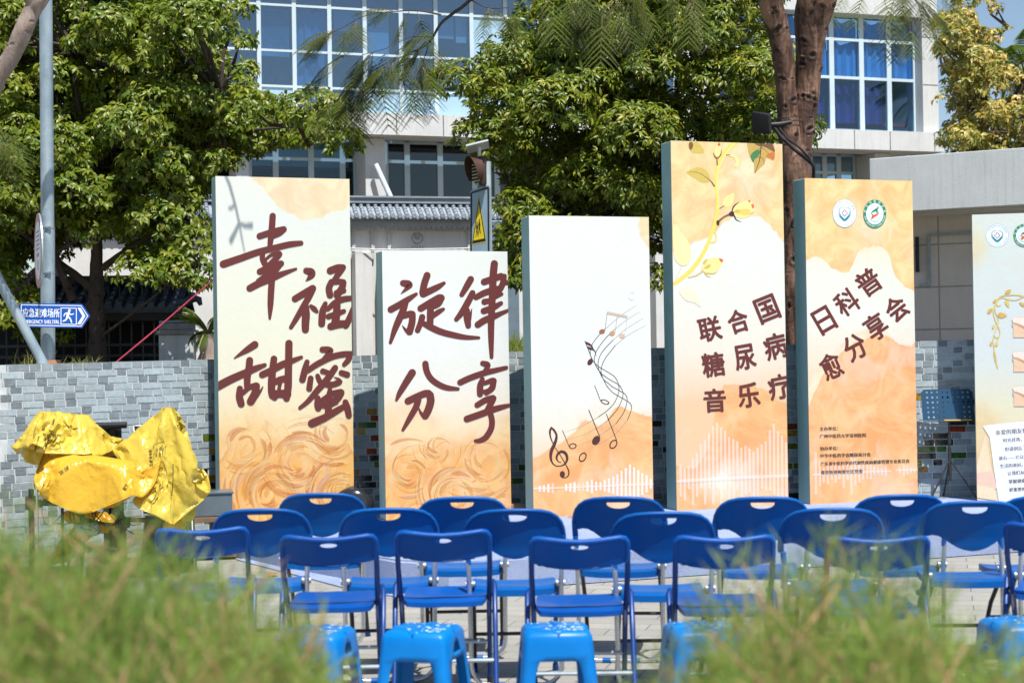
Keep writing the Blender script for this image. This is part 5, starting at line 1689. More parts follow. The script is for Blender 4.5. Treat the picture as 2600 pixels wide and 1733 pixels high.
bag0, bv0 = plastic_bag('small yellow bag end tied below the leftmost drum pad', [(330,800),(400,775),(490,770),(520,900),(505,1000),(420,1010),(370,930),(320,890)], KY + .1, .1, YB3, 9)
bag2, bv2 = draped_bag('yellow bag sagging between two drum pads in the middle of the heap', [(700, 600, -.2), (1150, 640, -.2)], [(690, 790, .17, .13, .16, -.2), (1130, 760, .13, .12, .10, -.2)], .47, YB1, 2, frames=58)
bag3, bv3 = draped_bag('tall yellow bag with a pointed top beside the keyboard bag', [(1590, 145, -.05)], [(1590, 330, .032, .035, .17, -.05), (1380, 640, .15, .13, .16, -.02), (1690, 800, .06, .07, .06, -.05)], .66, YB2, 3, frames=96, squash=.70, sx_=-.09)
def kg(txt, x, y, w, h, rot): return glyph_fit(txt, x / 3.733, 1000 + y / 3.733, w / 3.733, h / 3.733, rot, .02)
def kst(pts, w): return stroke([(x / 3.733, 1000 + y / 3.733, w / 3.733) for x, y in pts], 3)
INKB = printmat('bag_print', (.06, .045, .01), .4)
def biohaz(cx_, cy_, r_):
    out = [ (ring2(cx_ / 3.733, 1000 + cy_ / 3.733, r_ * .38 / 3.733, r_ * .38 / 3.733, 3.2 / 3.733)) ]
    for a in (90, 210, 330):
        x, y = cx_ + r_ * .55 * math.cos(R(a)), cy_ - r_ * .55 * math.sin(R(a))
        out.append(stroke([((x + r_ * .42 * math.cos(R(a + q))) / 3.733, 1000 + (y - r_ * .42 * math.sin(R(a + q))) / 3.733, 4.5 / 3.733) for q in range(50 - 180, 311 - 180 + 0, 26)], 2))
    return out
sh = [kg(c, x, y, 26, 30, 60) for c, x, y in (('医', 432, 488), ('疗', 425, 432), ('废', 418, 382), ('物', 412, 334))]
sh += biohaz(490, 415, 40) + [kst([(495,350),(445,505),(575,505),(495,350)], 4), kst([(690,330),(735,322)], 8), kg('感染性废物', 525, 415, 60, 14, 80), kg('警告', 662, 308, 44, 24, 20), kg('包装袋 医疗废物', 350, 470, 150, 15, 75), kg('包装袋', 505, 265, 60, 20, 70)]
project(sh, bv1, 'printed_warning', INKB, bag1)
sh = [kg(c, x, y, 26, 30, 78) for c, x, y in (('医', 1432, 708), ('疗', 1431, 672), ('废', 1429, 636), ('物', 1428, 600), ('包', 1425, 568), ('装', 1424, 540))]
sh += biohaz(1510, 700, 34) + [kst([(1455,500),(1475,470),(1560,463),(1562,600)], 4), kst([(1480,765),(1450,690),(1545,640),(1560,745),(1480,765)], 4), kg('感染性废物', 1518, 545, 90, 20, 86), kg('产生单位：', 1545, 540, 80, 9, 86), kg('损伤性废物', 1487, 555, 80, 12, 84)]
project(sh, bv3, 'printed_warning', INKB, bag3)
sh = [kst([(655,600),(685,490),(765,490),(770,560)], 4), kg('医疗废物', 690, 560, 110, 26, 40), kg('警告！感染性', 610, 720, 110, 40, 35), kg('废物', 735, 455, 40, 30, 70), kg('医疗', 1190, 880, 60, 40, 60)]
project(sh, bv2, 'printed_warning', INKB, bag2)
sh = [kst([(650,1340),(700,1300),(770,1360),(700,1420),(650,1340)], 4), kg('警告', 695, 1340, 50, 22, -8), kg('感染性', 700, 1365, 56, 20, -8)]
project(sh, bv4, 'printed_warning', INKB, bag4)

# grey plastic crate on a wooden stand, left of the first board
q = at(522, 1330, 13.35)
cr = thing('storage_crate', 'grey translucent plastic crate standing in shade beside the leftmost board', 'crate', (q.x, q.y, .34), R(12))
def tub(m, w, d_, h_, t_=.008):
    m.box((0, -d_ / 2, h_ / 2), (w, t_, h_), bev=.003).box((0, d_ / 2, h_ / 2), (w, t_, h_), bev=.003).box((-w / 2, 0, h_ / 2), (t_, d_ - t_, h_), bev=.003).box((w / 2, 0, h_ / 2), (t_, d_ - t_, h_), bev=.003).box((0, 0, t_ / 2), (w - t_, d_ - t_, t_))
    return m
tub(MB(), .40, .30, .17).build('tub', simple('grey_translucent_plastic', (.10, .13, .15), .3), cr)
MB().box((0, 0, .178), (.43, .33, .016), bev=.005).build('lid', simple('blue_grey_plastic', (.07, .11, .14), .3), cr, smooth=True)
wt = thing('wooden_crate', 'low brown wooden stand under the grey plastic crate', 'crate', (q.x, q.y, 0), R(12))
WOOD = simple('brown_wood', (.17, .10, .055), .7, var=.25, scale=12)
m = MB()
for z in (.04, .315): m.box((0, 0, z), (.46, .36, .04), bev=.003)
m.build('shelf_board', WOOD, wt)
for sx in (-1, 1):
    for sy in (-1, 1): MB().box((sx * .205, sy * .155, .1775), (.04, .04, .235), bev=.003).build('leg', WOOD, wt)
for px, py, Y, c, lab in ((892, 1270, 14.28, (.015, .016, .018), 'black shiny rubbish sack behind the gap between the two calligraphy boards'), (1302, 1292, 14.6, (.30, .17, .08), 'small brown carton on the stage behind the treble clef board')):
    q = at(px, py, Y)
    if c[0] < .1:
        t = thing('rubbish_sack', lab, 'sack', (0, 0, 0))
        m = MB()
        vs = []
        m.ball((q.x, q.y, STZ + .11), (.17, .09, .14), 22, 14)
        m.v = [tuple(Vector(v_) + Vector((.5, .5, .6)) * (.035 * ridged(Vector(v_) * .9))) for v_ in m.v]
        m.v = [(a, b, max(c_, STZ + .004)) for a, b, c_ in m.v]
        g = G('shiny_black_film'); g.set(color=(.02, .02, .022), rough=.16, spec=.6)
        m.build('film', g.m, t, smooth=True)
    else:
        t = thing('carton', lab, 'carton', (q.x, q.y, STZ), R(20))
        MB().box((0, 0, .04), (.16, .12, .08), bev=.003).build('box_body', simple('cardboard', c, .8), t)
        MB().box((0, -.02, .083), (.16, .06, .004)).build('flap', simple('cardboard_flap', (.42, .26, .12), .8), t)
# ================================================================== SCHOOL BUILDING
class Plane:
    """vertical facade plane: photo pixel -> (u along, z); local frame u, depth into the building, z"""
    def __init__(s, px, Y, tan):
        th = math.atan(tan)
        s.th = th
        d = ray(px, 900)
        s.O = Vector((d.x / d.y * Y, Y, 0))
        s.e = Vector((math.cos(th), math.sin(th), 0))
        s.n = Vector((math.sin(th), -math.cos(th), 0))
    def uz(s, px, py, off=0.0):
        """off > 0: on a parallel plane that far behind"""
        d = ray(px, py)
        t = (s.O - s.n * off - CAM).dot(s.n) / d.dot(s.n)
        p = CAM + d * t - s.O
        return p.dot(s.e), p.z
    def world(s, u, w, z): return s.O + s.e * u - s.n * w + Vector((0, 0, z))
def concrete(name, col, tile=None, streak=.25):
    g = G(name)
    c = g.co()
    n = g.noise(c, 1.4, 6, .65)
    st = g.noise(g.mapv(c, scale=(6, 6, .35)), 3, 5, .65)
    f = g.noise(c, 40, 4, .7)
    k = g.ramp(n, [(.3, tuple(x * .9 for x in col)), (.7, tuple(min(.85, x * 1.06) for x in col))])
    k = g.mix(g.math('MULTIPLY', g.ramp(st, [(.5, (0, 0, 0)), (.72, (1, 1, 1))]), streak), k, tuple(x * .55 for x in col))
    k = g.mix(1.0, k, g.ramp(f, [(.3, (.92, .92, .92)), (.7, (1.04, 1.04, 1.04))]), 'MULTIPLY')
    if tile:
        br = g.n('ShaderNodeTexBrick', offset=0.0)
        g.L(g.mapv(c, rot=(R(90), 0, 0)), br.inputs['Vector'])
        for a, b in (('Scale', 1.0), ('Mortar Size', .012), ('Brick Width', tile[0]), ('Row Height', tile[1])): br.inputs[a].default_value = b
        br.inputs['Color1'].default_value = br.inputs['Color2'].default_value = (1, 1, 1, 1)
        br.inputs['Mortar'].default_value = (.55, .55, .54, 1)
        k = g.mix(1.0, k, br.outputs['Color'], 'MULTIPLY')
    g.set(color=k, rough=.85, spec=.3)
    g.bump(f, .25, .01)
    return g.m
CONC = concrete('pale_concrete_panel', (.60, .60, .585))
CONC2 = concrete('grey_concrete', (.55, .58, .575), streak=.4)
WALLW = concrete('white_plaster', (.62, .61, .585))
FRAME = simple('pale_blue_window_frame', (.52, .62, .66), .4, var=.06, scale=2)
def glassm(name, tint, refl=.30, clear=.6):
    g = G(name)
    t = g.t
    tr = g.n('ShaderNodeBsdfTransparent'); tr.inputs[0].default_value = (*tint, 1)
    gl = g.n('ShaderNodeBsdfGlossy'); gl.inputs['Roughness'].default_value = .02; gl.inputs[0].default_value = (.80, .88, .94, 1)
    lw = g.n('ShaderNodeLayerWeight'); lw.inputs[0].default_value = .3
    f = g.math('ADD', g.math('MULTIPLY', lw.outputs['Facing'], .35), refl, clamp=True)
    nb = g.n('ShaderNodeBump'); nb.inputs['Strength'].default_value = .04; nb.inputs['Distance'].default_value = .05
    g.L(g.noise(g.co(), 1.1, 2, .5), nb.inputs['Height']); g.L(nb.outputs[0], gl.inputs['Normal'])
    mx = g.n('ShaderNodeMixShader')
    g.L(f, mx.inputs[0])
    t.links.new(tr.outputs[0], mx.inputs[1]); t.links.new(gl.outputs[0], mx.inputs[2])
    t.links.new(mx.outputs[0], t.nodes['Material Output'].inputs[0])
    return g.m
GLASS = glassm('blue_window_glass', (.62, .80, .93), .03)
GLASSR = glassm('sky_reflecting_glass', (.55, .72, .85), .16)
GLASSD = glassm('dark_window_glass', (.30, .36, .40), .05)
SPAN = simple('pale_blue_panel', (.34, .50, .62), .35, var=.08, scale=1.2)
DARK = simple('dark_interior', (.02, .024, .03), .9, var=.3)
CURT = simple('blue_curtain', (.20, .40, .62), .8, var=.15, scale=2)
CURTP = simple('purple_curtain', (.10, .05, .20), .8, var=.2, scale=2)
BLIND = simple('pale_blue_blind', (.50, .62, .70), .7, var=.04)

SB = Plane(1500, 36.0, .36)
school = thing('school_building', 'pale school building with blue framed windows and curtains behind the trees', 'building', SB.O, SB.th)
def sbox(m, u0, u1, w0, w1, z0, z1, col=None, bev=0): return m.box(((u0 + u1) / 2, (w0 + w1) / 2, (z0 + z1) / 2), (abs(u1 - u0), abs(w1 - w0), abs(z1 - z0)), None, col, bev)
uL, uR = SB.uz(150, 300)[0], SB.uz(2376, 300)[0]
zband0, zband1 = SB.uz(1100, 351)[1], SB.uz(1100, 297)[1]
ztr = SB.uz(1140, 146)[1]; zspan = SB.uz(1100, 232)[1]; ztop2 = SB.uz(650, 6)[1]; ztop = SB.uz(2150, 42)[1]
zup = SB.uz(2150, 97)[1]
ZR = ztop + 2.2
m = MB()
sbox(m, uL, uR, -.32, .5, zband0, zband1)               # projecting band under the windows
sbox(m, uL, uR, -.12, .5, ztop + .05, ZR)               # wall above the windows
uc = SB.uz(2335, 200)[0]
sbox(m, uc, uR, -.12, 9, zband1, ztop + .05)            # pier at the right end and the end wall
sbox(m, uL, uR, .5, 9, ZR - .3, ZR)                     # roof slab
sbox(m, uL, uR - .02, 1.2, 9, zband0 - .02, zband0 + .25) # floor slab
m.build('concrete_frame', CONC, school)
jo = MB()
for px in (996, 1114, 1228, 690, 780, 890, 2150, 2240, 2352): 
    u = SB.uz(px, 320)[0]
    sbox(jo, u - .012, u + .012, -.323, -.31, zband0 + .01, zband1 - .01)
for py in (98, 218): 
    z = SB.uz(2350, py)[1]
    sbox(jo, uc + .01, uR - .01, -.123, -.11, z - .012, z + .012)
jo.build('panel_joints', simple('dark_joint', (.16, .16, .16), .9), school)
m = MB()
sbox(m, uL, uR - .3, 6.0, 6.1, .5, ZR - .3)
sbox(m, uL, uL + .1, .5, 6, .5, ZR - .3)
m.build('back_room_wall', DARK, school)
fl = MB()
sbox(fl, uL, uc - .02, 1.0, 6, ztr - .06, ztr)           # a pale shelf line / floor
# windows: each bay one frame with its panes
def window(u0, u1, zs, w, glass, solid=None, fr=.042, name='window'):
    """frame with panes between the levels zs; solid: {row: material} for filled rows"""
    m = MB()
    d_ = .09
    sbox(m, u0, u0 + fr, w, w + d_, zs[0], zs[-1]); sbox(m, u1 - fr, u1, w, w + d_, zs[0], zs[-1])
    for z in zs: sbox(m, u0 + fr, u1 - fr, w + .005, w + d_ - .005, z - fr * .55, z + fr * .55)
    f = m.build(name, FRAME, school)
    for i, (a, b) in enumerate(zip(zs, zs[1:])):
        g = MB()
        mt = (solid or {}).get(i, glass)
        sbox(g, u0 + fr, u1 - fr, w + .035, w + .045, a + fr * .55, b - fr * .55)
        g.build('panel' if i in (solid or {}) else 'pane', mt, f)
    return f
def us(px): return SB.uz(px, 200)[0]
left = [395, 484, 573, 662, 752, 842, 932, 1024, 1113, 1204, 1290, 1376, 1462, 1548, 1634, 1720]
ztopW = ztop + .05
for i, (a, b) in enumerate(zip(left, left[1:])):
    sol = {0: SPAN} if 930 < (a + b) / 2 or i % 3 == 0 else {}
    zs = [zband1, zspan, ztr, ztop2, ztopW] if a > 900 else [zband1, ztr - .95 if False else zspan, ztr, ztop2, ztopW]
    if a == 1204: sol = {0: SPAN, 1: SPAN, 2: SPAN}
    window(us(a), us(b), zs, .12, GLASSR, sol)
right = [1800, 1882, 1964, 2048, 2122, 2198, 2268, 2335]
zlow = SB.uz(2150, 322)[1]
for a, b in zip(right, right[1:]):
    window(us(a), us(b), [zband1, ztr, zup, ztopW], .16, GLASS, {}, .06)
m = MB(); sbox(m, us(1720), us(1800), .02, .4, zband1, ztopW); m.build('pier', CONC, school)
# curtains and blinds behind the glass
def curtain(u0, u1, z0, z1, mat, w=.30, amp=.035, k=26, name='curtain'):
    n = max(8, int((u1 - u0) * k))
    vs, fs = [], []
    for i in range(n + 1):
        u = u0 + (u1 - u0) * i / n
        a = amp * math.sin(i * 1.1) + amp * .5 * math.sin(i * 2.3 + 1)
        vs += [(u, w + a * 1.4, z0), (u, w + a, z1 - .05 + .04 * math.sin(i * .55))]
        if i: fs.append((2 * i - 2, 2 * i, 2 * i + 1, 2 * i - 1))
    o = MB().add(vs, fs).build(name, mat, school, smooth=True)
    return o
for a, b in zip(right, right[1:]):
    curtain(us(a) + .03, us(b) - .05, ztr + .04, zup - .02, CURT)
    curtain(us(a) + .03, us(b) - .05, zup + .05, ztopW - .05, CURT, amp=.03)
    if b < 2330: curtain(us(a) + .05, us(b) - .08, zlow + .15, ztr - .05, CURTP, w=.42)
m = MB(); sbox(m, us(1820), us(2330), .5, .75, zlow + .12, zlow + .20); m.build('red_shelf', simple('red_cloth', (.30, .02, .03), .7), school)
m = MB(); sbox(m, us(1820), us(2335), .40, .9, zband1 - .02, zlow + .02); m.build('window_ledge', simple('pale_ledge', (.45, .52, .56), .6), school)
CLOUDREFL = simple('painted_cloud_reflection', (.34, .46, .58), .5, var=.5, scale=2.2)  # blotchy pale sheet, a cloud reflection painted behind two panes
for a, b, z0, z1, mt in ((1122, 1198, zspan + .02, ztr - .02, simple('dark_red_cloth', (.10, .012, .02), .8)), (1026, 1040, ztr, ztop2, SPAN), (935, 960, zspan, ztr, BLIND), (600, 655, zspan, ztr, DARK), (770, 800, ztr, ztop2, CLOUDREFL), (668, 745, ztop2 - 1.0, ztop2 - .06, CLOUDREFL), (1122, 1166, ztr + .45, ztop2, BLIND), (1172, 1200, ztr + .38, ztop2, MT['white']), (664, 745, ztr + .05, ztop2 - .05, SPAN), (575, 650, ztr, ztop2, DARK), (860, 928, ztr + .5, ztop2, BLIND), (940, 1000, zspan, ztop2, BLIND)):
    m = MB(); sbox(m, us(a), us(b), .34, .36, z0, z1); m.build('blind_or_reflection', mt, school)
curtain(us(668), us(742), zspan + .1, ztr - .05, simple('navy_curtain', (.02, .05, .12), .8), .5)
curtain(us(765), us(838), zspan - .3, ztop2, CURT, .34)
m = MB(); sbox(m, us(1120), us(1165), .9, .95, zspan + .15, zspan + .42); m.build('red_board', simple('red_board', (.62, .05, .02), .5), school)
m = MB(); sbox(m, us(1030), us(1200), .35, .8, zspan - .03, zspan + .02); m.build('shelf', simple('pale_wood', (.45, .33, .22), .6), school)
m = MB(); sbox(m, us(1130), us(1148), .45, .5, zspan + .03, zspan + .07); m.build('yellow_box', simple('yellow', (.6, .45, .05), .5), school)

# ground floor: recessed wall, columns, windows
wr = 1.0
def gz_(px, py): return SB.uz(px, py, wr)
z0w = gz_(1040, 502)[1] - 1.2
ztg = gz_(1040, 362)[1]; zt2 = gz_(1040, 411)[1]
m = MB()
sbox(m, uL, uR - .4, wr + .1, wr + .3, .5, z0w + .9)
sbox(m, uL, uR - .4, wr + .05, wr + .3, ztg + .02, zband0 - .02)
m.build('ground_floor_wall', WALLW, school)
for a, b in ((928, 979), (600, 632), (2222, 2262), (1660, 1700)):
    u0, u1 = SB.uz(a, 420, .15)[0], SB.uz(b, 420, .15)[0]
    m = MB(); sbox(m, u0, u1, .15, .95, .5, zband0 - .01); m.build('column', CONC, school)
gpx = [632, 700, 790, 870, 905, None, 979, 1034, 1118, 1205, 1262, 1300, None, 1400, 1480, 1560, 1650, None, 2058, 2094, 2130, 2172, 2216]
for a, b in zip(gpx, gpx[1:]):
    if a is None or b is None: continue
    u0, u1 = gz_(a, 420)[0], gz_(b, 420)[0]
    window(u0, u1, [z0w + .9, zt2, ztg], wr, GLASSD if 900 < a < 1400 else GLASS, {}, .06)
for a, b in ((640, 900),):
    m = MB(); sbox(m, gz_(a, 400)[0], gz_(b, 400)[0], wr + .5, wr + .55, zt2 - .1, ztg); m.build('blind_or_reflection', BLIND, school)
curtain(gz_(1225, 400)[0], gz_(1280, 400)[0], z0w + .8, zt2, simple('brown_curtain', (.12, .045, .035), .8), wr + .4)
m = MB(); sbox(m, gz_(979, 400)[0], gz_(1205, 400)[0], wr + .5, wr + .53, zt2 + .45, ztg); m.build('blind_or_reflection', BLIND, school)
# slanting white pipe
a = SB.uz(952, 418, .0); b = SB.uz(1018, 520, .0)
tag(MB().tube([SB.world(a[0], -.05, a[1]), SB.world(b[0], -.4, b[1] - .6)], .055, 12).build('slanted_pipe', simple('pale_pipe', (.6, .66, .70), .4), smooth=True), 'slanting pale pipe leaning against the school column', 'pipe')

# ================================================================== TILED GARDEN WALL (far) AND GATE (left)
def tile_roof(m, P3, u0, u1, ridge_z, eave_z, run, pitch, rad, ridge_h, lift=0.0, both=True):
    """rows of half-round cover tiles running down from a ridge; local u, depth (front = negative)"""
    n = int((u1 - u0) / pitch)
    # slab under the tiles
    m.add([P3(u0, -run, eave_z), P3(u1, -run, eave_z), P3(u1, 0, ridge_z), P3(u0, 0, ridge_z), P3(u0, -run, eave_z - .05), P3(u1, -run, eave_z - .05), P3(u1, run, eave_z), P3(u0, run, eave_z)],
          [(0, 1, 2, 3), (0, 4, 5, 1), (3, 2, 6, 7), (4, 7, 6, 5)])
    for i in range(n + 1):
        u = u0 + i * pitch
        segs = 5
        for k in range(segs):       # overlapping barrel tiles, each a little fatter at its lower end
            t0, t1 = k / segs, (k + 1) / segs
            za, zb = ridge_z + (eave_z - ridge_z) * t0, ridge_z + (eave_z - ridge_z) * t1
            m.tube([P3(u, -run * t0, za + .012), P3(u, -run * t1 - .01, zb + .016)], [rad * .84, rad * 1.04], 8)
        m.tube([P3(u, -run - .012, eave_z + .012), P3(u, -run - .03, eave_z + .010)], [rad * 1.15, rad * 1.15], 10)
        # pan tile lip hanging between two covers
        m.prism([P3(u + pitch * (.5 + .34 * q), -run - .01, eave_z - .012 - .035 * math.cos(q * math.pi / 2)) for q in (-1, -.5, 0, .5, 1)] + [P3(u + pitch * .84, -run - .01, eave_z + .01), P3(u + pitch * .16, -run - .01, eave_z + .01)], P3(0, .02, 0) - P3(0, 0, 0))
    return m
TW = Plane(1050, 27.0, .27)
gw = thing('garden_wall', 'white plaster garden wall with grey tiled coping behind the boards', 'wall', TW.O, TW.th)
L3 = lambda u, w, z: Vector((u, w, z))
zr0 = TW.uz(1000, 516)[1]; ze0 = TW.uz(1000, 549, -.32)[1]; zu = TW.uz(1000, 580)[1]
uA, uB = TW.uz(150, 540)[0], TW.uz(1400, 540)[0]
GREYT = simple('grey_roof_tile', (.27, .31, .345), .6, var=.25, scale=10)
m = tile_roof(MB(), L3, uA, uB, zr0, ze0, .34, .115, .034, .1)
m.build('tile_coping', GREYT, gw, smooth=True, auto=45)
zrt = TW.uz(1000, 500)[1]
m = MB(); sbox(m, uA, uB, -.13, .13, zr0 - .01, zrt - .03); sbox(m, uA, uB, -.16, .16, zrt - .028, zrt)
m.build('ridge_cap', simple('grey_ridge', (.23, .265, .29), .6, var=.15), gw)
m = MB()
sbox(m, uA, uB, -.26, .26, zu + .02, ze0 - .05)
n = int((uB - uA) / .085)
for i in range(n):
    u = uA + (i + .5) * .085
    m.prism([L3(u - .04, -.262, zu + .025), L3(u + .04, -.262, zu + .025), L3(u, -.262, zu - .03)], (0, .02, 0))
m.build('eave_trim', simple('grey_trim', (.30, .31, .31), .7, var=.1), gw)
m = MB()
sbox(m, uA, uB, -.10, .10, 1.2, zu + .02)
m.build('plaster', WALLW, gw)
m = MB()
zp0, zp1 = TW.uz(1000, 640)[1], TW.uz(1000, 588)[1]
fr = MB()
for a, b in ((700, 870), (890, 947), (980, 1190), (1215, 1390)):
    u0, u1 = TW.uz(a, 600)[0], TW.uz(b, 600)[0]
    sbox(fr, u0, u1, -.135, -.10, zp1, zp1 + .09); sbox(fr, u0, u0 + .05, -.135, -.10, zp0, zp1); sbox(fr, u1 - .05, u1, -.135, -.10, zp0, zp1)
for a, b in ((700, 947), (890, 918), (960, 1200)):
    u0, u1 = TW.uz(a, 700)[0], TW.uz(b, 700)[0]
    sbox(fr, u0, u1, -.16, -.10, zp0 - .12, zp0 - .02)
fr.build('plaster_mouldings', concrete('plaster_trim', (.50, .49, .47)), gw)
u_, z_ = TW.uz(1056, 606)
em = MB()
em.add(*(lambda vs, fs: ([(u_ + x, -.104, z_ + y) for x, y in vs], fs))(*ring2(0, 0, .10, .10, .03)))
em.add(*(lambda vs, fs: ([(u_ + x, -.105, z_ + y) for x, y in vs], fs))(*ellipse2(0, 0.03, .05, .055)))
for k in range(5): em.box((u_ - .09 + k * .045, -.104, z_ - .15), (.02, .006, .06))
em.build('faded_emblem', simple('faded_grey_paint', (.36, .37, .37), .8, var=.3, scale=20), gw)
m = MB()
for i, a in enumerate((893, 960)):
    u0 = TW.uz(a, 760)[0]
    sbox(m, u0 - .02, u0 + .24, -.5, -.18, 1.2, TW.uz(a, 648)[1])
m.build('plaster_pier', WALLW, gw)
tag(MB().tube([at(870, 630, 26.3), at(1000, 634, 26.2), at(1100, 632, 26.1), at(1300, 628, 26)], .012, 6).build('overhead_cable', simple('pale_cable', (.62, .65, .66), .5)), 'thin pale cable strung in front of the white garden wall', 'cable')
# grey cabinet beside the wall
c0 = at(1262, 600, 24.5)
cb = thing('electrical_cabinet', 'grey blue metal cabinet behind the warning sign', 'cabinet', (c0.x, c0.y, 1.45), R(10))
sc_ = pxm(24.5)
hh = (hor(1262) - 562) / sc_ + CAM.z - 1.45
MB().box((.05, 0, hh / 2), (.46, .35, hh), bev=.012).build('housing', simple('grey_blue_metal', (.16, .22, .27), .5, .2), cb)
MB().box((.10, -.182, hh - .28), (.16, .015, .22), bev=.006).box((.10, -.19, hh - .2), (.10, .004, .03)).build('meter_box', simple('grey_blue_light', (.25, .31, .35), .5), cb)
MB().tube([(.10, -.185, hh - .39), (.12, -.20, hh - .6), (.2, -.2, hh - .72)], .009, 6).build('cable', MT['black'], cb)

# left pavilion with tiled roof, iron fence and pier
PV = Plane(300, 19.6, .10)
pv = thing('gate_pavilion', 'dark blue tiled gate roof over black iron fence behind the left tree', 'pavilion', PV.O, PV.th)
u0, u1 = PV.uz(-60, 760)[0], PV.uz(478, 760)[0]
zrd, zev = PV.uz(300, 722)[1], PV.uz(300, 782, -.9)[1]
DTILE = simple('dark_blue_roof_tile', (.035, .055, .085), .5, var=.3, scale=8)
m = tile_roof(MB(), L3, u0, u1, zrd, zev, .9, .115, .036, .12)
m.build('roof_tiles', DTILE, pv, smooth=True, auto=45)
m = MB(); sbox(m, u0, u1, -.08, .08, zrd, zrd + .10); m.build('ridge', DTILE, pv)
m = MB(); sbox(m, u0, u1, -.85, .85, zev - .14, zev - .052); m.build('eave_beam', simple('dark_wood', (.02, .016, .014), .7), pv)
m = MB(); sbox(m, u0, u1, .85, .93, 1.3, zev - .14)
m.build('back_panel', simple('shaded_panel', (.022, .024, .028), .9), pv)  # near-black colour stands in for the shade under the pavilion roof
rail, barz = MB(), MB()
for z in (1.62, 1.74, 2.25): sbox(rail, u0, u1, -.55, -.515, z, z + .03)
rail.build('rail', MT['darkmetal'], pv)
n = int((u1 - u0) / .125)
for i in range(n):
    u = u0 + .06 + i * .125
    MB().box((u, -.533, 1.92), (.016, .016, .98)).build('bar', MT['darkmetal'], pv)
for px in (-40, 150, 470):
    u = PV.uz(px, 800)[0]
    MB().box((u, -.6, (1.4 + zev) / 2), (.09, .09, zev - 1.4 - .15)).build('post', simple('dark_post', (.03, .03, .034), .6), pv)
# ornament at the corner of the roof
o0 = PV.uz(480, 765)
m = MB()
m.tube([(o0[0] - .05, -.88, zev + .05), (o0[0] + .05, -.9, zev + .06), (o0[0] + .13, -.92, zev + .10), (o0[0] + .19, -.93, zev + .08), (o0[0] + .21, -.93, zev + .02)], [.05, .06, .055, .04, .02], 10, noise=.5)
m.ball((o0[0] + .12, -.92, zev + .12), (.05, .05, .05)).tube([(o0[0] + .10, -.92, zev + .14), (o0[0] + .06, -.92, zev + .24)], [.02, .006], 8)
m.build('dragon_finial', DTILE, pv, smooth=True)
pc = at(451, 870, 18.4)
pr = thing('gate_pier', 'grey stone gate pier with stepped cap at the end of the iron fence', 'pier', (pc.x, pc.y, 1.4), R(6))
kk = 1 / pxm(18.4)
zz = lambda py: (hor(451) - py) * kk + CAM.z - 1.4
m = MB(); m.box((0, 0, zz(850) / 2), (86 * kk, .36, zz(850)), bev=.006); m.build('shaft', CONC2, pr)
m = MB(); m.box((0, 0, (zz(850) + zz(838)) / 2 + .001), (100 * kk, .43, zz(838) - zz(850)), bev=.005); m.box((0, 0, (zz(838) + zz(822)) / 2 + .003), (84 * kk, .36, zz(822) - zz(838)), bev=.005)
m.build('cap', concrete('weathered_cap', (.25, .26, .265), streak=.6), pr)
# small air-conditioning style hose on the pier
MB().tube([(-.18, -.1, zz(818)), (-.05, -.12, zz(817)), (.08, -.12, zz(816)), (.16, -.1, zz(806)), (.17, -.05, zz(790))], .018, 8).build('pipe', MT['galv'], pr, smooth=True)

# ================================================================== RIGHT ANNEX
aL, aR = at(2225, 420, 24.2), at(2720, 420, 22.9)
dr = (aR - aL); dr.z = 0
an = thing('concrete_annex', 'grey concrete parapet and tiled wall at the right behind the music stand', 'annex', (aL.x, aL.y, 0), math.atan2(dr.y, dr.x))
LA = dr.length
APl = Plane(2225, 24.2, dr.y / dr.x)
zp_t, zp_b = APl.uz(2450, 385)[1], APl.uz(2450, 528)[1]
m = MB(); sbox(m, -.1, LA, 0, .22, zp_b, zp_t, bev=.01); m.build('parapet', CONC2, an)
m = MB(); sbox(m, -.1, LA, .22, 4.5, zp_b - .02, zp_b + .16); m.build('roof_slab', CONC2, an)
m = MB(); sbox(m, -.1, LA, .95, 1.15, 1.3, zp_b - .02); m.build('tiled_wall', concrete('beige_wall_tile', (.60, .57, .53), (.62, .62), .1), an)
du0, dz0 = APl.uz(2345, 600, .9)
du1, dz1 = APl.uz(2470, 600, .9)
m = MB()
sbox(m, du0, du0 + .035, .90, .95, APl.uz(2345, 726, .9)[1], dz0); sbox(m, du0, du1 + .4, .90, .95, dz0, dz0 + .035); sbox(m, du0 - .12, du0, .91, .95, APl.uz(2345, 726, .9)[1], APl.uz(2345, 723, .9)[1] + .02)
m.build('metal_trim', MT['galv'], an)
m = MB(); sbox(m, du0 - .17, du0 - .13, .88, .95, APl.uz(2330, 690, .9)[1], dz0); m.build('downpipe', MT['darkmetal'], an)

# ================================================================== POSTS AND SIGNS
PY = 13.75
b0 = at(121, 925, PY)
zb = wall_top(wall_s(121)) + .002
pole = thing('steel_post', 'tall galvanised steel post rising from the brick wall at the left', 'post', (b0.x, b0.y + .12, zb))
d0 = at(121, 0, PY)
lean = (at(119, 100, PY).x - at(123, 900, PY).x) / (800 / pxm(PY)) + math.tan(ROLL) * 1.0
pp = lambda px, py: at(px, py, PY + .12) - Vector((b0.x, b0.y + .12, zb))
def gpost():
    g = G('weathered_galvanised_post')
    n = g.noise(g.mapv(g.co(), scale=(3, 3, 1.2)), 2.6, 5, .6)
    n2 = g.noise(g.co(), 26, 5, .7)
    c = g.ramp(n, [(.32, (.22, .29, .33)), (.55, (.34, .42, .46)), (.75, (.43, .50, .53))])
    g.set(color=g.mix(1.0, c, g.ramp(n2, [(.3, (.88, .88, .88)), (.62, (1, 1, 1)), (.75, (1.25, 1.25, 1.2))]), 'MULTIPLY'), rough=.45, metal=.35)
    return g.m
GP = gpost()
r_ = 17 / pxm(PY)
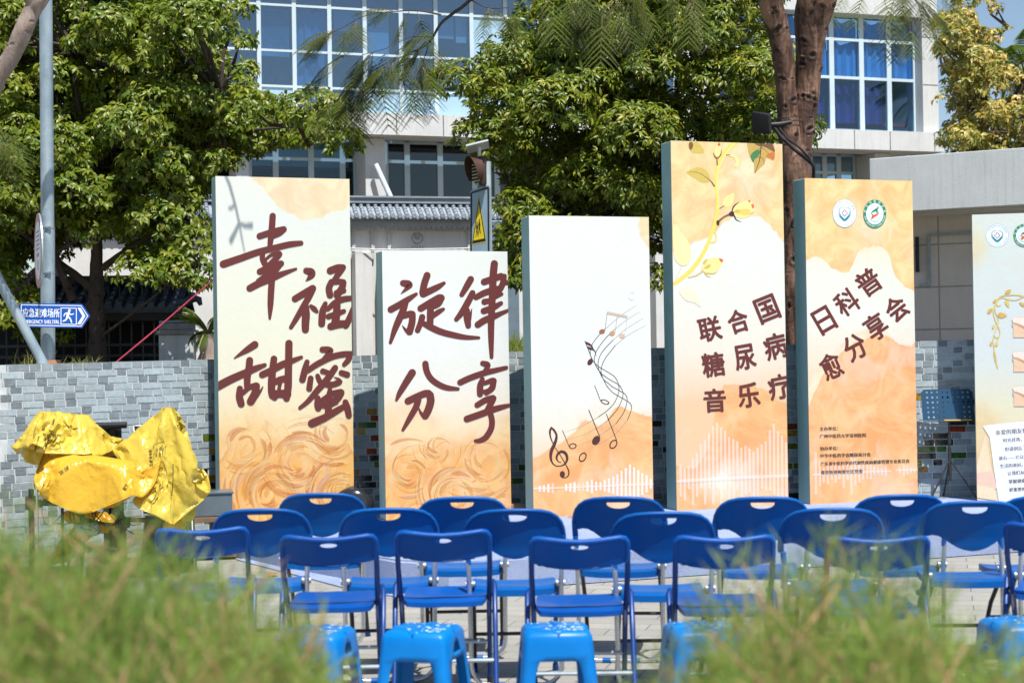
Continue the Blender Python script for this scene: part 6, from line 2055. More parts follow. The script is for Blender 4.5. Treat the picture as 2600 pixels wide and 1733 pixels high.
MB().tube([pp(122, 925) * 1.0, pp(121, 577)], r_ * 1.06, 20).build('lower_tube', GP, pole, smooth=True)
MB().tube([pp(121, 577), pp(116, -20), pp(114, -300)], r_ * .98, 20).build('upper_tube', GP, pole, smooth=True)
MB().tube([(0, 0, .0), (0, 0, .028)], r_ * 1.35, 20).build('base_ring', simple('orange_primer', (.48, .22, .10), .7), pole, smooth=True)
for py in (579, 693): 
    c = pp(121, py)
    MB().tube([c - Vector((0, 0, .007)), c + Vector((0, 0, .007))], r_ * 1.1, 20).box(c + Vector((.02, -r_ - .01, 0)), (.05, .02, .015)).build('clamp', MT['metal'], pole, smooth=True)
tag(MB().tube([at(-60, 600, 13.45), at(0, 716, 13.5), at(114, 930, 13.6)], 12.5 / pxm(13.5), 16).build('brace_pipe', GP, smooth=True), 'slanting grey pipe brace in front of the blue arrow sign', 'pipe')
# blue arrow sign
SY = 13.68
sg = thing('shelter_sign', 'blue arrow sign with white Chinese and English lettering on the steel post', 'sign', at(128, 801, SY))
so_ = at(128, 801, SY)
def spt(px, py, dy=0.0): 
    v_ = at(px, py, SY) - so_
    return Vector((v_.x, v_.y - dy, v_.z))
poly = [(50, 769), (207.8, 771.3), (228, 801.8), (207.8, 832), (51, 829.5)]
BLUES = simple('blue_reflective_sheet', (.004, .085, .40), .35, var=.06)
MB().prism([spt(x, y) for x, y in poly], (0, .012, 0)).build('plate', BLUES, sg)
WS = simple('white_reflective_print', (.80, .82, .84), .4, var=.03)
m = MB()
kk_ = [0]
def sdraw(vs, fs):
    kk_[0] += .00012
    m.add([spt(x, y, .0012 + kk_[0]) for x, y in vs], fs)
inner = [(53, 772.5), (206.2, 774.8), (224, 801.8), (206.2, 828.6), (54, 826)]
inner2 = [(55, 774.5), (205.4, 776.8), (221.6, 801.8), (205.4, 826.6), (56, 824)]
sdraw(inner + inner2, [(i, (i + 1) % 5, 5 + (i + 1) % 5, 5 + i) for i in range(5)])
for q_ in (-.4, .4): sdraw(*glyph_fit('应急避难场所', 104.5 + q_, 794, 94, 23, -.6))
for q_ in (-.3, .3): sdraw(*glyph_fit('EMERGENCY SHELTERL', 105 + q_, 816.5, 92, 9.5, -.4))
sdraw([(154, 780.5), (195, 781.2), (195, 824.3), (154, 823.5), (156, 782.5), (193, 783.2), (193, 822.3), (156, 821.5)], [(i, (i + 1) % 4, 4 + (i + 1) % 4, 4 + i) for i in range(4)])
sdraw(*ellipse2(176.5, 787.5, 3.2, 3.4))
for st_ in ([(175, 793, 6), (172.5, 799, 7), (171, 804, 6)], [(174, 793.5, 3), (180, 798, 3), (187, 796.5, 2.6)], [(173, 794, 3), (166, 795.5, 2.8), (162.5, 801, 2.6)], [(172, 803, 4.5), (178, 808, 4), (182, 818, 3.2)], [(171, 803, 4.5), (168, 811, 4), (160.5, 815, 3.2)]):
    sdraw(*stroke(st_, 4))
sdraw([(197, 781), (205, 781), (217, 801.8), (205, 823), (196, 823), (209.5, 801.8)], [(0, 1, 2, 5), (5, 2, 3, 4)])
m.build('lettering', WS, sg)
# round traffic sign seen nearly edge-on
TYr = 13.72
tc_ = at(96.5, 636, TYr)
ts_ = thing('round_sign', 'round red rimmed white traffic sign seen almost edge-on at the post', 'sign', tc_, 0)
rad_ = 95 / pxm(TYr)
yw = math.acos(9.0 / 95.0)
view = math.atan2(tc_.x, tc_.y)
tocam = Vector((-tc_.x, -tc_.y, 0)).normalized()
ax = Matrix.Rotation(-yw, 3, 'Z') @ tocam     # face normal, turned away to the left
tx = Vector((-ax.y, ax.x, 0)).normalized()
def disc(vs, off): return [tx * x + Vector((0, 0, y)) + ax * off for x, y in vs]
vs, fs = ellipse2(0, 0, rad_, rad_, 0, 48)
m = MB(); m.prism(disc(vs, 0), ax * -.012); m.build('plate', MT['galv'], ts_)
vs, fs = ring2(0, 0, rad_, rad_, rad_ * .22, 0, 48)
m = MB(); m.add(disc(vs, .001), fs); m.build('red_rim', simple('red_reflective', (.42, .004, .012), .4), ts_)
vs, fs = ellipse2(0, 0, rad_ * .78, rad_ * .78, 0, 48)
m = MB(); m.add(disc(vs, .0012), fs); m.build('white_face', MT['white'], ts_)
m = MB()
for k in range(5): m.add(disc([(-.13, .16 - k * .035), (.13, .16 - k * .035), (.13, .145 - k * .035), (-.13, .145 - k * .035)], .002), [(0, 1, 2, 3)])
m.add(disc([(-.1, -.02), (.1, -.02), (.1, -.05), (-.1, -.05)], .002), [(0, 1, 2, 3)]).add(disc([(-.03, -.08), (.03, -.08), (.03, -.16), (-.03, -.16)], .002), [(0, 1, 2, 3)])
m.build('grey_print', simple('grey_print', (.22, .24, .25), .5), ts_)
# red rope
tag(MB().tube([at(288, 925, 14.4), at(400, 832, 14.4), at(525, 724, 14.3), at(560, 694, 14.3)], 1.9 / pxm(14.4), 8).build('red_rope', simple('red_rope', (.50, .05, .09), .7, var=.3, scale=60), smooth=True), 'tight red guy rope running up to the leftmost board', 'rope')

# warning sign with flashing lamp
WL, WR_ = 20.3, 19.75
base_l, base_r = at(1194, 640, 18.08), at(1243, 640, 17.96)
dirw = (base_r - base_l); dirw.z = 0
wp = Plane(1194, 18.08, dirw.y / dirw.x)
ww = dirw.length
wsn = thing('warning_sign', 'yellow triangle children crossing sign on a pale blue panel', 'sign', wp.O, wp.th)
def W2(px, py, off=0.0):
    u, z = wp.uz(px, py)
    return Vector((u, -off, z))
zt_ = W2(1218, 475).z; zb_ = W2(1218, 700).z
m = MB()
rc = .05
cs_ = [(rc, zt_), (ww - rc, zt_), (ww - .012, zt_ - .012), (ww, zt_ - rc), (ww, zb_), (0, zb_), (0, zt_ - rc), (.012, zt_ - .012)]
m.prism([W2(x, y) for x, y in ((1194, 492), (1195.5, 485), (1199, 482), (1237, 470.5), (1241, 471), (1243, 476), (1244.5, 700), (1193, 700))], (0, .02, 0)); m.build('panel', simple('pale_blue_sheet', (.30, .42, .50), .4, .2), wsn)
m = MB()
o_ = [(q.x, q.z) for q in (W2(1196, 700), W2(1197, 490), W2(1240, 476), W2(1241.5, 700))]
for (a, b) in ((0, 1), (1, 2), (2, 3)):
    m.bar(Vector((o_[a][0], -.002, o_[a][1])), Vector((o_[b][0], -.002, o_[b][1])), .018, .003, (0, 1, 0))
m.build('black_border', MT['black'], wsn)
ap = W2(1216.3, 502); bl_ = W2(1199, 619); br_ = W2(1234, 612)
zb2 = (bl_.z + br_.z) / 2
def tri(sc, off): 
    c = Vector(((ap.x + bl_.x + br_.x) / 3, 0, (ap.z + zb2 * 2) / 3))
    pts = [Vector((ap.x, 0, ap.z)), Vector((bl_.x, 0, bl_.z)), Vector((br_.x, 0, br_.z))]
    return [c + (p_ - c) * sc + Vector((0, -off, 0)) for p_ in pts]
YELS = simple('yellow_reflective', (.74, .56, .01), .4, var=.04)
MB().add(tri(1.06, .0025), [(0, 1, 2)]).build('yellow_edge', YELS, wsn)
MB().add(tri(1.0, .0035), [(0, 1, 2)]).build('black_triangle', MT['black'], wsn)
MB().add(tri(.80, .0045), [(0, 1, 2)]).build('yellow_field', YELS, wsn)
m = MB()
kx = [0.006]
def wdraw(vs, fs):
    kx[0] += .0003
    m.add([W2(x, y, kx[0]) for x, y in vs], fs)
for dx, dy in ((0, 0), (6.3, -7)):
    wdraw(*ellipse2(1212 + dx, 565.5 + dy, 1.3, 2.6))
    for st_ in ([(1211.6 + dx, 570 + dy, 2.6), (1212 + dx, 583 + dy, 2.6)], [(1211 + dx, 571 + dy, 1), (1208.6 + dx, 580 + dy, 1)], [(1213 + dx, 571 + dy, 1), (1214.6 + dx, 580 + dy, 1)], [(1211.4 + dx, 582 + dy, 1.5), (1209.6 + dx, 600 + dy, 1.2)], [(1212.4 + dx, 582 + dy, 1.5), (1215 + dx, 599 + dy, 1.2)]):
        wdraw(*stroke(st_, 2))
m.build('children_symbol', MT['black'], wsn)
pq = at(1236, 560, 18.1)
ps = thing('sign_post', 'pale steel post carrying the warning sign and the flashing lamp', 'post', (pq.x, pq.y + .08, 1.42))
kq = 1 / pxm(18.1)
hz = lambda py: (hor(1236) - py) * kq + CAM.z - 1.42
MB().tube([(0, 0, 0), (0, 0, hz(408))], .055, 14).build('tube', simple('pale_steel', (.5, .58, .62), .35, .3), ps, smooth=True)
lq = at(1212, 434, 17.9)
fl_ = thing('flashing_lamp', 'brown round signal lamp with visor on top of the warning sign post', 'lamp', lq, 0)
S_ = 1 / pxm(17.9)
BRNP = simple('brown_plastic', (.065, .032, .022), .4, var=.2)
MB().box((12 * S_, .02, 0), (22 * S_, .16, 76 * S_), bev=.03).build('housing', BRNP, fl_, smooth=True)
def vis(n=24):
    m = MB()
    vs, fs = [], []
    rr_ = 37 * S_
    axd = Vector((-.86, -.5, 0)).normalized(); tx_ = Vector((-axd.y, axd.x, 0))
    c0_ = Vector((2 * S_, 0, 0))
    for k in range(n + 1):
        a = R(-40 + 260 * k / n)
        d_ = tx_ * math.cos(a) * rr_ * .8 + Vector((0, 0, math.sin(a) * rr_))
        L_ = .13 * (.35 + .65 * max(0, math.sin(a) * .5 + .5))
        for q in (0, 1): vs += [c0_ + d_ * (1 - .04 * q), c0_ + d_ * (1 - .04 * q) + axd * L_]
        if k:
            b = 4 * k
            fs += [(b - 4, b - 3, b + 1, b), (b - 2, b + 2, b + 3, b - 1), (b - 3, b - 1, b + 3, b + 1)]
    m.add(vs, fs)
    return m, axd, tx_, c0_, rr_
m, axd, tx_, c0_, rr_ = vis()
m.build('visor', BRNP, fl_, smooth=True, auto=50)
vs, fs = ellipse2(0, 0, rr_ * .76, rr_ * .95, 0, 30)
m = MB().add([c0_ + tx_ * x + Vector((0, 0, y)) + axd * .012 for x, y in vs], fs); m.build('lens', simple('dark_lens', (.03, .02, .018), .2), fl_)
m = MB()
for i in range(-3, 4):
    for j in range(-4, 5):
        if (i / 3.4) ** 2 + (j / 4.4) ** 2 < 1: m.ball(c0_ + tx_ * i * .03 + Vector((0, 0, j * .035)) + axd * .016, .010, 6, 4)
m.build('led_dots', simple('pale_yellow_led', (.62, .60, .38), .3), fl_, smooth=True)
sp_ = thing('solar_panel', 'small flat solar panel on a short mast above the flashing lamp', 'solar panel', at(1213, 372, 17.9), 0)
MB().tube([(4 * S_, 0, -2 * S_), (4 * S_, 0, -28 * S_)], .02, 10).build('mast', MT['white'], sp_, smooth=True)
MB().box((0, 0, 0), (58 * S_, .34, .02), Matrix.Rotation(R(-13), 3, 'Y') @ Matrix.Rotation(R(-6), 3, 'X'), bev=.003).build('panel', simple('pale_panel', (.55, .58, .58), .4), sp_)

# floodlight strapped to the tree trunk
FLq = at(1934, 312, 16.2)
fd = thing('floodlight', 'black floodlight strapped to the brown tree trunk', 'floodlight', FLq, R(-50))
MB().box((0, 0, 0), (.21, .05, .20), Matrix.Rotation(R(18), 3, 'X') @ Matrix.Rotation(R(14), 3, 'Y'), bev=.012).build('housing', MT['black'], fd, smooth=True)
MB().tube([(.05, .05, -.02), (.12, .13, -.02), (.2, .2, .0)], [.022, .03, .02], 10).build('bracket', MT['black'], fd, smooth=True)
m = MB()
for py in (305, 315, 327):
    pts = []
    for k in range(13):
        a = R(180 + 180 * k / 12)
        c = at(1990, py, 16.62)
        pts.append(c + Vector((.165 * math.cos(a), .20 * math.sin(a), .02 * math.cos(a))))
    m.tube(pts, .005, 6)
m.tube([at(x, y, Y) for x, y, Y in ((1960, 318, 16.3), (1985, 350, 16.3), (2020, 382, 16.28), (2046, 402, 16.3), (2066, 420, 16.4), (2066, 452, 16.5), (2060, 520, 16.9))], .018, 8)
m.tube([at(x, y, Y) for x, y, Y in ((1968, 312, 16.3), (2000, 352, 16.28), (2030, 375, 16.28), (2052, 398, 16.3), (2068, 428, 16.4))], .010, 8)
tag(m.build('strap_cable', MT['black'], smooth=True), 'black cable and straps wound around the brown tree trunk', 'cable')
# ================================================================== TREES
def inpoly(x, y, poly):
    c = False
    j = len(poly) - 1
    for i in range(len(poly)):
        if (poly[i][1] > y) != (poly[j][1] > y) and x < (poly[j][0] - poly[i][0]) * (y - poly[i][1]) / (poly[j][1] - poly[i][1]) + poly[i][0]: c = not c
        j = i
    return c
def leaf_template(curl=.25):
    # pointed oval leaf along +x, folded along its midrib, tip drooping
    return np.array([[0, 0, 0], [.28, .20, .06], [.62, .19, .02], [1, 0, -curl], [.62, -.19, .02], [.28, -.20, .06], [.3, 0, 0], [.64, 0, -.05]], float), \
        np.array([[0, 6, 1, 1], [1, 6, 7, 2], [2, 7, 3, 3], [0, 5, 6, 6], [5, 4, 7, 6], [4, 3, 7, 7]])
LV, LF = leaf_template()
LFT = np.array([[0, 6, 1], [1, 6, 7], [1, 7, 2], [2, 7, 3], [0, 5, 6], [5, 4, 7], [5, 7, 6], [4, 3, 7]])
def leaves(P, D, N, L, Wd, cols):
    """P base points, D directions, N normals, L lengths, Wd width factor -> arrays"""
    D = D / np.linalg.norm(D, axis=1, keepdims=True)
    Y = np.cross(N, D)
    Y /= np.linalg.norm(Y, axis=1, keepdims=True) + 1e-9
    Z = np.cross(D, Y)
    v = P[:, None, :] + L[:, None, None] * (LV[None, :, 0:1] * D[:, None, :] + LV[None, :, 1:2] * Wd[:, None, None] * Y[:, None, :] + LV[None, :, 2:3] * Z[:, None, :])
    n = len(P)
    f = (LFT[None] + (np.arange(n) * 8)[:, None, None]).reshape(-1, 3)
    c = np.repeat(cols, 8, axis=0)
    return v.reshape(-1, 3), f, c
def whorls(C, A, nleaf, L0, L1, droop, wid, pal, rng, spread=1.0):
    """leaf rosettes: centres C, axes A"""
    n = len(C)
    A = A / np.linalg.norm(A, axis=1, keepdims=True)
    ref = np.where(np.abs(A[:, 2:3]) < .9, np.array([[0, 0, 1.]]), np.array([[1., 0, 0]]))
    X = np.cross(A, ref); X /= np.linalg.norm(X, axis=1, keepdims=True)
    Y = np.cross(A, X)
    Ps, Ds, Ns, Ls, Ws, Cs = [], [], [], [], [], []
    base = pal[rng.integers(0, len(pal), n)]
    for k in range(nleaf):
        a = 2 * np.pi * k / nleaf + rng.uniform(-.45, .45, n) + k * .4
        el = rng.uniform(-.15, .75, n) * spread
        R_ = X * np.cos(a)[:, None] + Y * np.sin(a)[:, None]
        d = R_ * np.cos(el)[:, None] + A * np.sin(el)[:, None]
        d[:, 2] -= droop * rng.uniform(.4, 1.3, n)
        nn = A * np.cos(el)[:, None] - R_ * np.sin(el)[:, None] + rng.normal(0, .22, (n, 3))
        Ps.append(C + R_ * .01 - A * rng.uniform(0, .05, n)[:, None]); Ds.append(d); Ns.append(nn)
        Ls.append(rng.uniform(L0, L1, n)); Ws.append(rng.uniform(wid * .8, wid * 1.2, n))
        col = base * rng.uniform(.72, 1.25, (n, 1)) * np.array([1, 1, 1.]) 
        old = rng.random(n) < .05
        col[old] = np.array([.20, .20, .03])
        Cs.append(col)
    return leaves(np.concatenate(Ps), np.concatenate(Ds), np.concatenate(Ns), np.concatenate(Ls), np.concatenate(Ws), np.concatenate(Cs))
LEAF = leafmat('glossy_leaf', .38, .17, .32)
LEAFY = leafmat('yellowing_leaf', .5, .35, .35)
FERN = leafmat('feathery_leaf', .5, .42, .3)
def bark(name, c1, c2, scale=9):
    g = G(name)
    n = g.noise(g.mapv(g.co(), scale=(1, 1, .35)), scale, 8, .7, .8)
    n2 = g.noise(g.co(), 4, 5, .6)
    lv = g.n('ShaderNodeTexVoronoi', feature='F1'); g.L(g.mapv(g.co(), scale=(1, 1, 1.7)), lv.inputs['Vector']); lv.inputs['Scale'].default_value = 7
    spot = g.ramp(lv.outputs['Distance'], [(.10, (1, 1, 1)), (.20, (0, 0, 0))])
    c = g.ramp(n, [(.32, c1), (.66, c2)])
    c = g.mix(1.0, c, g.ramp(n2, [(.3, (.7, .7, .7)), (.7, (1.2, 1.15, 1.1))]), 'MULTIPLY')
    c = g.mix(g.math('MULTIPLY', spot, .55 if scale > 6.5 else .25), c, tuple(x * .35 for x in c1))
    if scale <= 6.5:
        c = g.mix(1.0, c, g.attr(), 'MULTIPLY')
        pt = g.ramp(g.noise(g.mapv(g.co(), scale=(1, 1, .22)), 5.5, 6, .65, 1.4), [(.42, (1, 1, 1)), (.56, (.28, .25, .24))])
        c = g.mix(1.0, c, pt, 'MULTIPLY')
    g.set(color=c, rough=.75 if scale > 6.5 else .5, spec=.35)
    g.bump(g.math('ADD', n, g.math('MULTIPLY', spot, -.4)), .9, .03)
    return g.m
BARKD = bark('dark_bark', (.035, .027, .022), (.09, .07, .055))
BARKB = bark('red_brown_bark', (.10, .05, .032), (.36, .21, .14), 6)
BARKP = bark('pale_bark', (.20, .15, .12), (.42, .34, .29), 11)

def px_path(lst):
    return [at(x, y, Y) for x, y, Y, w in lst], [w / 2 / pxm(Y) for x, y, Y, w in lst]
def densify(P_, r_, n=6):
    q = catmull([(p.x, p.y, p.z, r) for p, r in zip(P_, r_)], n)
    return [Vector(a[:3]) for a in q], [float(a[3]) for a in q]
def limb(m, lst, n=14, noise=.25, ext=None):
    P_, r_ = px_path(lst)
    if ext is not None: P_, r_ = [ext] + P_, [r_[0] * 1.25] + r_
    P_, r_ = densify(P_, r_, 7)
    m.tube(P_, r_, n, noise=noise)

def broadleaf(name, label, poly, holes, Yc, dY, nclump, trunk, limbs, pal, seed, L=(.10, .15), wid=1.0, droop=.42, nwh=46, fill=900, rad=(.30, .52), nleaf=8, ground_z=1.46, back=0.6, extra=()):
    rng = np.random.default_rng(seed)
    rr = random.Random(seed)
    t0 = trunk[0]
    b = at(t0[0], t0[1], t0[2])
    root = thing(name, label, 'tree', (b.x, b.y, ground_z))
    off = Vector((b.x, b.y, ground_z))
    m = MB()
    limb(m, trunk, 16, .22, ext=Vector((b.x, b.y, ground_z - .05)) if b.z > ground_z + .1 else None)
    for l in limbs: limb(m, l, 9, .2)
    m.v = [tuple(Vector(v) - off) for v in m.v]
    m.build('trunk', BARKD, root, smooth=True, auto=80)
    xs = [p[0] for p in poly]; ys = [p[1] for p in poly]
    cl = []
    tries = 0
    while len(cl) < nclump and tries < 8000:
        tries += 1
        x, y = rr.uniform(min(xs), max(xs)), rr.uniform(min(ys), max(ys))
        if not inpoly(x, y, poly) or any(inpoly(x, y, h) for h in holes): continue
        Y = Yc + rr.uniform(-dY, dY * back)
        r_ = rr.uniform(*rad)
        c = at(x, y, Y)
        if any((c - o).length < .62 * min(r_, ro) for o, ro in cl): continue
        cl.append((c, r_))
    for x, y, r_, Y in extra: cl.append((at(x, y, Y), r_))
    C, A = [], []
    for c, r_ in cl:
        k = int(nwh * (r_ / .42) ** 2)
        d = rng.normal(0, 1, (k * 3, 3)); d /= np.linalg.norm(d, axis=1, keepdims=True)
        keep = (d[:, 2] * .8 - d[:, 1] * .55 + d[:, 0] * .15) > -.15
        d = d[keep][:k]
        rad_ = r_ * rng.uniform(.78, 1.06, (len(d), 1))
        p = np.array(c)[None] + d * rad_ * np.array([[1.05, .95, .72]])
        C.append(p); A.append(d + np.array([[.1, -.35, .75]]) + rng.normal(0, .25, d.shape))
    # thinner, darker inner leaves behind the clumps
    fx = []
    while len(fx) < fill:
        x, y = rr.uniform(min(xs), max(xs)), rr.uniform(min(ys), max(ys))
        if inpoly(x, y, poly) and not any(inpoly(x, y, h) for h in holes):
            q = at(x, y, Yc + rr.uniform(-.1, dY * 1.2)); fx.append((q.x, q.y, q.z))
    C.append(np.array(fx)); A.append(rng.normal(0, .5, (len(fx), 3)) + np.array([[0, -.3, .5]]))
    C, A = np.concatenate(C), np.concatenate(A)
    v, f, c = whorls(C, A, nleaf, L[0], L[1], droop, wid, np.array(pal), rng)
    np_mesh('crown', v - np.array(off)[None], f, LEAF, c, root)
    # twigs reaching from the limbs into the clumps
    tw = MB()
    ends = [at(l[-1][0], l[-1][1], l[-1][2]) for l in limbs] + [at(trunk[-1][0], trunk[-1][1], trunk[-1][2])]
    for c, r_ in cl:
        e = min(ends, key=lambda q: (q - c).length)
        mid = e.lerp(c, .55) + Vector((rr.uniform(-.1, .1), rr.uniform(-.1, .1), rr.uniform(-.12, .05)))
        tw.tube([e - off, mid - off, c - off], [.03, .02, .008], 6)
    tw.build('branches', BARKD, root, smooth=True)
    return root
PALG = [(0.1259, 0.1702, 0.0103), (0.1574, 0.1921, 0.0132), (0.0892, 0.1373, 0.0088), (0.1731, 0.1976, 0.0176), (0.1049, 0.1537, 0.0103)]
PALY = [(0.1207, 0.1647, 0.0095), (0.1679, 0.1976, 0.0117), (0.0892, 0.1373, 0.0088), (0.2308, 0.2361, 0.0176), (0.1259, 0.1647, 0.0103), (0.0944, 0.1373, 0.0103)]
lp = [(-80, -60), (565, -60), (560, 40), (572, 130), (580, 215), (650, 240), (730, 255), (800, 285), (845, 322), (840, 352), (760, 360), (700, 370), (640, 400), (580, 410), (530, 430), (500, 500), (490, 560), (480, 640), (440, 690), (420, 700), (380, 690), (330, 640), (300, 600), (210, 590), (170, 640), (110, 640), (80, 600), (40, 700), (80, 740), (60, 850), (-80, 800)]
broadleaf('broadleaf_tree', 'large dark green tree with glossy leaves and a dark forked trunk at the left', lp,
 [[(215, 600), (215, 960), (300, 960), (300, 600)], [(150, 580), (235, 580), (235, 720), (150, 720)], [(285, 640), (285, 720), (340, 720), (360, 640)], [(350, 445), (420, 455), (420, 500), (350, 520)]],
 18.6, 1.3, 135,
 [(247, 940, 18.3, 52), (247, 840, 18.3, 42), (243, 740, 18.3, 39), (245, 680, 18.3, 34), (246, 600, 18.2, 26), (240, 520, 18.2, 22), (230, 420, 18.1, 16)],
 [[(236, 735, 18.3, 26), (200, 705, 18.25, 22), (150, 668, 18.2, 20), (70, 600, 18.1, 16), (-20, 530, 18, 12)], [(262, 680, 18.3, 22), (300, 650, 18.2, 16), (380, 600, 18, 12), (470, 560, 17.9, 8)], [(248, 600, 18.2, 22), (320, 470, 18.2, 16), (420, 330, 18.2, 12), (560, 240, 18.2, 8)], [(185, 760, 18.2, 22), (160, 700, 18.1, 20), (145, 660, 18.05, 16), (140, 640, 18, 12)], [(230, 420, 18.1, 16), (200, 280, 18, 12), (180, 120, 18, 9)], [(560, 330, 18.2, 10), (640, 330, 18, 8), (760, 320, 17.8, 5)], [(420, 330, 18.2, 12), (560, 330, 18.2, 10)], [(262, 850, 18.1, 8), (330, 800, 17.9, 8), (400, 745, 17.7, 6), (425, 720, 17.6, 4)]],
 PALG, 5, L=(.055, .100), droop=.5, nwh=108, fill=6500, rad=(.24, .44), extra=((610, 20, .16, 18.3), (612, 100, .17, 18.2), (620, 180, .18, 18.2), (70, 760, .22, 17.8), (130, 850, .24, 18.4), (350, 690, .3, 17.6), (470, 690, .34, 17.4), (500, 610, .3, 17.6)))
cp = [(1335, -60), (2010, -60), (1960, 80), (1965, 330), (1960, 420), (1985, 560), (1990, 640), (1660, 640), (1560, 620), (1480, 640), (1330, 720), (1275, 640), (1255, 600), (1290, 560), (1300, 500), (1255, 420), (1215, 330), (1195, 270), (1172, 222), (1188, 172), (1240, 165), (1262, 130), (1300, 60)]
broadleaf('broadleaf_tree', 'dense glossy tree with yellow green shoots between the treble clef board and the brown trunk', cp,
 [[(1700, 180), (1760, 170), (1770, 280), (1690, 290)]],
 19.6, 1.3, 80, [(1510, 930, 20.0, 44), (1510, 700, 20, 36), (1515, 500, 20, 30), (1525, 380, 20, 24), (1540, 200, 19.9, 16)],
 [[(1515, 480, 20, 20), (1450, 350, 19.8, 12), (1380, 240, 19.7, 7)], [(1520, 430, 20, 20), (1640, 300, 19.9, 13), (1780, 180, 19.8, 7)], [(1512, 560, 20, 18), (1650, 480, 19.8, 12), (1850, 420, 19.7, 7)], [(1512, 600, 20, 14), (1400, 520, 19.8, 10), (1330, 560, 19.7, 6)]],
 PALY, 8, L=(.060, .112), wid=.78, droop=.42, nwh=104, fill=5000, nleaf=8, extra=((1290, 660, .30, 19.0), (1330, 600, .3, 19.3), (1660, 560, .3, 19.3), (1290, 330, .3, 19.0), (1235, 225, .26, 18.9), (1655, 700, .25, 19.2)))
# yellowing tree beyond the right end of the building, sparse at the top so the sky shows
rp = [(2420, 60), (2420, -60), (2470, -60), (2470, 30), (2490, 90), (2500, 150), (2540, 190), (2620, 190), (2760, 230), (2760, 440), (2420, 440)]
broadleaf('yellowing_tree', 'tree with yellowing leaves beyond the building above the concrete parapet', rp, [],
 30.0, 1.6, 60, [(2560, 700, 30.5, 30), (2540, 500, 30.5, 26), (2530, 360, 30.4, 20), (2500, 250, 30.3, 14), (2440, 90, 30, 9)],
 [[(2500, 250, 30.3, 12), (2400, 180, 30, 7), (2385, 100, 30, 5)], [(2530, 330, 30.4, 12), (2600, 200, 30, 8), (2640, 120, 30, 5)], [(2470, 150, 30.1, 8), (2520, 100, 30, 6), (2560, 70, 29.8, 3)], [(2530, 360, 30.4, 12), (2440, 330, 30, 8)]],
 [(.33, .27, .05), (.40, .31, .07), (.24, .23, .04), (.45, .33, .08), (.19, .20, .04)], 12, L=(.08, .14), wid=.95, droop=.55, nwh=60, fill=300, nleaf=6, rad=(.26, .42), extra=((2425, 200, .2, 29.5), (2430, 320, .25, 29.5), (2425, 120, .2, 29.6), (2520, 90, .16, 29.6), (2555, 75, .12, 29.6), (2530, 20, .13, 29.6), (2500, -10, .2, 29.6)))
# palm behind it
def palm(name, label, px, py, Y, n, L, seed, gz):
    rr = random.Random(seed)
    c = at(px, py, Y)
    t = thing(name, label, 'palm', (c.x, c.y, gz))
    off = Vector((c.x, c.y, gz))
    MB().tube([(0, 0, 0), (.05, 0, (c.z - gz) * .5), (0, 0, c.z - gz)], [.16, .13, .11], 12, noise=.15).build('trunk', BARKP, t, smooth=True)
    P, D, N, Ls, Ws, Cs = [], [], [], [], [], []
    m = MB()
    for k in range(n):
        a = 2 * math.pi * k / n + rr.uniform(-.2, .2)
        el = rr.uniform(.1, 1.2)
        pts = []
        p = Vector((0, 0, c.z - gz)); d = Vector((math.cos(a) * math.cos(el), math.sin(a) * math.cos(el), math.sin(el)))
        ln_ = L * rr.uniform(.8, 1.1)
        for i in range(12):
            pts.append(p.copy())
            p += d * ln_ / 12
            d = (d + Vector((0, 0, -.12))).normalized()
            if i > 1:
                side = d.cross(Vector((0, 0, 1))).normalized()
                for s in (-1, 1):
                    for q in range(3):
                        P.append(tuple(p - d * q * ln_ / 36)); D.append(tuple(side * s + d * .7 + Vector((0, 0, -.35)))); N.append((0, 0, 1)); Ls.append(ln_ * .30 * (1 - abs(i - 6) / 9)); Ws.append(.16); Cs.append((.07 + rr.uniform(0, .04), .12 + rr.uniform(0, .03), .02))
        m.tube(pts, [.02 - .0012 * i for i in range(12)], 5)
    m.build('frond_stalks', simple('frond_stalk', (.12, .14, .03), .6), t, smooth=True)
    v, f, cc = leaves(np.array(P), np.array(D), np.array(N), np.array(Ls), np.array(Ws), np.array(Cs))
    np_mesh('crown', v, f, FERN, cc, t)
palm('palm_tree', 'dark green palm showing behind the yellowing tree at the right', 2600, 190, 38, 22, 1.7, 3, 1.45)
palm('young_palm', 'small pale palm fronds beside the grey gate pier', 528, 850, 17.6, 12, .42, 6, 1.45)

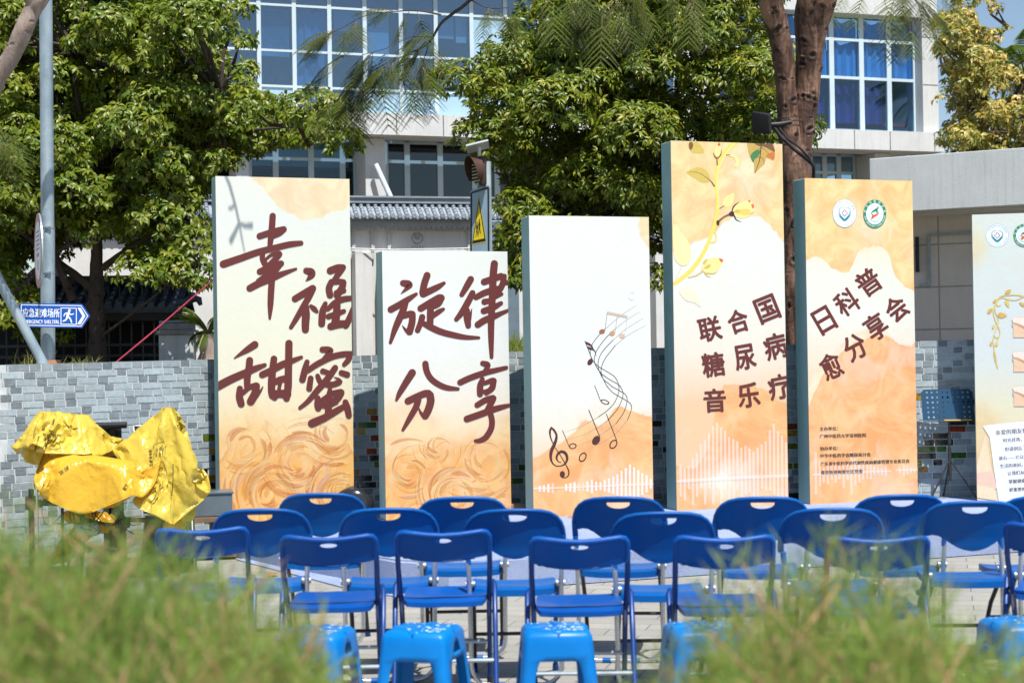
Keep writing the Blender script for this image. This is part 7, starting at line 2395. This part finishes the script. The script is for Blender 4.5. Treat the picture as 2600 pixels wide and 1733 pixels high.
# ---- flame tree: twin brown stems and feathery fronds
FT = 16.75
ft = at(2030, 890, FT)
flame = thing('feathery_tree', 'brown twin stemmed tree with feathery hanging fronds behind the rose board', 'tree', (ft.x, ft.y, 1.44))
fo = Vector((ft.x, ft.y, 1.44))
def bark_tube(m, P_, r_, n, rr, nscar, cols):
    """trunk skin with lens shaped branch scars pressed in, their hollows darker"""
    H = len(P_)
    dist = [0]
    for a, b in zip(P_, P_[1:]): dist.append(dist[-1] + (b - a).length)
    sc = [(rr.uniform(math.pi, 2 * math.pi), rr.uniform(0, dist[-1]), rr.uniform(.018, .045), rr.uniform(.010, .024), rr.uniform(-.5, .5)) for _ in range(nscar)]
    vs, fs = [], []
    for i, p in enumerate(P_):
        t = (P_[min(i + 1, H - 1)] - P_[max(i - 1, 0)]).normalized()
        x = Vector((1, 0, 0)); x = (x - t * x.dot(t)).normalized(); y = t.cross(x)
        for k in range(n):
            a = 2 * math.pi * k / n
            d = x * math.cos(a) + y * math.sin(a)
            q = p + d * r_[i]
            disp = .10 * r_[i] * mnoise.noise(q * 3.2) + .045 * r_[i] * mnoise.noise(Vector((q.x * 16, q.y * 16, q.z * 5))) + .025 * r_[i] * mnoise.noise(q * 34)
            dark = 0
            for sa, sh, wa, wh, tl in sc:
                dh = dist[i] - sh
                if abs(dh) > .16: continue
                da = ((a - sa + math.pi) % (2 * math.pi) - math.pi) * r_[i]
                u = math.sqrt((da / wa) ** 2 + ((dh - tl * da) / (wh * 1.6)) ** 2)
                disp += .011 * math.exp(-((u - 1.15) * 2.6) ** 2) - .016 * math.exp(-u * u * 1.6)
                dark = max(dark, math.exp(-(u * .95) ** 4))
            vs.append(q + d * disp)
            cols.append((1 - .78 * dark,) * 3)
    for i in range(H - 1):
        for k in range(n):
            fs.append((i * n + k, i * n + (k + 1) % n, (i + 1) * n + (k + 1) % n, (i + 1) * n + k))
    m.add(vs, fs)
def resample(P_, r_, step):
    d = [0]
    for a, b in zip(P_, P_[1:]): d.append(d[-1] + (b - a).length)
    x = np.arange(0, d[-1], step)
    A = np.array([tuple(p) for p in P_])
    return [Vector(q) for q in np.stack([np.interp(x, d, A[:, i]) for i in range(3)], 1)], list(np.interp(x, d, r_))
rk = random.Random(21)
m = MB()
main = densify(*px_path([(2030, 900, FT, 74), (2028, 760, FT, 72), (2026, 640, FT, 72), (2026, 540, FT, 72), (2026, 470, FT, 74), (2020, 420, FT, 70), (2014, 372, FT, 62)]), 10)
l1 = densify(*px_path([(2020, 440, FT, 66), (2010, 380, FT - .02, 58), (2002, 320, FT - .04, 54), (1996, 230, FT - .08, 50), (1990, 150, FT - .12, 52), (1974, 70, FT - .2, 58), (1955, 0, FT - .3, 62), (1935, -120, FT - .5, 52), (1880, -300, FT - .9, 40)]), 10)
l2 = densify(*px_path([(2032, 450, FT, 50), (2036, 390, FT + .06, 48), (2042, 320, FT + .1, 56), (2050, 230, FT + .12, 64), (2053, 150, FT + .1, 68), (2060, 60, FT + .06, 84), (2072, 0, FT, 100), (2096, -110, FT - .1, 92), (2150, -320, FT - .5, 60)]), 10)
fcol = []
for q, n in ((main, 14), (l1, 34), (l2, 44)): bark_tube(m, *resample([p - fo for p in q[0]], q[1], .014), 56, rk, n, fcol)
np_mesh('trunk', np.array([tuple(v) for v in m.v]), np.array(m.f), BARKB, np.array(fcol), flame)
# hanging branches
br = MB()
BR = [[(1990, -320, 15.5, 30), (1500, -260, 14.8, 24), (1290, -110, 14.5, 17), (1194, 0, 14.4, 13), (1148, 36, 14.35, 11), (1118, 62, 14.3, 9.5), (1096, 100, 14.3, 8), (1074, 120, 14.3, 6), (1030, 140, 14.25, 4), (985, 165, 14.2, 2.5), (930, 210, 14.2, 2)],
 [(1120, 38, 14.35, 6.5), (1060, 28, 14.3, 5), (1000, 30, 14.3, 4), (930, 40, 14.25, 3), (870, 70, 14.2, 2.5), (820, 95, 14.2, 1.5)],
 [(1100, 95, 14.3, 4), (1040, 95, 14.25, 3), (990, 120, 14.2, 2.5), (920, 140, 14.2, 2)], [(985, 150, 14.25, 3), (900, 200, 14.2, 2), (860, 250, 14.2, 1.5)], [(1090, 105, 14.3, 4), (1070, 170, 14.25, 3), (1040, 220, 14.2, 2)],
 [(1194, 0, 14.4, 6), (1240, 20, 14.3, 4), (1290, 20, 14.3, 3)],
 [(1950, -250, 15.8, 20), (1720, -140, 15.0, 12), (1600, -30, 14.6, 6), (1540, 40, 14.5, 3)], [(2130, -280, 16.0, 26), (2230, -160, 15.2, 14), (2290, -50, 14.9, 7), (2330, 10, 14.8, 4)], [(1600, -60, 14.7, 6), (1480, -30, 14.5, 4), (1440, 30, 14.5, 2)], [(1680, -110, 15.0, 7), (1740, -20, 14.7, 4), (1780, 40, 14.6, 2)]]
for bi, b in enumerate(BR):
    add_ = 3.0 if bi == 7 else 1.3
    b[:] = [(x, y, Y + add_ * (1 if Y < 15.4 else .6), w) for x, y, Y, w in b]
for b in BR:
    P_, r_ = densify(*px_path(b), 5)
    r_ = [q * .72 for q in r_]
    br.tube([p - fo for p in P_], r_, 7, noise=.2)
SHD = [(570, 440), (583, 470), (597, 520), (606, 560), (613, 600), (621, 640)]
def tosun(px, py, t):
    d = ray(px, py)
    k = (B1.O - CAM).dot(B1.nrm) / d.dot(B1.nrm)
    return CAM + d * k + SUND * t
TS = 2.5
a0 = [tosun(x, y, TS) for x, y in SHD]
br.tube([a0[0] + Vector((.25, .2, 1.0)) - fo, a0[0] + Vector((.05, .05, .3)) - fo] + [q - fo for q in a0], [.012, .012, .011, .011, .010, .009, .007, .005], 8, noise=.2)
br.tube([tosun(x, y, TS) - fo for x, y in ((607, 567), (598, 588), (586, 612))], [.010, .014, .018], 8)
br.tube([tosun(x, y, TS) - fo for x, y in ((607, 567), (622, 574), (642, 573))], [.008, .012, .016], 8)
br.tube([tosun(x, y, TS) - fo for x, y in ((597, 520), (586, 530), (580, 528))], [.008, .010, .008], 8)
br.tube([a0[0] + Vector((.25, .2, 1.0)) - fo, at(1000, -300, 14.6) - fo, at(1290, -310, 15.3) - fo, at(1500, -260, 15.8) - fo], [.012, .03, .05, .06], 8, noise=.2)
br.build('hanging_branches', BARKD, flame, smooth=True)
def fronds(spec, seed, col0=(.045, .080, .010), bright=(.12, .17, .016)):
    """spec: (px, py, depth, direction px dx, dy, length m, hang) -> leaflets and stalks"""
    rr = random.Random(seed)
    P, D, N, Ls, Ws, Cs = [], [], [], [], [], []
    st = MB()
    for px, py, Y, dx, dy, L, hang in spec:
        p = at(px, py, Y)
        d = Vector((dx, rr.uniform(-.45, .45), -dy)).normalized()
        npin = 8
        pts = [p.copy()]
        tone = rr.random()
        base = [a + (b - a) * tone for a, b in zip(col0, bright)]
        up = Vector((0, -.4, 1)).normalized()
        side = d.cross(up).normalized()
        for i in range(npin):
            p = p + d * L / npin
            d = (d + Vector((0, 0, -hang / npin))).normalized()
            pts.append(p.copy())
            if i < 1: continue
            side = d.cross(up)
            side = side.normalized() if side.length > .1 else Vector((1, 0, 0))
            pl = L * .56 * math.sin(math.pi * (.18 + .72 * i / npin)) * rr.uniform(.8, 1.1)
            for s in (-1, 1):
                q = p.copy()
                e = (side * s + d * .75 + Vector((0, 0, -.15 + rr.uniform(-.15, .1)))).normalized()
                nl = max(6, int(pl / .0105))
                st.tube([q, q + e * pl * .5 + Vector((0, 0, -.01)), q + e * pl + Vector((0, 0, -.035 * pl / .2))], [.0018, .0012, .0006], 4, caps=False)
                for k in range(nl):
                    t_ = (k + .5) / nl
                    x = q + e * pl * t_ + Vector((0, 0, -.035 * pl / .2 * t_ * t_))
                    lat = e.cross(up).normalized()
                    for s2 in (-1, 1):
                        P.append(tuple(x)); D.append(tuple(lat * s2 + e * .45 + Vector((0, 0, -.2))))
                        N.append((rr.uniform(-.3, .3), -.4, 1)); Ls.append(rr.uniform(.030, .040) * (1 - .55 * t_ ** 2)); Ws.append(.62)
                        b = rr.uniform(.75, 1.2)
                        Cs.append((base[0] * b, base[1] * b, base[2] * b))
        st.tube(pts, [.003 - .0002 * i for i in range(len(pts))], 5)
    return P, D, N, Ls, Ws, Cs, st
LV_keep, LF_keep = LV, LFT
def leaflets_mesh(name, P, D, N, Ls, Ws, Cs, mat, parent, off):
    P, D, N = np.array(P) - np.array(off)[None], np.array(D), np.array(N)
    Ls, Ws, Cs = np.array(Ls), np.array(Ws), np.array(Cs)
    D = D / np.linalg.norm(D, axis=1, keepdims=True)
    Y = np.cross(N, D); Y /= np.linalg.norm(Y, axis=1, keepdims=True) + 1e-9
    tpl = np.array([[0, 0], [.5, .22], [1, 0], [.5, -.22]])
    v = P[:, None] + Ls[:, None, None] * (tpl[None, :, 0:1] * D[:, None] + tpl[None, :, 1:2] * Ws[:, None, None] * Y[:, None])
    n = len(P)
    f = (np.array([[0, 3, 2, 1]]) + (np.arange(n) * 4)[:, None])
    return np_mesh(name, v.reshape(-1, 3), f, mat, np.repeat(Cs, 4, axis=0), parent, smooth=False)
rs = random.Random(31)
spec = []
def along(lst, n, dxr, dyr, Lr, hang=.9, jx=14, t0=.2):
    P_, r_ = densify(*px_path(lst), 5)
    for _ in range(n):
        t_ = rs.uniform(t0, 1)
        q = P_[min(len(P_) - 1, int(t_ * len(P_)))]
        d = q - CAM
        px = 1300 + F * d.dot(_r) / d.dot(_f); py = 866.5 - F * d.dot(_u) / d.dot(_f)
        spec.append((px + rs.uniform(-jx, jx) * .3, py + rs.uniform(-4, 4), q.y + rs.uniform(-.15, .15), rs.uniform(*dxr), rs.uniform(*dyr), rs.uniform(*Lr), hang))
along(BR[0], 18, (-1, .15), (-.1, .9), (.26, .42), 1.0, t0=.55)
along(BR[1], 11, (-1, .2), (-.2, .6), (.24, .40), .9)
along(BR[2], 8, (-1, -.1), (.0, .8), (.26, .42), 1.0)
along(BR[3], 10, (-1, .3), (.2, 1), (.26, .42), 1.0)
along(BR[4], 7, (-.5, .6), (.4, 1), (.24, .38), .9)
along(BR[5], 6, (-.2, 1), (.1, .9), (.22, .34), .9)
for px, py, dx, dy, L in ((930, 215, -.5, .6, .42), (915, 225, -.2, 1, .40), (880, 235, .2, 1, .40), (960, 200, .3, 1, .42), (1010, 160, .3, 1, .46), (1070, 150, .4, 1, .36), (900, 130, -1, .3, .42), (860, 95, -1, -.05, .34), (850, 180, -1, .5, .34), (1000, 30, -.7, -.2, .3), (1040, 215, .3, .9, .26), (1100, 110, .6, .9, .3), (890, 270, .5, .9, .26), (870, 260, -.6, .8, .3)):
    spec.append((px, py, 15.6, dx, dy, L * 1.1, .8))
along(BR[6], 12, (-1, .6), (.2, 1), (.3, .5), 1.0, t0=.45)
along(BR[8], 10, (-1, .6), (.3, 1), (.3, .46), 1.0, t0=.3)
along(BR[9], 9, (-.5, 1), (.3, 1), (.3, .46), 1.0, t0=.3)
along(BR[7], 12, (-.6, 1), (.2, 1), (.3, .5), 1.0, t0=.5)
for px, py, dx, dy, L in ((2200, -20, -.5, .8, .36), (2240, -10, .3, 1, .42), (2270, 0, -.2, 1, .50), (2300, 20, .1, 1, .42), (2340, 10, .6, .8, .44), (2360, 20, .25, 1, .40), (2280, 60, -.2, 1, .34), (2310, 60, .0, 1, .3), (2160, -25, -.6, .6, .36), (2370, -10, .9, .5, .4), (1560, 0, -.4, 1, .5), (1580, 20, .5, 1, .44), (1500, -10, -.6, .8, .46), (1620, -10, .3, 1, .4), (1530, 40, -.1, 1, .42), (1450, -20, -.3, .8, .4), (1385, -30, .2, .9, .4), (1700, -30, .2, 1, .46), (1760, -30, -.1, 1, .42)):
    spec.append((px, py, rs.uniform(14.3, 15) + (3.0 if px > 2100 else 1.2), dx, dy, L * 1.12, .8))
P, D, N, Ls, Ws, Cs, st = fronds(spec, 5)
leaflets_mesh('crown', P, D, N, Ls, Ws, Cs, FERN, flame, fo)
st.v = [tuple(Vector(v) - fo) for v in st.v]
st.build('frond_stalks', simple('brown_stalk', (.16, .10, .05), .6), flame, smooth=True)
# pale limb leaning in at the upper left
pl_ = thing('leaning_tree', 'pale barked limb leaning in at the upper left corner beside the steel post', 'tree', (0, 0, 0))
m = MB()
limb(m, [(-420, 1500, 13.2, 90), (-260, 900, 13.2, 70), (-130, 460, 13.2, 58), (-20, 226, 13.15, 48), (30, 140, 13.1, 44), (62, 72, 13.05, 46), (84, 25, 13.05, 44), (112, -10, 13, 34), (170, -120, 13, 28), (260, -300, 13, 22)], 18, .12)
limb(m, [(60, 70, 13.05, 30), (84, 30, 13.05, 36), (76, -30, 13.0, 34), (60, -160, 13.0, 28), (20, -320, 13, 20)], 14, .12)
m.build('trunk', BARKP, pl_, smooth=True, auto=80)
sp2 = [(-30, 330, 13.2, .6, .5, .36, .7), (-40, 345, 13.3, .9, .5, .38, .8), (-35, 320, 13.1, .8, .2, .3, .7), (-50, 370, 13.2, 1, .5, .40, .8), (-60, 350, 13.0, 1, .1, .4, .7)]
P, D, N, Ls, Ws, Cs, st = fronds(sp2, 8)
MB().tube([at(-130, 460, 13.2), at(-90, 370, 13.2), at(-40, 335, 13.2), at(-20, 330, 13.2)], [.06, .03, .012, .006], 8).build('side_branch', BARKP, pl_, smooth=True)
leaflets_mesh('crown', P, D, N, Ls, Ws, Cs, FERN, pl_, (0, 0, 0))
st.build('frond_stalks', simple('stalk', (.16, .10, .05), .6), pl_, smooth=True)

# grass tufts on the wall top
def tuft(label, px, py, Y, n, h, seed, col=(.16, .20, .03)):
    rr = random.Random(seed)
    c = at(px, py, Y)
    c.z = 1.45
    m = MB()
    for _ in range(n):
        a = rr.uniform(0, 2 * math.pi); b = rr.uniform(0, .14)
        p = Vector((b * math.cos(a) * 1.3, b * math.sin(a) * .6, 0))
        t_ = Vector((rr.uniform(-.5, .5), rr.uniform(-.3, .3), 1)) * h * rr.uniform(.5, 1.1)
        w = .004
        k = rr.uniform(.6, 1.3)
        m.add([p - Vector((w, 0, 0)), p + Vector((w, 0, 0)), p + t_ * .6 + Vector((w * .7, 0, 0)), p + t_ * .6 - Vector((w * .7, 0, 0)), p + t_ + Vector((t_.x * .4, 0, -.02))], [(0, 1, 2, 3), (3, 2, 4)], (col[0] * k, col[1] * k, col[2] * k))
    o = m.build('grass_tuft', attrmat('grass_blade', .6, .3, var=.05), None, smooth='leaf')
    o.location = c
    tag(o, label, 'grass')
tuft('green grass tuft on the wall top between the calligraphy and treble clef boards', 1308, 880, 15.3, 420, .34, 1)
tuft('small dry grass tuft on the wall beside the pipe brace foot', 88, 925, 14.0, 60, .24, 2, (.20, .20, .04))
tuft('short grass tuft on the wall between the steel post and the red rope', 200, 925, 14.2, 60, .18, 3, (.20, .20, .05))

# ================================================================== FOREGROUND SHRUBS
NEED = leafmat('needle_leaf', .6, .5, .2)
def shrub(name, label, cx, cy, prof, seed, nspr, gz=0.0):
    """feathery shrub: many thin stems from one root, each clothed in needles. prof: (px, top py) outline at depth cy"""
    rr = random.Random(seed)
    root = thing(name, label, 'shrub', (cx, cy, gz))
    off = Vector((cx, cy, gz))
    stm = MB()
    P, D, Ls, Cs = [], [], [], []
    xs = [p[0] for p in prof]; ts = [p[1] - 25 for p in prof]
    for k in range(nspr):
        Y = cy + rr.uniform(-.42, .42)
        px = rr.uniform(min(xs), max(xs))
        top = np.interp(px, xs, ts)
        drop = abs(rr.gauss(0, 1)) * 250
        py = top + drop + rr.uniform(-6, 50)
        if rr.random() < .07: py = top - rr.uniform(0, 75)
        e = at(px, py, cy)
        tip = Vector((e.x, Y, e.z + (Y - cy) * -.05 - .10 * ((Y - cy) / .42) ** 2))
        if tip.z < .35: continue
        b = off + Vector((rr.uniform(-.12, .12), rr.uniform(-.12, .12), 0))
        mid = b.lerp(tip, .55) + Vector((rr.uniform(-.05, .05), rr.uniform(-.05, .05), .06))
        d = ((tip - mid).normalized() + Vector((rr.gauss(0, .45), rr.gauss(0, .4), rr.gauss(0, .15)))).normalized()
        thick = rr.random() < .35
        if k % 3 == 0: stm.tube([b - off, mid - off, tip - d * .2 - off, tip - off], [.009, .0055 if not thick else .008, .003 if not thick else .006, .0015 if not thick else .003], 5)
        tone = rr.random()
        base = (.10 + .25 * tone, .19 + .25 * tone, .045 + .07 * tone) if rr.random() < .86 else (.40, .30, .14)
        for i in range(44):
            t_ = i / 43
            q = tip - d * .24 * (1 - t_)
            a = rr.uniform(0, 2 * math.pi)
            o1 = d.orthogonal().normalized(); o2 = d.cross(o1)
            e_ = d * rr.uniform(.4, 1.2) + (o1 * math.cos(a) + o2 * math.sin(a)) * rr.uniform(.35, .8)
            P.append(tuple(q)); D.append(tuple(e_)); Ls.append(rr.uniform(.035, .07))
            b_ = rr.uniform(.7, 1.25)
            Cs.append((base[0] * b_, base[1] * b_, base[2] * b_))
    stm.build('stems', simple('reddish_stem', (.42, .26, .14), .7, var=.25), root, smooth=True)
    n = len(P)
    N = np.array([[rr.uniform(-1, 1), -1, rr.uniform(-1, 1)] for _ in range(n)])
    leaflets_mesh('foliage', P, D, N, Ls, [.09] * n, Cs, NEED, root, off)
    return root
def xof(px, Y): return ray(px, 1300).x / ray(px, 1300).y * Y
shrub('feathery_shrub', 'blurred feathery green shrub in the left foreground', xof(330, 2.5), 2.5, [(-160, 1330), (0, 1345), (90, 1390), (200, 1345), (300, 1390), (380, 1415), (470, 1400), (560, 1470), (650, 1530), (720, 1560), (780, 1620), (840, 1690), (880, 1760)], 3, 700)
shrub('feathery_shrub', 'blurred feathery green shrub in the right foreground with brown twigs', xof(2130, 2.55), 2.55, [(1660, 1780), (1720, 1700), (1780, 1620), (1850, 1530), (1930, 1470), (2010, 1420), (2080, 1405), (2150, 1450), (2230, 1440), (2300, 1500), (2380, 1540), (2470, 1590), (2560, 1650), (2760, 1650)], 4, 560)
